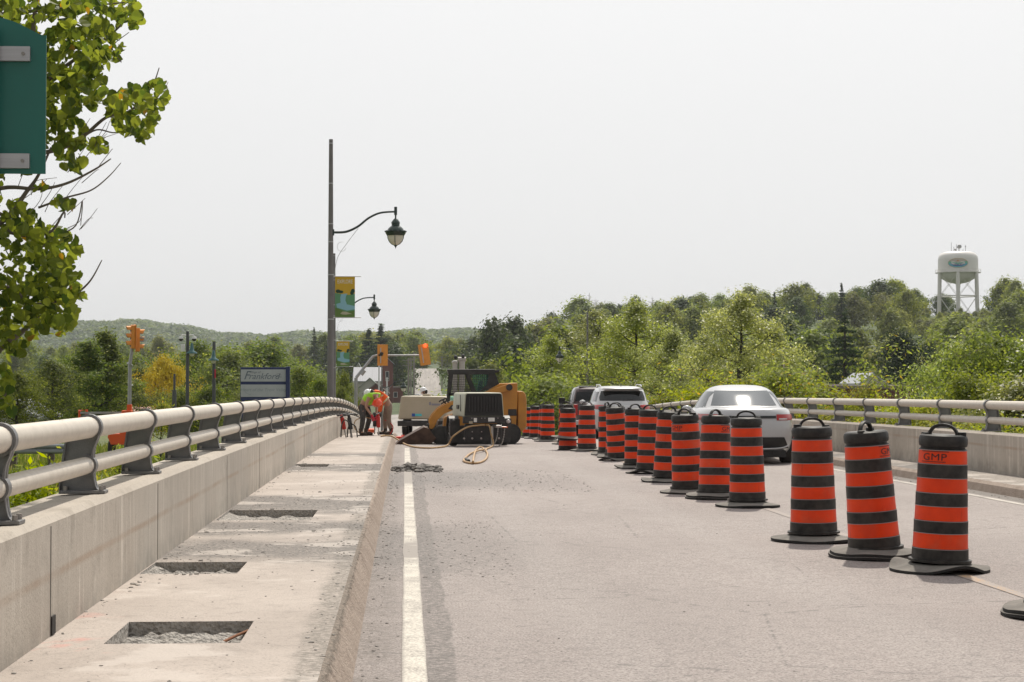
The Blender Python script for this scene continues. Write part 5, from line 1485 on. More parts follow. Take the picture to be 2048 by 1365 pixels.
# ------------------------------------------------------------------ temporary signals
M_sig = mat("signal_orange", (.80, .32, .055), .5, col2=(.70, .26, .04), nscale=4)
M_sigred = mat("signal_trailer_orange", (.78, .10, .015), .5)
M_galv = mat("galvanised_steel", (.40, .40, .40), .4, .6, col2=(.33, .33, .33), nscale=6)
M_glow = bpy.data.materials.new("red_signal_light"); M_glow.use_nodes = True
_b = M_glow.node_tree.nodes["Principled BSDF"]; _b.inputs["Base Color"].default_value = (.5, .03, .01, 1); _b.inputs["Emission Color"].default_value = (1, .10, .02, 1); _b.inputs["Emission Strength"].default_value = 2.2
def signal_head(root, c, rz, ry, lit, hs=1.0):
    """three-lamp head; its lamps look along the local -y"""
    o = MB()
    o.box((0, .09, 0), (.34, .18, 1.06)); h = o.build("signal_head", M_sig, root, bevel=.02)
    h.location = c; h.rotation_euler = (0, ry, rz); h.scale = (hs, hs, hs)
    mb = MB(); mb.box((0, .19, 0), (.54, .02, 1.10)); mb.build("backplate", M_sig, h, bevel=.008)
    for k, z in enumerate((.34, 0, -.34)):
        mb = MB(); vs, fs = [], []
        for t in (0, -.22):
            for q in range(11):
                a = math.pi * (-.08 + 1.16 * q / 10); vs.append((.145 * math.cos(a), t if t == 0 else -.22 + .06 * (1 - math.sin(a)), z + .145 * math.sin(a)))
        mb.add(vs, [(q, q + 1, 12 + q, 11 + q) for q in range(10)])
        mb.build("visor", M_sig, h)
        mb = MB(); mb.ball((0, -.004, z), (.125, .02, .125), 14, 8)
        mb.build("lamp_lens", M_glow if (lit and k == 0) else M_mblack, h, smooth=180)
    mb = MB(); mb.box((.10, .215, -.02), (.05, .03, .80)); mb.build("mounting_rail", M_bandsteel, h)
    return h
ds = 94.0; us = UX(712, ds); bs = Bf(ds)
def SX(px): return (px - 712) * ds / FPX
def SZ(py): return zz_(py, ds) - bs
sg = thing("signal_trailer", "portable traffic signal whose arm holds two orange heads over the lane", "traffic signal", (us, ds, bs))
mb = MB(); mb.box((.2, .3, .55), (1.5, 1.4, .5)); mb.build("trailer_body", M_sigred, sg, bevel=.04)
wheel(sg, -.75, .3, .3, .2); wheel(sg, 1.1, .3, .3, .2)
mb = MB(); mb.tube([(0, 0, .5), (0, 0, SZ(756))], [.10, .09], 12); mb.build("mast", M_galv, sg, smooth=60)
mb = MB(); mb.tube([(0, 0, SZ(756)), (SX(746), 0, SZ(713)), (SX(752), 0, SZ(711.5)), (SX(856), 0, SZ(711))], [.085, .07, .055, .045], 10); mb.cyl((SX(722), 0, SZ(750)), (SX(729), 0, SZ(741)), .11, 8); mb.build("boom", M_galv, sg, smooth=40)
signal_head(sg, (SX(765), -.12, SZ(711)), math.pi, R(0), False)
h = signal_head(sg, (SX(848), -.12, SZ(710)), math.pi, R(8), True)
mb = MB(); mb.ball((SX(849.5), -.40, SZ(692)), (.10, .05, .10), 12, 8); mb.build("lamp_lens", M_glow, sg, smooth=180)
mb = MB(); mb.ball((SX(763), -.35, SZ(708)), (.10, .08, .08), 10, 7); mb.box((SX(761), -.34, SZ(711)), (.22, .1, .08)); mb.build("sensor", M_mblack, sg)
# the one beside the bridge
dq = 66.0; uq = UX(260, dq); bq = Tf(uq, dq)
def QX(px): return (px - 260) * dq / FPX
def QZ(py): return zz_(py, dq) - bq
sq = thing("signal_trailer", "orange portable signal trailer with raised grey mast standing on grass left of the bridge", "traffic signal", (uq, dq, bq))
mb = MB(); mb.prism([(QX(219), QZ(872)), (QX(222), QZ(866)), (QX(243), QZ(866)), (QX(243), QZ(856)), (QX(262), QZ(856)), (QX(266), QZ(872)), (QX(270), QZ(880)), (QX(262), QZ(888)), (QX(226), QZ(888))], -.3, .9); mb.build("trailer_body", M_sigred, sq, bevel=.03)
mb = MB(); mb.box((QX(255), 0, QZ(845)), (.36, .36, .9)); mb.box((QX(259.5), 0, QZ(818)), (.17, .17, .34)); mb.build("mast_foot", M_sigred, sq, bevel=.02)
mb = MB(); mb.tube([(QX(259), 0, QZ(870)), (QX(260), 0, QZ(728)), (QX(261), 0, QZ(722)), (QX(267), 0, QZ(676))], [.075, .065, .062, .055], 12); mb.cyl((QX(259), 0, QZ(731)), (QX(261), 0, QZ(728)), .11, 10); mb.build("mast", M_galv, sq, smooth=50)
mb = MB(); mb.box((QX(275), .05, QZ(677)), (.5, .05, .05)); mb.box((QX(274), .05, QZ(684)), (.5, .05, .05)); mb.build("head_bracket", M_galv, sq)
signal_head(sq, (QX(263), -.2, QZ(675)), R(-70), R(4), False, .80)
signal_head(sq, (QX(278), .15, QZ(681)), R(100), R(6), False, .80)
wheel(sq, QX(222), .35, .33, .2)
mb = MB(); mb.tube([(QX(156), .6, QZ(860)), (QX(156), .6, QZ(821)), (QX(170), .6, QZ(820)), (QX(170), .6, QZ(860))], .05, 8); mb.build("folding_frame", M_sigred, sq)
mb = MB(); mb.box((QX(200), .6, QZ(826)), (1.55, .12, .07)); mb.build("folding_beam", M_galv, sq)
mb = MB(); mb.tube([(QX(262), 0, QZ(772)), (QX(266), 0, QZ(770))], .03, 8); mb.build("cable_clip", M_cream, sq)

# ------------------------------------------------------------------ teal park lamps and poles left of the bridge
M_teal = mat("teal_lamp_metal", (.02, .11, .11), .4, coat=.3)
M_dkpole = mat("dark_grey_pole", (.085, .09, .095), .5, .3)
M_white_p = mat("white_plastic", (.72, .72, .72), .4)
def park_lamp(label, px, d, top, cams, lx, ly):
    u = UX(px, d); b = Tf(u, d)
    root = thing("park_lamp", label, "lamp post", (u, d, b))
    Z = lambda py: zz_(py, d) - b
    X = lambda p: (p - px) * d / FPX
    mb = MB(); mb.tube([(0, 0, -.1), (0, 0, Z(top))], [.095, .075], 14); mb.build("pole", M_dkpole, root, smooth=60)
    mb = MB(); c = (X(lx), -.12, Z(ly))
    mb.lathe([(.26, -.05), (.25, .0), (.12, .08), (.08, .2), (.06, .42), (.03, .45), (.0005, .45)], 18, c); mb.build("lamp_hood", M_teal, root, smooth=50)
    mb = MB(); mb.lathe([(.0005, -.2), (.09, -.17), (.13, -.05)], 16, c); mb.build("lamp_globe", M_lampglass, root, smooth=180)
    if cams:
        for s_ in (-1, 1):
            mb = MB(); mb.tube([(0, 0, Z(672)), (s_ * .28, 0, Z(671)), (s_ * .31, 0, Z(674))], .03, 8); mb.build("camera_arm", M_white_p, root)
            mb = MB(); mb.lathe([(.0005, .10), (.09, .09), (.12, .02), (.12, -.02)], 16, (s_ * .32, 0, Z(678))); cm = mb.build("camera_housing", M_white_p, root, smooth=60)
            mb = MB(); mb.lathe([(.11, -.02), (.10, -.08), (.05, -.13), (.0005, -.14)], 16, (s_ * .32, 0, Z(678))); mb.build("camera_dome", M_mblack, cm, smooth=60)
        mb = MB(); mb.box((X(366), -.05, Z(697)), (.18, .16, .34)); mb.build("control_box", M_white_p, root, bevel=.02)
    return root
pl = park_lamp("dark park lamp post with two white dome cameras and a small grey box", 375, 88, 664, True, 384, 706)
p2 = park_lamp("dark teal park lamp post with a small red flag strip beside the town sign", 428, 88, 684, False, 427.5, 720)
mb = MB(); mb.box((.07, -.1, zz_(748, 88) - Tf(UX(428, 88), 88)), (.06, .03, .42)); mb.build("flag_strip", M_glove_r, p2)
def plain_pole(label, px, d, top, r, m, cat="pole"):
    u = UX(px, d); b = Tf(u, d)
    root = thing("utility_pole", label, cat, (u, d, b))
    H = zz_(top, d) - b
    mb = MB(); mb.tube([(0, 0, -.2), (0, 0, H)], [r * 1.2, r], 12); mb.build("pole", m, root, smooth=60)
    return root, H
r_, H = plain_pole("dark slim utility pole with a grey sleeve left of the camera pole", 349, 100, 748, .06, M_dkpole)
mb = MB(); mb.cyl((0, 0, H - 1.9), (0, 0, H - .9), .12, 10); mb.build("sleeve", M_dkpole, r_)
M_wood = mat("grey_weathered_wood", (.23, .20, .18), .85, col2=(.30, .27, .25), nscale=5, stretch=(1, 1, .1))
for px, d, top, lab in ((817, 330, 716, "weathered hydro pole left of the hill road, nearest of the line"), (828, 380, 704, "weathered hydro pole beside the hill road, second of the line"), (822, 430, 716, "far weathered hydro pole at the foot of the hill road"), (884, 560, 712, "thin grey pole right of the top of the hill road")):
    r_, H = plain_pole(lab, px, d, top, .16, M_wood)
    for k in range(2):
        mb = MB(); mb.box((0, 0, H - .5 - .9 * k), (2.2, .12, .12)); mb.build("crossarm", M_wood, r_)
for px, d, top, lab in ((758, 300, 700, "white pole in the town, left of the brick tower"), (774, 300, 755, "short white pole in front of the brick tower")):
    r_, H = plain_pole(lab, px, d, top, .12, M_white_p)
    mb = MB(); mb.box((0, 0, H - .2), (.5, .1, .1)); mb.build("bracket", M_white_p, r_)

# ------------------------------------------------------------------ signs
M_signblue = mat("navy_sign_frame", (.018, .030, .11), .45)
M_signface = mat("pale_sign_face", (.45, .47, .50), .5, col2=(.40, .42, .46), nscale=2)
M_signink = mat("grey_blue_ink", (.12, .15, .19), .6)
M_signink2 = mat("faded_ink", (.26, .30, .34), .6)
dt = 84.0; ut = UX(530, dt); bt = Tf(ut, dt)
ts = thing("town_sign", "navy framed two-panel town sign board behind the left railing", "sign", (ut, dt, bt))
K = dt / FPX
TX = lambda px: (px - 530) * K
TZ = lambda py: zz_(py, dt) - bt
mb = MB(); mb.box((0, .05, (TZ(736) + TZ(800)) / 2), (TX(578) - TX(481), .10, TZ(735) - TZ(801))); mb.build("frame", M_signblue, ts, bevel=.01)
mb = MB(); mb.box((TX(575.5), 0, TZ(800) / 2 + TZ(735) / 2), (.18, .26, TZ(734.5) - TZ(802))); mb.cyl((TX(575), .05, -.2), (TX(575), .05, TZ(800)), .08, 10); mb.cyl((TX(487), .05, -.2), (TX(487), .05, TZ(800)), .08, 10); mb.build("post", M_signblue, ts, bevel=.01)
for y0_, y1_, nm in ((739.5, 763.5, "upper_panel"), (769.5, 794, "lower_panel")):
    mb = MB(); mb.box(((TX(482.5) + TX(571)) / 2, -.008, (TZ(y0_) + TZ(y1_)) / 2), (TX(571) - TX(482.5), .014, TZ(y0_) - TZ(y1_))); pn = mb.build(nm, M_signface, ts)
    mb = MB()
    if nm == "upper_panel":
        text_mb("F", .56, mb, lambda x, y, z: (TX(493) + x, -.017 - z, TZ(752) + y), depth=.001, shear=.35)
        text_mb("rankford", .40, mb, lambda x, y, z: (TX(497.5) + x, -.017 - z, TZ(753.5) + y), depth=.001, align='LEFT', shear=.35)
        text_mb("Village of", .14, mb, lambda x, y, z: (TX(510) + x, -.017 - z, TZ(745) + y), depth=.001, shear=.2)
        mb.tube(catmull([(TX(550), -.018, TZ(751)), (TX(555), -.018, TZ(754)), (TX(563), -.018, TZ(754.5))], 5), .012, 5)
        mb.tube(catmull([(TX(551), -.018, TZ(750)), (TX(557), -.018, TZ(748)), (TX(562), -.018, TZ(751))], 5), .007, 5)
        mb.build("lettering", M_signink, pn)
    else:
        text_mb("Heart of the Trent Valley", .205, mb, lambda x, y, z: (TX(527) + x, -.017 - z, TZ(780) + y), depth=.001, shear=.3)
        mb.tube(catmull([(TX(489), -.018, TZ(778)), (TX(492), -.018, TZ(785)), (TX(502), -.018, TZ(790))], 5), .008, 5)
        mb.build("lettering", M_signink2, pn)
# green sign seen from behind, close on the left
M_grn = mat("green_sign_back", (.010, .135, .110), .42, col2=(.012, .12, .098), nscale=2, coat=.15)
M_alu = mat("brushed_bracket", (.50, .49, .50), .35, .7, col2=(.42, .41, .42), nscale=3, stretch=(1, 1, 30))
dg_ = 8.3; kg = dg_ / FPX
gs = thing("green_sign", "green arched sign seen from behind at the upper left frame edge", "sign", (UX(-16, dg_), dg_, zz_(353, dg_)))
hw_, hh = 102 * kg, 275 * kg
prof = [(-hw_, 0), (hw_, 0), (hw_, hh)] + [(hw_ * (1 - t) * 0.96 if t > 0 else hw_ * .93, hh + (310 - 275) * kg * (math.sin(math.pi / 2 * t) ** 1.3)) for t in np.linspace(0, 1, 10)]
prof += [(-x, z) for x, z in reversed(prof[3:-1])] + [(-hw_, hh)]
mb = MB(); mb.prism(prof, 0, .006); mb.build("panel", M_grn, gs)
for py in (116.5, 328.5):
    mb = MB(); z = (353 - py) * kg; mb.box((0, -.012, z), (72 * 2 * kg, .022, 29 * kg)); br = mb.build("bracket", M_alu, gs, bevel=.001)
    for s_ in (-1, 1):
        mb = MB(); mb.cyl((s_ * 59 * kg, -.022, z), (s_ * 59 * kg, -.030, z), .008, 12); mb.build("bolt", M_bolt, br, smooth=40)
zb_ = Bf(dg_) + PT - zz_(353, dg_)
mb = MB(); mb.cyl((0, -.055, zb_ - 1.2), (0, -.055, (353 - 60) * kg), .030, 14); mb.build("post", M_galv, gs, smooth=60)

# ------------------------------------------------------------------ guardrail and flatbed on the left bank
M_guard = mat("guardrail_steel", (.30, .32, .33), .45, .5, col2=(.24, .26, .27), nscale=3)
M_timber = mat("dark_timber", (.10, .08, .06), .85, col2=(.16, .13, .10), nscale=6)
gr = thing("guardrail", "grey W-beam guardrail on timber posts in the grass left of the bridge", "guardrail", (0, 0, 0))
mb = MB(); dgr = 58.0
xa_, xb_ = UX(-60, dgr), UX(152, dgr)
bg_ = lambda x: Tf(x, dgr) + (zz_(896, dgr) - Tf(-13, dgr))
sec = [(0, -.16), (-.05, -.11), (-.05, -.05), (0, 0), (-.05, .05), (-.05, .11), (0, .16), (.012, .15), (-.03, .10), (-.03, .06), (.015, 0), (-.03, -.06), (-.03, -.10), (.012, -.15)]
mb.loft([[(x, dgr + a, bg_(x) + b) for a, b in sec] for x in np.linspace(xa_, xb_, 12)]); mb.build("beam", M_guard, gr)
for px in (-20, 27, 102, 150):
    x = UX(px, dgr); mb = MB(); mb.box((x, dgr + .12, bg_(x) - .35), (.2, .2, 1.1)); mb.build("post", M_timber, gr, bevel=.01)
fb = thing("utility_trailer", "low flat trailer with wooden deck parked in the grass behind the left railing", "trailer", (UX(130, 50), 50, zz_(921, 50)))
mb = MB(); mb.box((.2, 0, .16), (.95, 1.8, .09)); mb.build("deck", mat("deck_wood", (.40, .31, .20), .8), fb, bevel=.01)
mb = MB(); mb.box((.2, -.2, .04), (.85, 1.5, .14)); mb.build("frame", M_mblack, fb)
mb = MB(); mb.box((-.62, 0, .06), (.75, .12, .12)); mb.build("drawbar", M_galv, fb, bevel=.01)
for s_ in (-.35, .62): wheel(fb, s_, .2, .28, .18)
fb.location.z = Tf(fb.location.x, 50) + .02
for ch in fb.children:
    if ch.name.startswith("wheel"): continue
    ch.location.z += .30

# ------------------------------------------------------------------ houses
M_brick = mat("red_brick", (.17, .055, .04), .85, col2=(.13, .045, .035), nscale=8)
M_roofw = mat("pale_metal_roof", (.40, .41, .44), .5, col2=(.33, .34, .37), nscale=1.0, stretch=(4, .2, .2))
M_roofg = mat("green_grey_roof", (.26, .30, .26), .7, col2=(.22, .25, .22), nscale=1.5)
M_roofr = mat("salmon_roof", (.48, .26, .22), .7, col2=(.40, .21, .18), nscale=1)
M_roofb = mat("brown_flat_roof", (.22, .175, .16), .85, col2=(.17, .14, .13), nscale=.5)
M_siding = mat("pale_siding", (.47, .45, .41), .7, col2=(.42, .40, .36), nscale=2, stretch=(.2, .2, 6))
M_wallw = mat("white_wall", (.62, .61, .58), .7)
M_win = mat("window_glass", (.02, .025, .03), .1)
def house(label, px0, px1, d, eave_py, ridge_py, depth, wall, roof, gable='x', wins=(), base_z=None, overhang=.35, name="house"):
    u0, u1 = UX(px0, d), UX(px1, d); cx, w = (u0 + u1) / 2, u1 - u0
    b = Tf(cx, d) if base_z is None else base_z
    root = thing(name, label, "house", (cx, d, b))
    ze, zr = zz_(eave_py, d) - b, zz_(ridge_py, d) - b
    mb = MB(); mb.box((0, depth / 2, (ze - 1) / 2), (w, depth, ze + 1))
    if gable == 'front': mb.prism([(-w / 2, ze - .01), (w / 2, ze - .01), (0, zr - .05)], .02, depth - .02, 'y')
    elif gable == 'x': mb.prism([(0.02, ze - .01), (depth - .02, ze - .01), (depth / 2, zr - .05)], -w / 2 + .01, w / 2 - .01, 'x')
    mb.build("wall", wall, root)
    o = overhang; mb = MB()
    if gable == 'front':
        s = (zr - ze) / (w / 2)
        for q in (-1, 1): mb.prism([(0, zr), (q * (w / 2 + o), ze - s * o), (q * (w / 2 + o), ze - s * o + .18), (0, zr + .18)], -o, depth + o, 'y')
    elif gable == 'x':
        s = (zr - ze) / (depth / 2)
        mb.prism([(depth / 2, zr), (-o, ze - s * o), (-o, ze - s * o + .18), (depth / 2, zr + .18)], -w / 2 - o, w / 2 + o, 'x')
        mb.prism([(depth / 2, zr), (depth + o, ze - s * o), (depth + o, ze - s * o + .18), (depth / 2, zr + .18)], -w / 2 - o, w / 2 + o, 'x')
    else:
        mb.box((0, depth / 2, ze + .15), (w + 2 * o, depth + 2 * o, .3))
    mb.build("roof", roof, root)
    for wx, wz, ww, wh in wins:
        wz = min(wz, ze - wh / 2 - .45)
        mb = MB(); mb.box((wx, -.03, wz), (ww + .2, .08, wh + .2)); f = mb.build("window", M_wallw, root)
        mb = MB(); mb.box((wx, -.075, wz), (ww, .02, wh)); mb.build("pane", M_win, f)
    return root
house("far house with a pale metal roof below the signal boom, left of the brick tower", 709, 762, 455, 762, 736, 9, M_siding, M_roofw, 'x', [(-1.5, 3, .9, 1.3), (1.5, 3, .9, 1.3)])
house("far house with a green-grey gable in front of the pale metal roof", 714, 765, 430, 780, 757, 8, M_siding, M_roofg, 'front', [(0, 3.2, .9, 1.2)])
house("far low brick house with a gabled front below the green-grey gable", 728, 776, 400, 786, 768, 8, M_brick, M_roofb, 'front', [(-1.2, 2.2, .8, 1.2), (1.2, 2.2, .8, 1.2)])
house("far house with a grey hip roof at the left end of the town", 705, 728, 480, 748, 727, 8, M_siding, M_roofg, 'front', [(0, 4, 1, 1.4)])
ct = house("far red brick tower house with a white gable top beside the signal head", 763, 786, 440, 727, 717, 3.5, M_brick, M_roofw, 'front', [(0, 6.6, .7, 2.2), (0, 3, .7, 1.6)], name="brick_tower")
house("far brown storefront under trees right of the brick tower", 786, 806, 450, 776, 765, 7, M_brick, M_roofb, 'flat', [(-.6, 2, .8, 1.2)])
house("house with a long salmon roof and pale walls beyond the signal trailer", 205, 332, 128, 842, 820, 7, M_siding, M_roofr, 'x', [(-1.2, 1.4, .9, .9), (1.3, 1.4, .9, .9)])
house("pale gabled cottage with a salmon roof edge and one small window behind the railing", 300, 372, 134, 846, 820, 6, M_siding, M_roofr, 'front', [(.3, 1.9, .7, .75)])
house("white-roofed house low behind the leaves at the left frame edge", -40, 66, 95, 832, 806, 6, M_wallw, M_roofw, 'front', [(.2, 1.6, .8, .9)])
house("house with a pale grey gable roof between the shrubs beyond the right railing", 1722, 1768, 190, 766, 749, 8, M_wallw, M_roofw, 'front', [(0, 1.7, .9, 1.0)], base_z=-3.6)
house("long low flat-roofed brown building beyond the right railing", 1600, 1835, 165, 778, 770, 9, M_brick, M_roofb, 'flat', [(-3, 1.2, 1.5, .9), (0, 1.2, 1.5, .9), (3, 1.2, 1.5, .9)], base_z=-3.6)
house("second flat-roofed building with a pale edge behind the long brown one", 1660, 1790, 200, 775, 770, 9, M_siding, M_roofb, 'flat', [(0, 1.4, 1.5, .9)], base_z=-3.6)

# ------------------------------------------------------------------ water tower
M_tower = mat("tower_white_paint", (.78, .76, .73), .5, col2=(.70, .68, .65), nscale=.15, stretch=(1, 1, .2))
dw = 610.0; kw = dw / FPX
uw = UX(1917, dw); zw = Tf(uw, dw)
wt = thing("water_tower", "white water tower with a coloured oval emblem standing on the wooded hill", "water tower", (uw, dw, zw), -math.atan2(uw, dw))
WZ = lambda py: zz_(py, dw) - zw
rt = 40 * kw
mb = MB(); zt0, zt1 = WZ(565), WZ(498)
prof = [(rt * .10, zt0), (rt * .30, WZ(563.5)), (rt * .55, WZ(561)), (rt * .80, WZ(555)), (rt * .95, WZ(547.5)), (rt * .995, WZ(540)), (rt, WZ(535)), (rt, WZ(516)), (rt * .97, WZ(509)), (rt * .86, WZ(503)), (rt * .65, WZ(500)), (rt * .3, WZ(499)), (.001, zt1)]
mb.lathe(prof, 40); mb.build("tank", M_tower, wt, smooth=40)
mb = MB(); mb.lathe([(rt + .02, WZ(543)), (rt + .9, WZ(543)), (rt + .9, WZ(541.8)), (rt + .02, WZ(541.8))], 40); mb.build("catwalk", M_tower, wt)
mb = MB()
for k in range(28):
    a = 2 * math.pi * k / 28; mb.tube([((rt + .85) * math.cos(a), (rt + .85) * math.sin(a), WZ(541.8)), ((rt + .85) * math.cos(a), (rt + .85) * math.sin(a), WZ(536))], .04, 5)
mb.tube([((rt + .85) * math.cos(a), (rt + .85) * math.sin(a), WZ(536)) for a in np.linspace(0, 6.284, 41)], .05, 5); mb.build("handrail", M_tower, wt)
mb = MB(); mb.tube([(0, 0, -2), (0, 0, WZ(575)), (0, 0, WZ(566)), (0, 0, zt0 + .3)], [4 * kw, 4 * kw, 4.6 * kw, 8.5 * kw], 20); mb.build("riser", M_tower, wt, smooth=50)
for k in range(6):
    a = math.pi / 6 + 2 * math.pi * k / 6 + .0
    t = Vector((math.cos(a) * (rt + .3), math.sin(a) * (rt + .3), WZ(541))); b_ = Vector((math.cos(a) * (rt + .7), math.sin(a) * (rt + .7), -3))
    mb = MB(); mb.tube([b_, t], .64, 12); mb.build("leg", M_tower, wt, smooth=60)
    a2 = a + math.pi / 3
    zz1 = WZ(590); f = (zz1 + 3) / (t.z + 3)
    def LP(aa, f): return Vector((math.cos(aa) * (rt + .7 - .4 * f), math.sin(aa) * (rt + .7 - .4 * f), -3 + (t.z + 3) * f))
    mb = MB(); mb.tube([LP(a, f), LP(a2, f)], .2, 8); mb.build("strut", M_tower, wt)
    for f0, f1 in ((f, .98), (.02, f)):
        mb = MB(); mb.tube([LP(a, f0), LP(a2, f1)], .07, 5); mb.tube([LP(a2, f0), LP(a, f1)], .07, 5); mb.build("brace", M_tower, wt)
mb = MB()
for px, py, r in ((1904, 480, 0), (1909, 489, 0), (1914, 484, 0), (1918, 487, .5), (1920, 486, .75), (1927, 495, 0), (1932, 486, .25), (1912, 492, .4)):
    x = (px - 1917) * kw; mb.tube([(x, 0, WZ(500)), (x, 0, WZ(py))], .09, 5)
    if r: mb.ball((x, -.2, WZ(py + 3)), (r, .25, r), 10, 6)
mb.build("antenna", M_galv, wt)
# oval emblem wrapped on the tank
def wrapped(poly, push, m, nm, par):
    mb = MB(); vs = []
    for x, z in poly:
        a = -math.pi / 2 + x / rt; r = rt + push; vs.append((r * math.cos(a), r * math.sin(a), z))
    c = (sum(p[0] for p in poly) / len(poly), sum(p[1] for p in poly) / len(poly)); a = -math.pi / 2 + c[0] / rt
    vs.append(((rt + push) * math.cos(a), (rt + push) * math.sin(a), c[1])); n = len(poly)
    mb.add(vs, [(i, (i + 1) % n, n) for i in range(n)]); return mb.build(nm, m, par)
ez = WZ(524.5); ea, eb = 20.5 * kw, 9.6 * kw
ell = lambda a0, b0, dz=0, n=32: [(a0 * math.cos(t), ez + dz + b0 * math.sin(t)) for t in np.linspace(0, 2 * math.pi, n + 1)[:-1]]
em = wrapped(ell(ea, eb), .06, mat("emblem_rim", (.52, .36, .16), .6), "emblem", wt)
wrapped(ell(ea * .95, eb * .92), .10, mat("emblem_ground", (.56, .50, .46), .6), "emblem_field", em)
low = [(ea * .95 * math.cos(t), ez + eb * .92 * math.sin(t)) for t in np.linspace(math.pi * .86, math.pi * 2.14, 24)]
wrapped(low + [(ea * .3, ez + eb * .08), (-ea * .3, ez + eb * .08)], .14, mat("emblem_green", (.16, .50, .36), .6), "emblem_land", em)
low = [(ea * .93 * math.cos(t), ez + eb * .90 * math.sin(t)) for t in np.linspace(math.pi * 1.02, math.pi * 1.98, 24)]
wrapped(low, .18, mat("emblem_aqua", (.12, .50, .60), .6), "emblem_water", em)
wrapped([(ea * .55 * math.cos(t), ez - eb * .55 + eb * .16 * math.sin(t)) for t in np.linspace(0, 6.28, 17)[:-1]], .22, mat("emblem_blue", (.05, .16, .40), .6), "emblem_wave", em)
wrapped([(ea * .13 * math.cos(t), ez + eb * .38 + eb * .22 * math.sin(t)) for t in np.linspace(0, math.pi, 11)], .22, mat("emblem_orange", (.62, .28, .12), .6), "emblem_sun", em)
mb = MB()
def WM(x, y, z):
    a = -math.pi / 2 + x / rt; r = rt + .26; return (r * math.cos(a), r * math.sin(a), ez - eb * .28 + y)
text_mb("Quinte West", 1.05, mb, WM, shear=.2); mb.build("lettering", mat("emblem_navy", (.03, .10, .30), .6), em)
# ------------------------------------------------------------------ foliage
M_bark = mat("grey_bark", (.13, .105, .085), .9, col2=(.20, .17, .14), nscale=12, stretch=(1, 1, .2))
M_bark2 = mat("dark_bark", (.035, .028, .022), .9, col2=(.065, .055, .045), nscale=10, stretch=(1, 1, .2))
M_twig = mat("pale_twigs", (.20, .17, .15), .9)
L_poplar = leafmat("poplar_leaves", (.032, .066, .009), (.165, .215, .020), (.26, .17, .03), .988, .45)
L_aspen = leafmat("aspen_leaves", (.118, .155, .030), (.265, .30, .082), (.50, .50, .34), .96, .45, rough=.42, spec=.3)
L_yellow = leafmat("sapling_leaves", (.125, .155, .016), (.25, .275, .038), (.34, .25, .05), .95, .45)
L_bright = leafmat("bright_bush_leaves", (.080, .118, .018), (.165, .200, .038), None, .9, .45)
L_mid = leafmat("mid_green_leaves", (.058, .090, .015), (.140, .172, .032), (.27, .28, .06), .95, .42)
L_hmid = leafmat("hill_green_leaves", (.082, .114, .021), (.172, .200, .042), None, .95, .40)
L_dark = leafmat("dark_green_leaves", (.030, .058, .014), (.075, .108, .024), None, .9, .30)
L_spruce = leafmat("spruce_needles", (.020, .038, .014), (.055, .080, .028), None, .9, .2)
L_pale = leafmat("pale_hill_leaves", (.13, .165, .030), (.25, .275, .062), None, .9, .42)
L_gold = leafmat("golden_leaves", (.52, .40, .010), (.68, .55, .020), None, .9, .06)
L_maroon = leafmat("maroon_leaves", (.020, .008, .009), (.045, .016, .016), None, .9, .25)
L_far = leafmat("far_wood_leaves", (.095, .130, .026), (.195, .225, .05), None, .9, .40)

def leaf_cards(C, L, rg, aspect=.62, droop=0.0, N=None, loose=.7):
    """pointed leaves as folded diamonds of four corners"""
    n = len(C)
    d = rg.normal(size=(n, 3)); d[:, 2] -= droop
    if N is not None:                               # leaves face outwards and up from their bough
        N = N + rg.normal(size=(n, 3)) * loose; N /= np.linalg.norm(N, axis=1)[:, None]
        d = d - (d * N).sum(1)[:, None] * N
    d /= np.linalg.norm(d, axis=1)[:, None]
    q = rg.normal(size=(n, 3)) if N is None else np.cross(N, d)
    q -= (q * d).sum(1)[:, None] * d; q /= np.linalg.norm(q, axis=1)[:, None]
    s = (L * rg.uniform(.65, 1.3, n))[:, None]
    return np.stack([C - d * s * .5, C + q * s * aspect * .5 + d * s * .08, C + d * s * .5, C - q * s * aspect * .5 + d * s * .08], 1)

def branchy(seed, H, zc, rad, n_limb, n_twig, trunk_r, lean=0.0, upw=.5):
    """trunk, limbs and twigs; returns a mesh builder and the places where leaves gather"""
    rg = rng_np(seed); mb = MB(); tips = []
    trunk = [Vector((lean * H * t * t + rg.normal(0, .012) * H * t, rg.normal(0, .012) * H * t, H * .93 * t)) for t in np.linspace(0, 1, 8)]
    mb.tube(trunk, [trunk_r * (1 - .88 * t) + .008 for t in np.linspace(0, 1, 8)], 7)
    for i in range(n_limb):
        t = zc / H + (1 - zc / H) * ((i + rg.uniform()) / n_limb) * .95
        k = min(int(t * 7), 6); base = trunk[k].lerp(trunk[k + 1], t * 7 - k)
        tt = (t * H - zc) / (H - zc)
        a = i * 2.4 + rg.uniform(-.5, .5); R0 = rad(min(1, tt + .12)) * rg.uniform(.45, 1.22)
        tip = base + Vector((math.cos(a) * R0, math.sin(a) * R0, R0 * upw * rg.uniform(.3, 1.3)))
        midp = base.lerp(tip, .5) + Vector((rg.normal(0, .06), rg.normal(0, .06), -.05)) * R0
        r0 = trunk_r * (1 - .85 * t) * .55 + .006
        mb.tube([base, midp, tip], [r0, r0 * .6, r0 * .22], 5)
        for j in range(n_twig):
            f = rg.uniform(.35, 1.0); p = base.lerp(midp, f * 2) if f < .5 else midp.lerp(tip, f * 2 - 1)
            o = Vector(rg.normal(size=3)) * R0 * .30; o.z = abs(o.z) * .8 - .05
            mb.tube([p, p + o * .6, p + o], [r0 * .3, r0 * .2, r0 * .08 + .003], 4)
            tips.append(p + o)
        tips.append(tip)
    tips.append(trunk[-1])
    return mb, tips

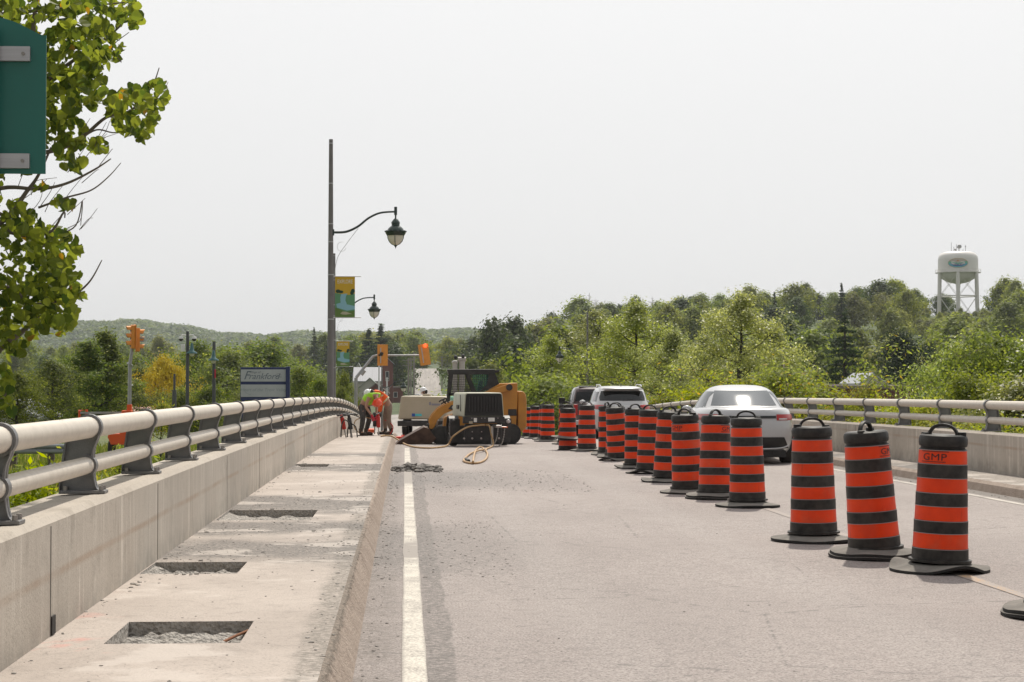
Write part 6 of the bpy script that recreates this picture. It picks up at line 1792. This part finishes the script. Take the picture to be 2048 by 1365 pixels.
def grow(tips, n, sig, rg, flat=.75):
    T_ = np.array([tuple(t) for t in tips]); w = rg.uniform(.3, 1.6, len(T_)); w /= w.sum()
    idx = rg.choice(len(T_), n, p=w)
    off = rg.normal(size=(n, 3)) * sig; off[:, 2] *= flat
    C = T_[idx] + off
    o = off / (np.linalg.norm(off, axis=1)[:, None] + 1e-6)
    m = C - T_.mean(0); m /= np.linalg.norm(m, axis=1)[:, None] + 1e-6
    return C, o * .75 + m * .55 + np.array([0, 0, .55])

def tree_proto(name, seed, H, zc, rad, n_limb, n_twig, n_leaf, leaf, sig, lmat, bark, trunk_r=.16, aspect=.62, droop=.3, upw=.5, lean=0.0, loose=.65):
    rg = rng_np(seed + 100)
    mb, tips = branchy(seed, H, zc, rad, n_limb, n_twig, trunk_r, lean, upw)
    root = bpy.data.objects.new(name, None); COL.objects.link(root)
    mb.build("trunk", bark, root, smooth=180)
    C, N = grow(tips, n_leaf, sig, rg)
    np_mesh("crown", leaf_cards(C, leaf, rg, aspect, droop, N, loose), 4, [lmat], parent=root)
    return root
def conifer_proto(name, seed, H, R0, n, leaf, lmat, bark, zc=.06, gap=.0):
    rg = rng_np(seed); root = bpy.data.objects.new(name, None); COL.objects.link(root)
    mb = MB(); mb.tube([(0, 0, 0), (0, 0, H * .5), (0, 0, H)], [H * .018, H * .012, .01], 6)
    P = []
    nw = int(H / .55)
    for k in range(nw):
        t = zc + (1 - zc) * (k + rg.uniform(0, .5)) / nw; r = R0 * (1 - t) ** .85 * rg.uniform(.8, 1.1)
        nb = 7 if t < .7 else 5
        for j in range(nb):
            a = rg.uniform(0, 6.283); rr = r * rg.uniform(.65, 1.1)
            tip = np.array((math.cos(a) * rr, math.sin(a) * rr, H * t - rr * .22)); b = np.array((0, 0, H * t + .05 * rr))
            mb.tube([tuple(b), tuple(tip)], [.02 + .01 * rr, .006], 3)
            m = max(4, int(n / nw / nb * (rr / R0 + .25)))
            f = np.sqrt(rg.uniform(.02, 1.05, m))[:, None]
            P.append(b + (tip - b) * f + rg.normal(size=(m, 3)) * np.array([.13, .13, .07]) * (rr * .75 + .15) + np.array([0, 0, -.05]))
    P.append(np.array([0, 0, H]) + rg.normal(size=(30, 3)) * np.array([.06, .06, .3]))
    mb.build("trunk", bark, root)
    np_mesh("crown", leaf_cards(np.concatenate(P), leaf, rg, .35, .5), 4, [lmat], parent=root)
    return root
def park(root): root.location = (0, -400, -50)
used = set()
def plant(proto, px, d, top_py, label, cat="tree", group=None, wid=1.0, H0=None, base=None, name=None):
    u = UX(px, d); b = Tf(u, d) if base is None else base
    Hn = zz_(top_py, d) - b
    if proto.name in used: o = copy_tree(proto)
    else: o = proto; used.add(proto.name)
    if name: o.name = name
    s = Hn / H0
    o.location = (u, d, b - .05); o.scale = (s * wid, s * wid, s); o.rotation_euler = (0, 0, (px * 1.7 + d) % 6.28)
    return tag(o, label, cat, group)

oval = lambda R0, p=.5: (lambda t: R0 * max(.12, (math.sin(math.pi * min(1, max(.02, t)) ** p)) ** .8))
asp = [tree_proto("aspen_tree", 20 + k, 10.0, 2.0, oval(2.6, .85), 20, 9, 15000, .125, .26, L_aspen, M_bark2, .15, .7, .3, .75, rng_np(k).uniform(-.06, .06)) for k in range(3)]
sap = [tree_proto("sapling", 40 + k, 5.0, .5, oval(1.8, .75), 18, 8, 9000, .12, .22, L_yellow, M_bark, .07, .42, .8, .8) for k in range(3)]
lfy = [tree_proto("leafy_tree", 60 + k, 6.0, .6, oval(2.6, .8), 22, 9, 15000, .13, .30, L_bright if k else L_aspen, M_bark, .11, .6, .4, .55) for k in range(2)]
mid = [tree_proto("broadleaf_tree", 80 + k, 8.0, .8, oval(3.1, .85), 26, 8, 15000, .18, .40, L_mid, M_bark2, .16, .6, .3, .5) for k in range(3)]
cot = tree_proto("poplar_tree", 90, 8.0, .8, oval(1.6, .75), 26, 7, 12000, .15, .24, L_mid, M_bark2, .14, .7, .3, .9)
bsh = [tree_proto("round_bush", 95 + k, 3.0, .25, oval(2.0, .6), 20, 8, 9000, .115, .27, L_bright, M_bark, .06, .6, .3, .45) for k in range(2)]
gold = tree_proto("golden_tree", 99, 6.0, 1.0, oval(2.5, .85), 24, 7, 15000, .18, .36, L_gold, M_bark2, .12, .6, .2, .5)
mar = tree_proto("maroon_tree", 98, 5.0, .8, oval(1.9, .8), 18, 7, 7000, .15, .30, L_maroon, M_bark2, .10, .6, .2, .5)
L_vdark = leafmat("very_dark_leaves", (.012, .026, .010), (.034, .055, .016), None, .9, .2)
dkr = tree_proto("dark_tree", 97, 12.0, 1.0, oval(4.6, .8), 30, 8, 14000, .32, .62, L_vdark, M_bark2, .2, .6, .3, .45)
spr = conifer_proto("spruce_tree", 70, 13.0, 3.6, 13000, .34, L_spruce, M_bark2)
spr2 = conifer_proto("young_spruce", 71, 4.0, 1.0, 5000, .14, L_spruce, M_bark2)

for k, (px, d, top, wid, lab) in enumerate([
    (1105, 152, 655, 1.2, "pale aspen behind the reaching arm of the right-hand street lamp"),
    (1195, 155, 603, 1.2, "pale aspen directly behind the right-hand street lamp pole"),
    (1268, 122, 577, 1.15, "tall pale aspen with a visible dark leaning trunk behind the white SUV"),
    (1345, 114, 640, 1.2, "pale aspen above the gap between the white SUV and the sedan"),
    (1418, 104, 652, 1.2, "lower pale aspen above the roof of the white sedan"),
    (1478, 98, 556, 1.15, "tallest pale aspen, rising to the skyline above the sedan"),
    (1550, 112, 632, 1.1, "pale aspen right of the tallest one above the sedan"),
    (1236, 150, 640, 1.1, "pale aspen filling in between the lamp pole and the leaning trunk")]):
    plant(asp[k % 3], px, d, top, lab, "tree", "pale aspens right of the bridge", wid, 10.0)
for k, (px, d, top, wid, lab) in enumerate([
    (1500, 64, 742, 1.4, "yellow-green sapling with reddish tips right behind the sedan's roof"),
    (1565, 58, 700, 1.3, "tall yellow-green sapling right of the sedan, its tips reddish"),
    (1640, 60, 745, 1.3, "yellow-green sapling between the tall one and the low flat buildings"),
    (1735, 54, 757, .6, "small narrow sapling in front of the grey gabled house"),
    (1602, 56, 772, 1.0, "low sapling just behind the railing right of the sedan"),
    (1690, 54, 786, .9, "low yellow-green sapling left of the small narrow one"),
    (1790, 50, 792, .9, "low reddish-tipped sapling in front of the long brown building"),
    (1400, 78, 757, 1.4, "sapling just left of the white sedan"),
    (1330, 82, 772, 1.4, "sapling between the white SUV and the sedan, low behind the barrels"),
    (1850, 47, 785, 1.0, "low sapling behind the railing right of the low flat buildings"),
    (1560, 60, 800, 1.2, "low sapling seen between the rails right of the sedan"),
    (1660, 52, 806, 1.1, "low sapling seen between the rails left of the middle barrel"),
    (1760, 47, 806, 1.1, "low sapling seen between the rails behind the leaning barrel"),
    (1870, 42, 806, 1.1, "low sapling seen between the rails behind the nearest barrel"),
    (1990, 39, 806, 1.1, "low sapling seen between the rails at the right frame edge")]):
    plant(sap[k % 3], px, d, top, lab, "tree", "saplings beyond the right railing", wid, 5.0)
for k, (px, d, top, wid, lab) in enumerate([
    (1905, 70, 668, .85, "bushy leafy tree below the water tower"), (1990, 66, 640, .95, "tall bushy leafy tree near the right frame edge"),
    (2068, 64, 650, .95, "bushy leafy tree cut by the right frame edge"), (1945, 56, 725, .9, "lower leafy tree in front of the tall bushy ones at right"),
    (2030, 46, 735, 1.1, "lowest leafy tree close behind the railing at the right edge")]):
    plant(lfy[k % 2], px, d, top, lab, "tree", "leafy trees at the right", wid, 6.0)
for k, (px, d, top, wid, lab) in enumerate([
    (1098, 100, 748, 1.25, "round light green bush left of the pickup"), (1050, 108, 760, 1.0, "light green bush right behind the orange loader"), (1160, 96, 775, 1.2, "low light green bush behind the pickup cab"), (1235, 98, 762, 1.2, "light green bush behind the white SUV roof")]):
    plant(bsh[k % 2], px, d, top, lab, "bush", "light green bushes beyond the queue", wid, 3.0, base=-3.6)
plant(spr, 1690, 215, 625, "tall dark spruce with drooping tiers above the low flat buildings", "tree", None, 1.55, 13.0)
plant(dkr, 1802, 222, 652, "broad very dark tree right of the tall spruce", "tree", None, .85, 12.0, base=-4.2)
plant(spr, 1582, 160, 640, "thin spindly conifer rising left of the tall dark spruce", "tree", None, .30, 13.0)
plant(spr2, 2012, 72, 712, "small dark spruce in front of the leafy trees near the right edge", "tree", None, 1.25, 4.0)
plant(spr2, 1440, 120, 690, "small dark conifer among the pale aspens above the sedan", "tree", None, .9, 4.0)
plant(mar, 1335, 150, 740, "small dark maroon tree between the white SUV and the sedan", "tree", None, .75, 5.0)
plant(gold, 328, 138, 703, "golden yellow tree left of the camera lamp post", "tree", None, .50, 6.0)
for k, (px, d, top, wid, lab) in enumerate([
    (35, 92, 735, 1.2, "mid-green bushy tree at the left frame edge behind the railing"), (105, 98, 712, 1.15, "mid-green bushy tree left of the twin-peaked poplars"),
    (275, 150, 725, .8, "mid-green tree between the signal mast and the golden tree"), (395, 215, 672, 1.1, "mid-green tree right of the golden tree, behind the camera lamp post"),
    (455, 190, 690, 1.2, "mid-green tree above the left end of the town sign"), (535, 200, 676, 1.35, "broad mid-green tree behind the middle of the town sign"),
    (600, 135, 725, 1.1, "bright leafy tree between the town sign and the tall lamp"), (640, 120, 752, 1.0, "low leafy tree left of the tall lamp's foot"),
    (420, 130, 765, 1.2, "low mid-green tree behind the teal lamp posts"), (490, 120, 768, 1.1, "low mid-green tree behind the left end of the town sign"), (362, 130, 768, .9, "low mid-green tree behind the slim utility pole"),
    (690, 150, 740, .5, "leafy tree right of the tall lamp pole"), (250, 125, 745, 1.0, "mid-green tree behind the signal trailer mast"), (160, 118, 770, 1.1, "low mid-green tree under the twin-peaked poplars"), (684, 110, 768, .6, "low leafy tree just right of the two lamp poles")]):
    plant(mid[k % 3], px, d, top, lab, "tree", "mid-green trees on the left bank", wid, 8.0)
plant(cot, 178, 106, 668, "left peak of the twin upright poplars beside the signal mast", "tree", "twin poplars", 1.4, 8.0)
plant(cot, 214, 108, 645, "right and taller of the twin upright poplars beside the signal mast", "tree", "twin poplars", 1.3, 8.0)

# ------------------------------------------------------------------ the wooded hillside: single-mesh trees
def hill_proto(kind, seed):
    rg = rng_np(seed)
    if kind == 'spruce':
        r = conifer_proto("p", seed, 14.0, 3.4, 3000, .75, L_spruce, M_bark2)
    elif kind == 'bare':
        mb, tips = branchy(seed, 13.0, 3.0, oval(4.0, .5), 22, 22, .2, 0, .7)
        o = mb.build("hillside_tree", M_twig); return o
    else:
        m, R0, p = {'round': (L_hmid, 5.2, .9), 'pale': (L_pale, 5.0, 1.0), 'dark': (L_dark, 5.2, .85), 'olive': (L_far, 5.0, 1.0)}[kind]
        r = tree_proto("p", seed, 13.0, 1.0, oval(R0, p), 24, 4, 4600, .62, .85, m, M_bark2, .22, .7, .2, .35, loose=.40)
    me_t = [c for c in r.children if c.name.startswith("trunk")][0]; me_c = [c for c in r.children if c.name.startswith("crown")][0]
    bm = bmesh.new(); bm.from_mesh(me_t.data); n = len(bm.faces); bm.from_mesh(me_c.data)
    me = bpy.data.meshes.new("hillside_tree"); bm.to_mesh(me); bm.free()
    me.materials.append(M_bark2); me.materials.append(me_c.data.materials[0])
    me.polygons.foreach_set("material_index", [0] * n + [1] * (len(me.polygons) - n))
    for q in list(r.children) + [r]: bpy.data.objects.remove(q)
    o = bpy.data.objects.new("hillside_tree", me); COL.objects.link(o); return o
KINDS = {'round': ("mid-green round-crowned tree in the hillside wood", 3), 'pale': ("pale yellow-green tree in the hillside wood", 3), 'dark': ("dark green broad tree in the hillside wood", 2), 'olive': ("olive-green tree in the hillside wood", 2), 'spruce': ("dark pointed conifer in the hillside wood", 2), 'bare': ("grey leafless tree standing on the hill's skyline", 2)}
protos = {k: [hill_proto(k, 300 + 10 * i + j) for j in range(v[1])] for i, (k, v) in enumerate(KINDS.items())}
hused = set()
def hill_tree(kind, u, d, H, wid=1.0, v=0):
    p = protos[kind][v % len(protos[kind])]
    if p.name in hused:
        o = p.copy(); COL.objects.link(o)
    else: o = p; hused.add(p.name)
    s = H / 13.5
    o.location = (u, d, Tf(u, d) - .6); o.scale = (s * wid, s * wid, s); o.rotation_euler = (0, 0, (u * 3.1 + d) % 6.28)
    return tag(o, KINDS[kind][0], "tree", {"round": "round hillside trees", "pale": "pale hillside trees", "dark": "dark hillside trees", "olive": "olive hillside trees", "spruce": "hillside conifers", "bare": "leafless skyline trees"}[kind])
rg = rng_np(77)
cnt = 0
for yrow, step in ((245, 10), (300, 10), (360, 10), (425, 10), (490, 10), (555, 10), (610, 10), (660, 9)):
    x0, x1 = UX(-60, yrow), UX(2110, yrow)
    x = x0
    while x < x1:
        u = x + rg.uniform(-2.5, 2.5); d = yrow + rg.uniform(-20, 20); x += step * rg.uniform(.8, 1.2)
        px = 1024 + FPX * math.tan(math.atan2(u, d) - yaw)
        rr6 = 6.0 * FPX / d
        if d < 648 and px - rr6 < 884 and px + rr6 > 830 : continue
        if abs(u - Xc(d)) < 11 and d < 652: continue
        if 690 < px < 905 and d < 560: continue
        if 905 < px < 1020 and d < 230: continue
        H = rg.uniform(10, 15)
        if px < 690 and d < 500: H = rg.uniform(6, 10)
        if 1845 < px < 1985:
            if 480 < d < 625: H = 3.6
            if 380 < d <= 480: H = 7.0
            if d > 625: H = 11
        if px < 640 and d > 560 and rg.uniform() < .35: continue
        kind = rg.choice(['round', 'pale', 'dark', 'olive', 'spruce'], p=[.35, .26, .15, .21, .03])
        hill_tree(str(kind), u, d, H, rg.uniform(.85, 1.25), int(rg.integers(0, 3))); cnt += 1
for px, d, top, kind, wid in ((985, 330, 617, 'dark', .72), (1028, 345, 611, 'dark', .8), (762, 520, 656, 'spruce', 2.0), (738, 530, 664, 'spruce', 1.8), (788, 515, 672, 'dark', .9), (998, 360, 650, 'round', .9), (1075, 420, 632, 'pale', 1.0), (1180, 655, 570, 'bare', 1.2), (1160, 640, 582, 'olive', 1.2), (1305, 655, 580, 'bare', 1.1),
                              (1760, 560, 547, 'dark', 1.3), (1600, 300, 655, 'dark', 1.0), (1645, 290, 640, 'dark', .9), (945, 300, 700, 'round', .9), (985, 250, 705, 'round', .9), (1030, 270, 690, 'spruce', .9), (700, 560, 665, 'round', 1), (830, 690, 652, 'olive', 1.2), (775, 560, 655, 'round', 1.1), (958, 480, 655, 'dark', 1.1), (955, 560, 668, 'round', 1.1), (1000, 560, 650, 'olive', 1.1), (800, 700, 655, 'round', 1.2), (735, 680, 655, 'pale', 1.2), (1880, 395, 655, 'pale', .9), (1940, 400, 648, 'round', .9), (945, 420, 690, 'dark', 1.0), (845, 680, 668, 'round', 1.1)):
    u = UX(px, d); H = zz_(top, d) - Tf(u, d)
    hill_tree(kind, u, d, H * 1.0, wid); cnt += 1
for k in range(44):                                # low growth round the foot of the tower
    px = 1780 + 220 * ((k * .618) % 1); d = rg.uniform(455, 590)
    u = UX(px, d); hill_tree(["round", "pale", "olive"][k % 3], u, d, max(2.5, min(6, 1.41 + (760 - 628) * d / FPX - Tf(u, d))), 1.5, k)
# far ridge: a wood that reads as one mass
rg = rng_np(5)
n = 8000
Y = 1500 + 1080 * rg.uniform(0, 1, n) ** .6; PX = rg.uniform(-80, 1350, n); X = UX(PX, Y)
Z = ridge_z(X, Y)
m = 26
rad = rg.uniform(4.5, 9.5, n)
dv = rg.normal(size=(n, m, 3)); dv /= np.linalg.norm(dv, axis=2)[..., None]; dv[..., 2] = np.abs(dv[..., 2]) * 1.1 - .1
C = np.stack([X, Y, Z + 1.5], 1)[:, None, :] + dv * rad[:, None, None] * rg.uniform(.75, 1.0, (n, m, 1))
L_ridge = [leafmat("ridge_leaves_" + q, a, b, None, .9, .3) for q, a, b in (("green", (.055, .092, .026), (.105, .150, .042)), ("dark", (.032, .062, .022), (.070, .108, .036)), ("pale", (.085, .122, .030), (.15, .19, .05)))]
tag(np_mesh("far_woodland", leaf_cards(C.reshape(-1, 3), 4.2, rg, .8, 0.0, dv.reshape(-1, 3) + np.array([0, 0, .3]), .3), 4, L_ridge, np.repeat(rg.choice(3, n, p=[.5, .28, .22]), m)), kind='stuff')

# ------------------------------------------------------------------ the near tree with big leaves at the left edge
dn = 12.0
def NP(px, py, dd=0.0):
    d = dn + dd; return Vector((UX(px, d), d, zz_(py, d)))
nt = thing("cottonwood_tree", "near tree with big glossy leaves overhanging the left railing and hiding behind the green sign", "tree", (-5.2, 12.4, Tf(-5.2, 12.4)))
base = nt.location.copy()
rg = rng_np(9)
mb = MB()
W = lambda v: Vector(v) - base
trunk = [Vector((-5.2, 12.4, base.z)), Vector((-5.1, 12.4, 0.5)), Vector((-4.9, 12.3, 2.2)), Vector((-4.7, 12.2, 4.2)), Vector((-4.6, 12.1, 6.5))]
mb.tube([W(v) for v in trunk], [.16, .14, .12, .09, .05], 10)
def br(pts, r0, r1, n=6):
    r0 *= .7; r1 *= .8; c = catmull(pts, n); mb.tube([W(v) for v in c], [r0 + (r1 - r0) * i / (len(c) - 1) for i in range(len(c))], 6)
J1, J2, J3 = Vector((-5.0, 12.4, 1.3)), Vector((-4.85, 12.3, 2.6)), Vector((-4.7, 12.2, 3.8))
br([J1, NP(-120, 760), NP(10, 690), NP(70, 640), NP(110, 590), NP(150, 560)], .045, .006)
br([J1, NP(-160, 680), NP(0, 580), NP(60, 610), NP(130, 600), NP(175, 570), NP(203, 523)], .03, .004)
br([J2, NP(-150, 520), NP(0, 450), NP(50, 390), NP(75, 355), NP(100, 300)], .038, .008)
br([J2, NP(-100, 420), NP(0, 382), NP(75, 383), NP(130, 372), NP(185, 345), NP(220, 322)], .03, .005)
br([NP(75, 420), NP(130, 400), NP(180, 385), NP(215, 358), NP(240, 330)], .012, .003)
br([J2, NP(-60, 420), NP(20, 470), NP(95, 470), NP(125, 430), NP(128, 440)], .025, .005)
br([NP(60, 520), NP(105, 480), NP(150, 455), NP(163, 405), NP(160, 455)], .010, .003)
br([J3, NP(-90, 200), NP(60, 190), NP(100, 160), NP(140, 130), NP(190, 95), NP(235, 60), NP(262, 20)], .035, .004)
br([J3, NP(-80, 320), NP(90, 310), NP(160, 280), NP(210, 240), NP(260, 225), NP(300, 180), NP(316, 140)], .03, .004)
br([NP(150, 290), NP(190, 265), NP(230, 270), NP(270, 250)], .010, .004)
br([NP(240, 130), NP(222, 100), NP(255, 70)], .006, .003)
br([NP(290, 200), NP(318, 200), NP(334, 168)], .005, .002)
br([NP(60, 100), NP(65, 40), NP(70, -20)], .025, .015)
br([J3, NP(-60, 40), NP(60, 30), NP(160, 20), NP(250, 10)], .03, .005)
br([J1, NP(-80, 830), NP(0, 800), NP(20, 770)], .02, .004)
for _ in range(24):                                # bare spurs
    px, py = rg.choice([(120, 350), (150, 455), (40, 400), (30, 350), (190, 330), (110, 430), (80, 440), (170, 300)]) + rg.normal(0, 22, 2)
    a = NP(px, py, rg.uniform(-.2, .2)); br([a, a + Vector((rg.uniform(.01, .09), 0, rg.uniform(.02, .1))), a + Vector((rg.uniform(.05, .16), rg.uniform(-.05, .05), rg.uniform(.08, .2)))], .004, .002, 3)
mb.build("trunk", M_bark, nt, smooth=180)
ELL = [(60, 10, 90, 40), (170, 35, 75, 45), (255, 28, 26, 26), (268, 48, 15, 16), (150, 110, 78, 52), (200, 95, 40, 42), (120, 200, 38, 60), (170, 175, 38, 48), (130, 275, 38, 45), (190, 295, 28, 15), (262, 225, 50, 50), (275, 262, 28, 26), (305, 195, 30, 36), (225, 225, 16, 28), (150, 332, 26, 18), (40, 470, 46, 45), (110, 495, 45, 40), (60, 550, 78, 52), (130, 570, 32, 45), (45, 630, 60, 50), (100, 620, 55, 40), (22, 690, 30, 28), (118, 650, 32, 22), (152, 590, 20, 16), (30, 425, 22, 22), (128, 408, 24, 16), (80, 378, 12, 10), (10, 760, 18, 30), (15, 810, 16, 16), (155, 500, 10, 10), (45, 200, 60, 150), (-60, 60, 90, 120), (-100, 330, 110, 160), (-110, 600, 100, 130), (-230, 200, 120, 200), (-240, 500, 110, 170)]
cs = []
for cx, cy, rx, ry in ELL:
    k = int(math.pi * rx * ry * 9.5 / 560) + 5
    a = rg.uniform(0, 6.283, k); r = np.sqrt(rg.uniform(0, 1, k))
    dd = rg.normal(0, .38, k) + (.35 if cx < 60 and cy < 360 else 0)
    for q in range(k): cs.append(NP(cx + rx * r[q] * math.cos(a[q]), cy + ry * r[q] * math.sin(a[q]), max(-.8, dd[q])))
C = np.array([tuple(c - base) for c in cs]); nL = len(C)
ang = np.array([-.5, .35, 1.0, 1.75, 2.45, 3.05, 3.75, 4.5]); rad8 = np.array([.95, 1.05, .95, 1.0, .9, 1.1, .95, .9])
tipd = rg.normal(size=(nL, 3)); tipd[:, 2] -= .9; tipd[:, 1] *= .7; tipd /= np.linalg.norm(tipd, axis=1)[:, None]
qd = rg.normal(size=(nL, 3)); qd -= (qd * tipd).sum(1)[:, None] * tipd; qd /= np.linalg.norm(qd, axis=1)[:, None]
nd = np.cross(tipd, qd)
sz = .036 * rg.uniform(.5, 1.25, nL)
# broad heart-shaped outline: (along tip, across), slightly cupped
out = np.array([(1.15, 0), (.62, .62), (.05, .98), (-.55, .80), (-.80, .25), (-.70, 0), (-.80, -.25), (-.55, -.80), (.05, -.98), (.62, -.62)])
V = C[:, None, :] + sz[:, None, None] * (tipd[:, None, :] * out[None, :, 0:1] + qd[:, None, :] * out[None, :, 1:2] * .9 + nd[:, None, :] * (np.abs(out[None, :, 1:2]) * rg.uniform(-.1, .55, (nL, 1, 1)) - .12 * out[None, :, 0:1] ** 2))
lf = np.concatenate([V[:, [0, 1, 2, 3, 4, 5]], V[:, [5, 6, 7, 8, 9, 0]]], 1).reshape(-1, 6, 3)
# the two halves of a leaf share their midrib so that each leaf is one island
me = bpy.data.meshes.new("crown")
vv = V.reshape(-1, 3).tolist(); ff = []
for i in range(nL):
    b_ = i * 10; ff += [(b_, b_ + 1, b_ + 2, b_ + 3, b_ + 4, b_ + 5), (b_ + 5, b_ + 6, b_ + 7, b_ + 8, b_ + 9, b_)]
me.from_pydata(vv, [], ff); me.materials.append(L_poplar)
o = bpy.data.objects.new("crown", me); link(o, nt)

# shrubs under the left railing
shr = [tree_proto("sumac_shrub", 150 + k, 2.2, .15, oval(1.0, .5), 12, 6, 1500, .12, .12, L_yellow, M_bark2, .022, .30, 1.2, .8) for k in range(2)]
for k, (u, d, h, lab) in enumerate([(-3.25, 11.2, 1.95, "yellow-green shrub nearest under the left railing"), (-3.3, 13.5, 2.1, "yellow-green shrub under the left railing at its first dark post"), (-3.4, 16.5, 2.2, "yellow-green shrub behind the second railing bay from the left"),
                                   (-3.6, 19.5, 2.1, "yellow-green shrub behind the third railing bay"), (-3.3, 23.5, 1.9, "yellow-green shrub low behind the railing near the flat trailer"), (-4.8, 27.0, 1.9, "yellow-green shrub in the grass in front of the signal trailer"), (-5.6, 36.0, 1.6, "small yellow-green shrub below the signal trailer"), (-8.3, 62.0, 2.3, "yellow-green shrub behind the railing right of the signal trailer")]):
    p = shr[k % 2]
    if p.name in used: o = copy_tree(p)
    else: o = p; used.add(p.name)
    s = h / 2.2; o.location = (u, d, Tf(u, d)); o.scale = (s, s, s); o.rotation_euler = (0, 0, k * 1.9); tag(o, lab, "shrub", "shrubs beyond the left railing")
# grass on the left bank
rg = rng_np(21); n = 26000
yy = 16 + 62 * rg.uniform(0, 1, n); xx = -2.4 - rg.uniform(0, 1, n) * np.clip(yy * .22, 3, 14)
zz = T(xx, yy); h = rg.uniform(.12, .38, n); a = rg.uniform(0, 6.28, n); w = rg.uniform(.008, .02, n) * (1 + yy / 40)
bx, by = np.cos(a) * w, np.sin(a) * w; lx, ly = rg.normal(0, .08, n), rg.normal(0, .08, n)
V = np.stack([np.stack([xx - bx, yy - by, zz - .02], 1), np.stack([xx + bx, yy + by, zz - .02], 1), np.stack([xx + lx, yy + ly, zz + h], 1)], 1)
L_grass = leafmat("grass_blades", (.075, .105, .016), (.15, .175, .035), (.28, .25, .10), .9, .35)
tag(np_mesh("grass", V, 3, [L_grass]), kind='stuff')
for p in asp + sap + lfy + mid + bsh + shr + [cot, gold, mar, dkr, spr, spr2]:
    if p.name not in used: 
        for ch in list(p.children): bpy.data.objects.remove(ch)
        bpy.data.objects.remove(p)
for ps in protos.values():
    for p in ps:
        if p.name not in hused: bpy.data.objects.remove(p)

# ------------------------------------------------------------------ summer haze
M_haze = bpy.data.materials.new("haze_air"); M_haze.use_nodes = True
hn = M_haze.node_tree.nodes; hn.remove(hn["Principled BSDF"])
pv = hn.new("ShaderNodeVolumePrincipled"); pv.inputs["Color"].default_value = (.86, .90, .94, 1); pv.inputs["Density"].default_value = 0.00011; pv.inputs["Anisotropy"].default_value = 0.25
M_haze.node_tree.links.new(pv.outputs[0], hn["Material Output"].inputs["Volume"])
mb = MB(); mb.box((0, 1380, 45), (4200, 3000, 112)); hz = mb.build("haze", M_haze); tag(hz, kind='stuff')
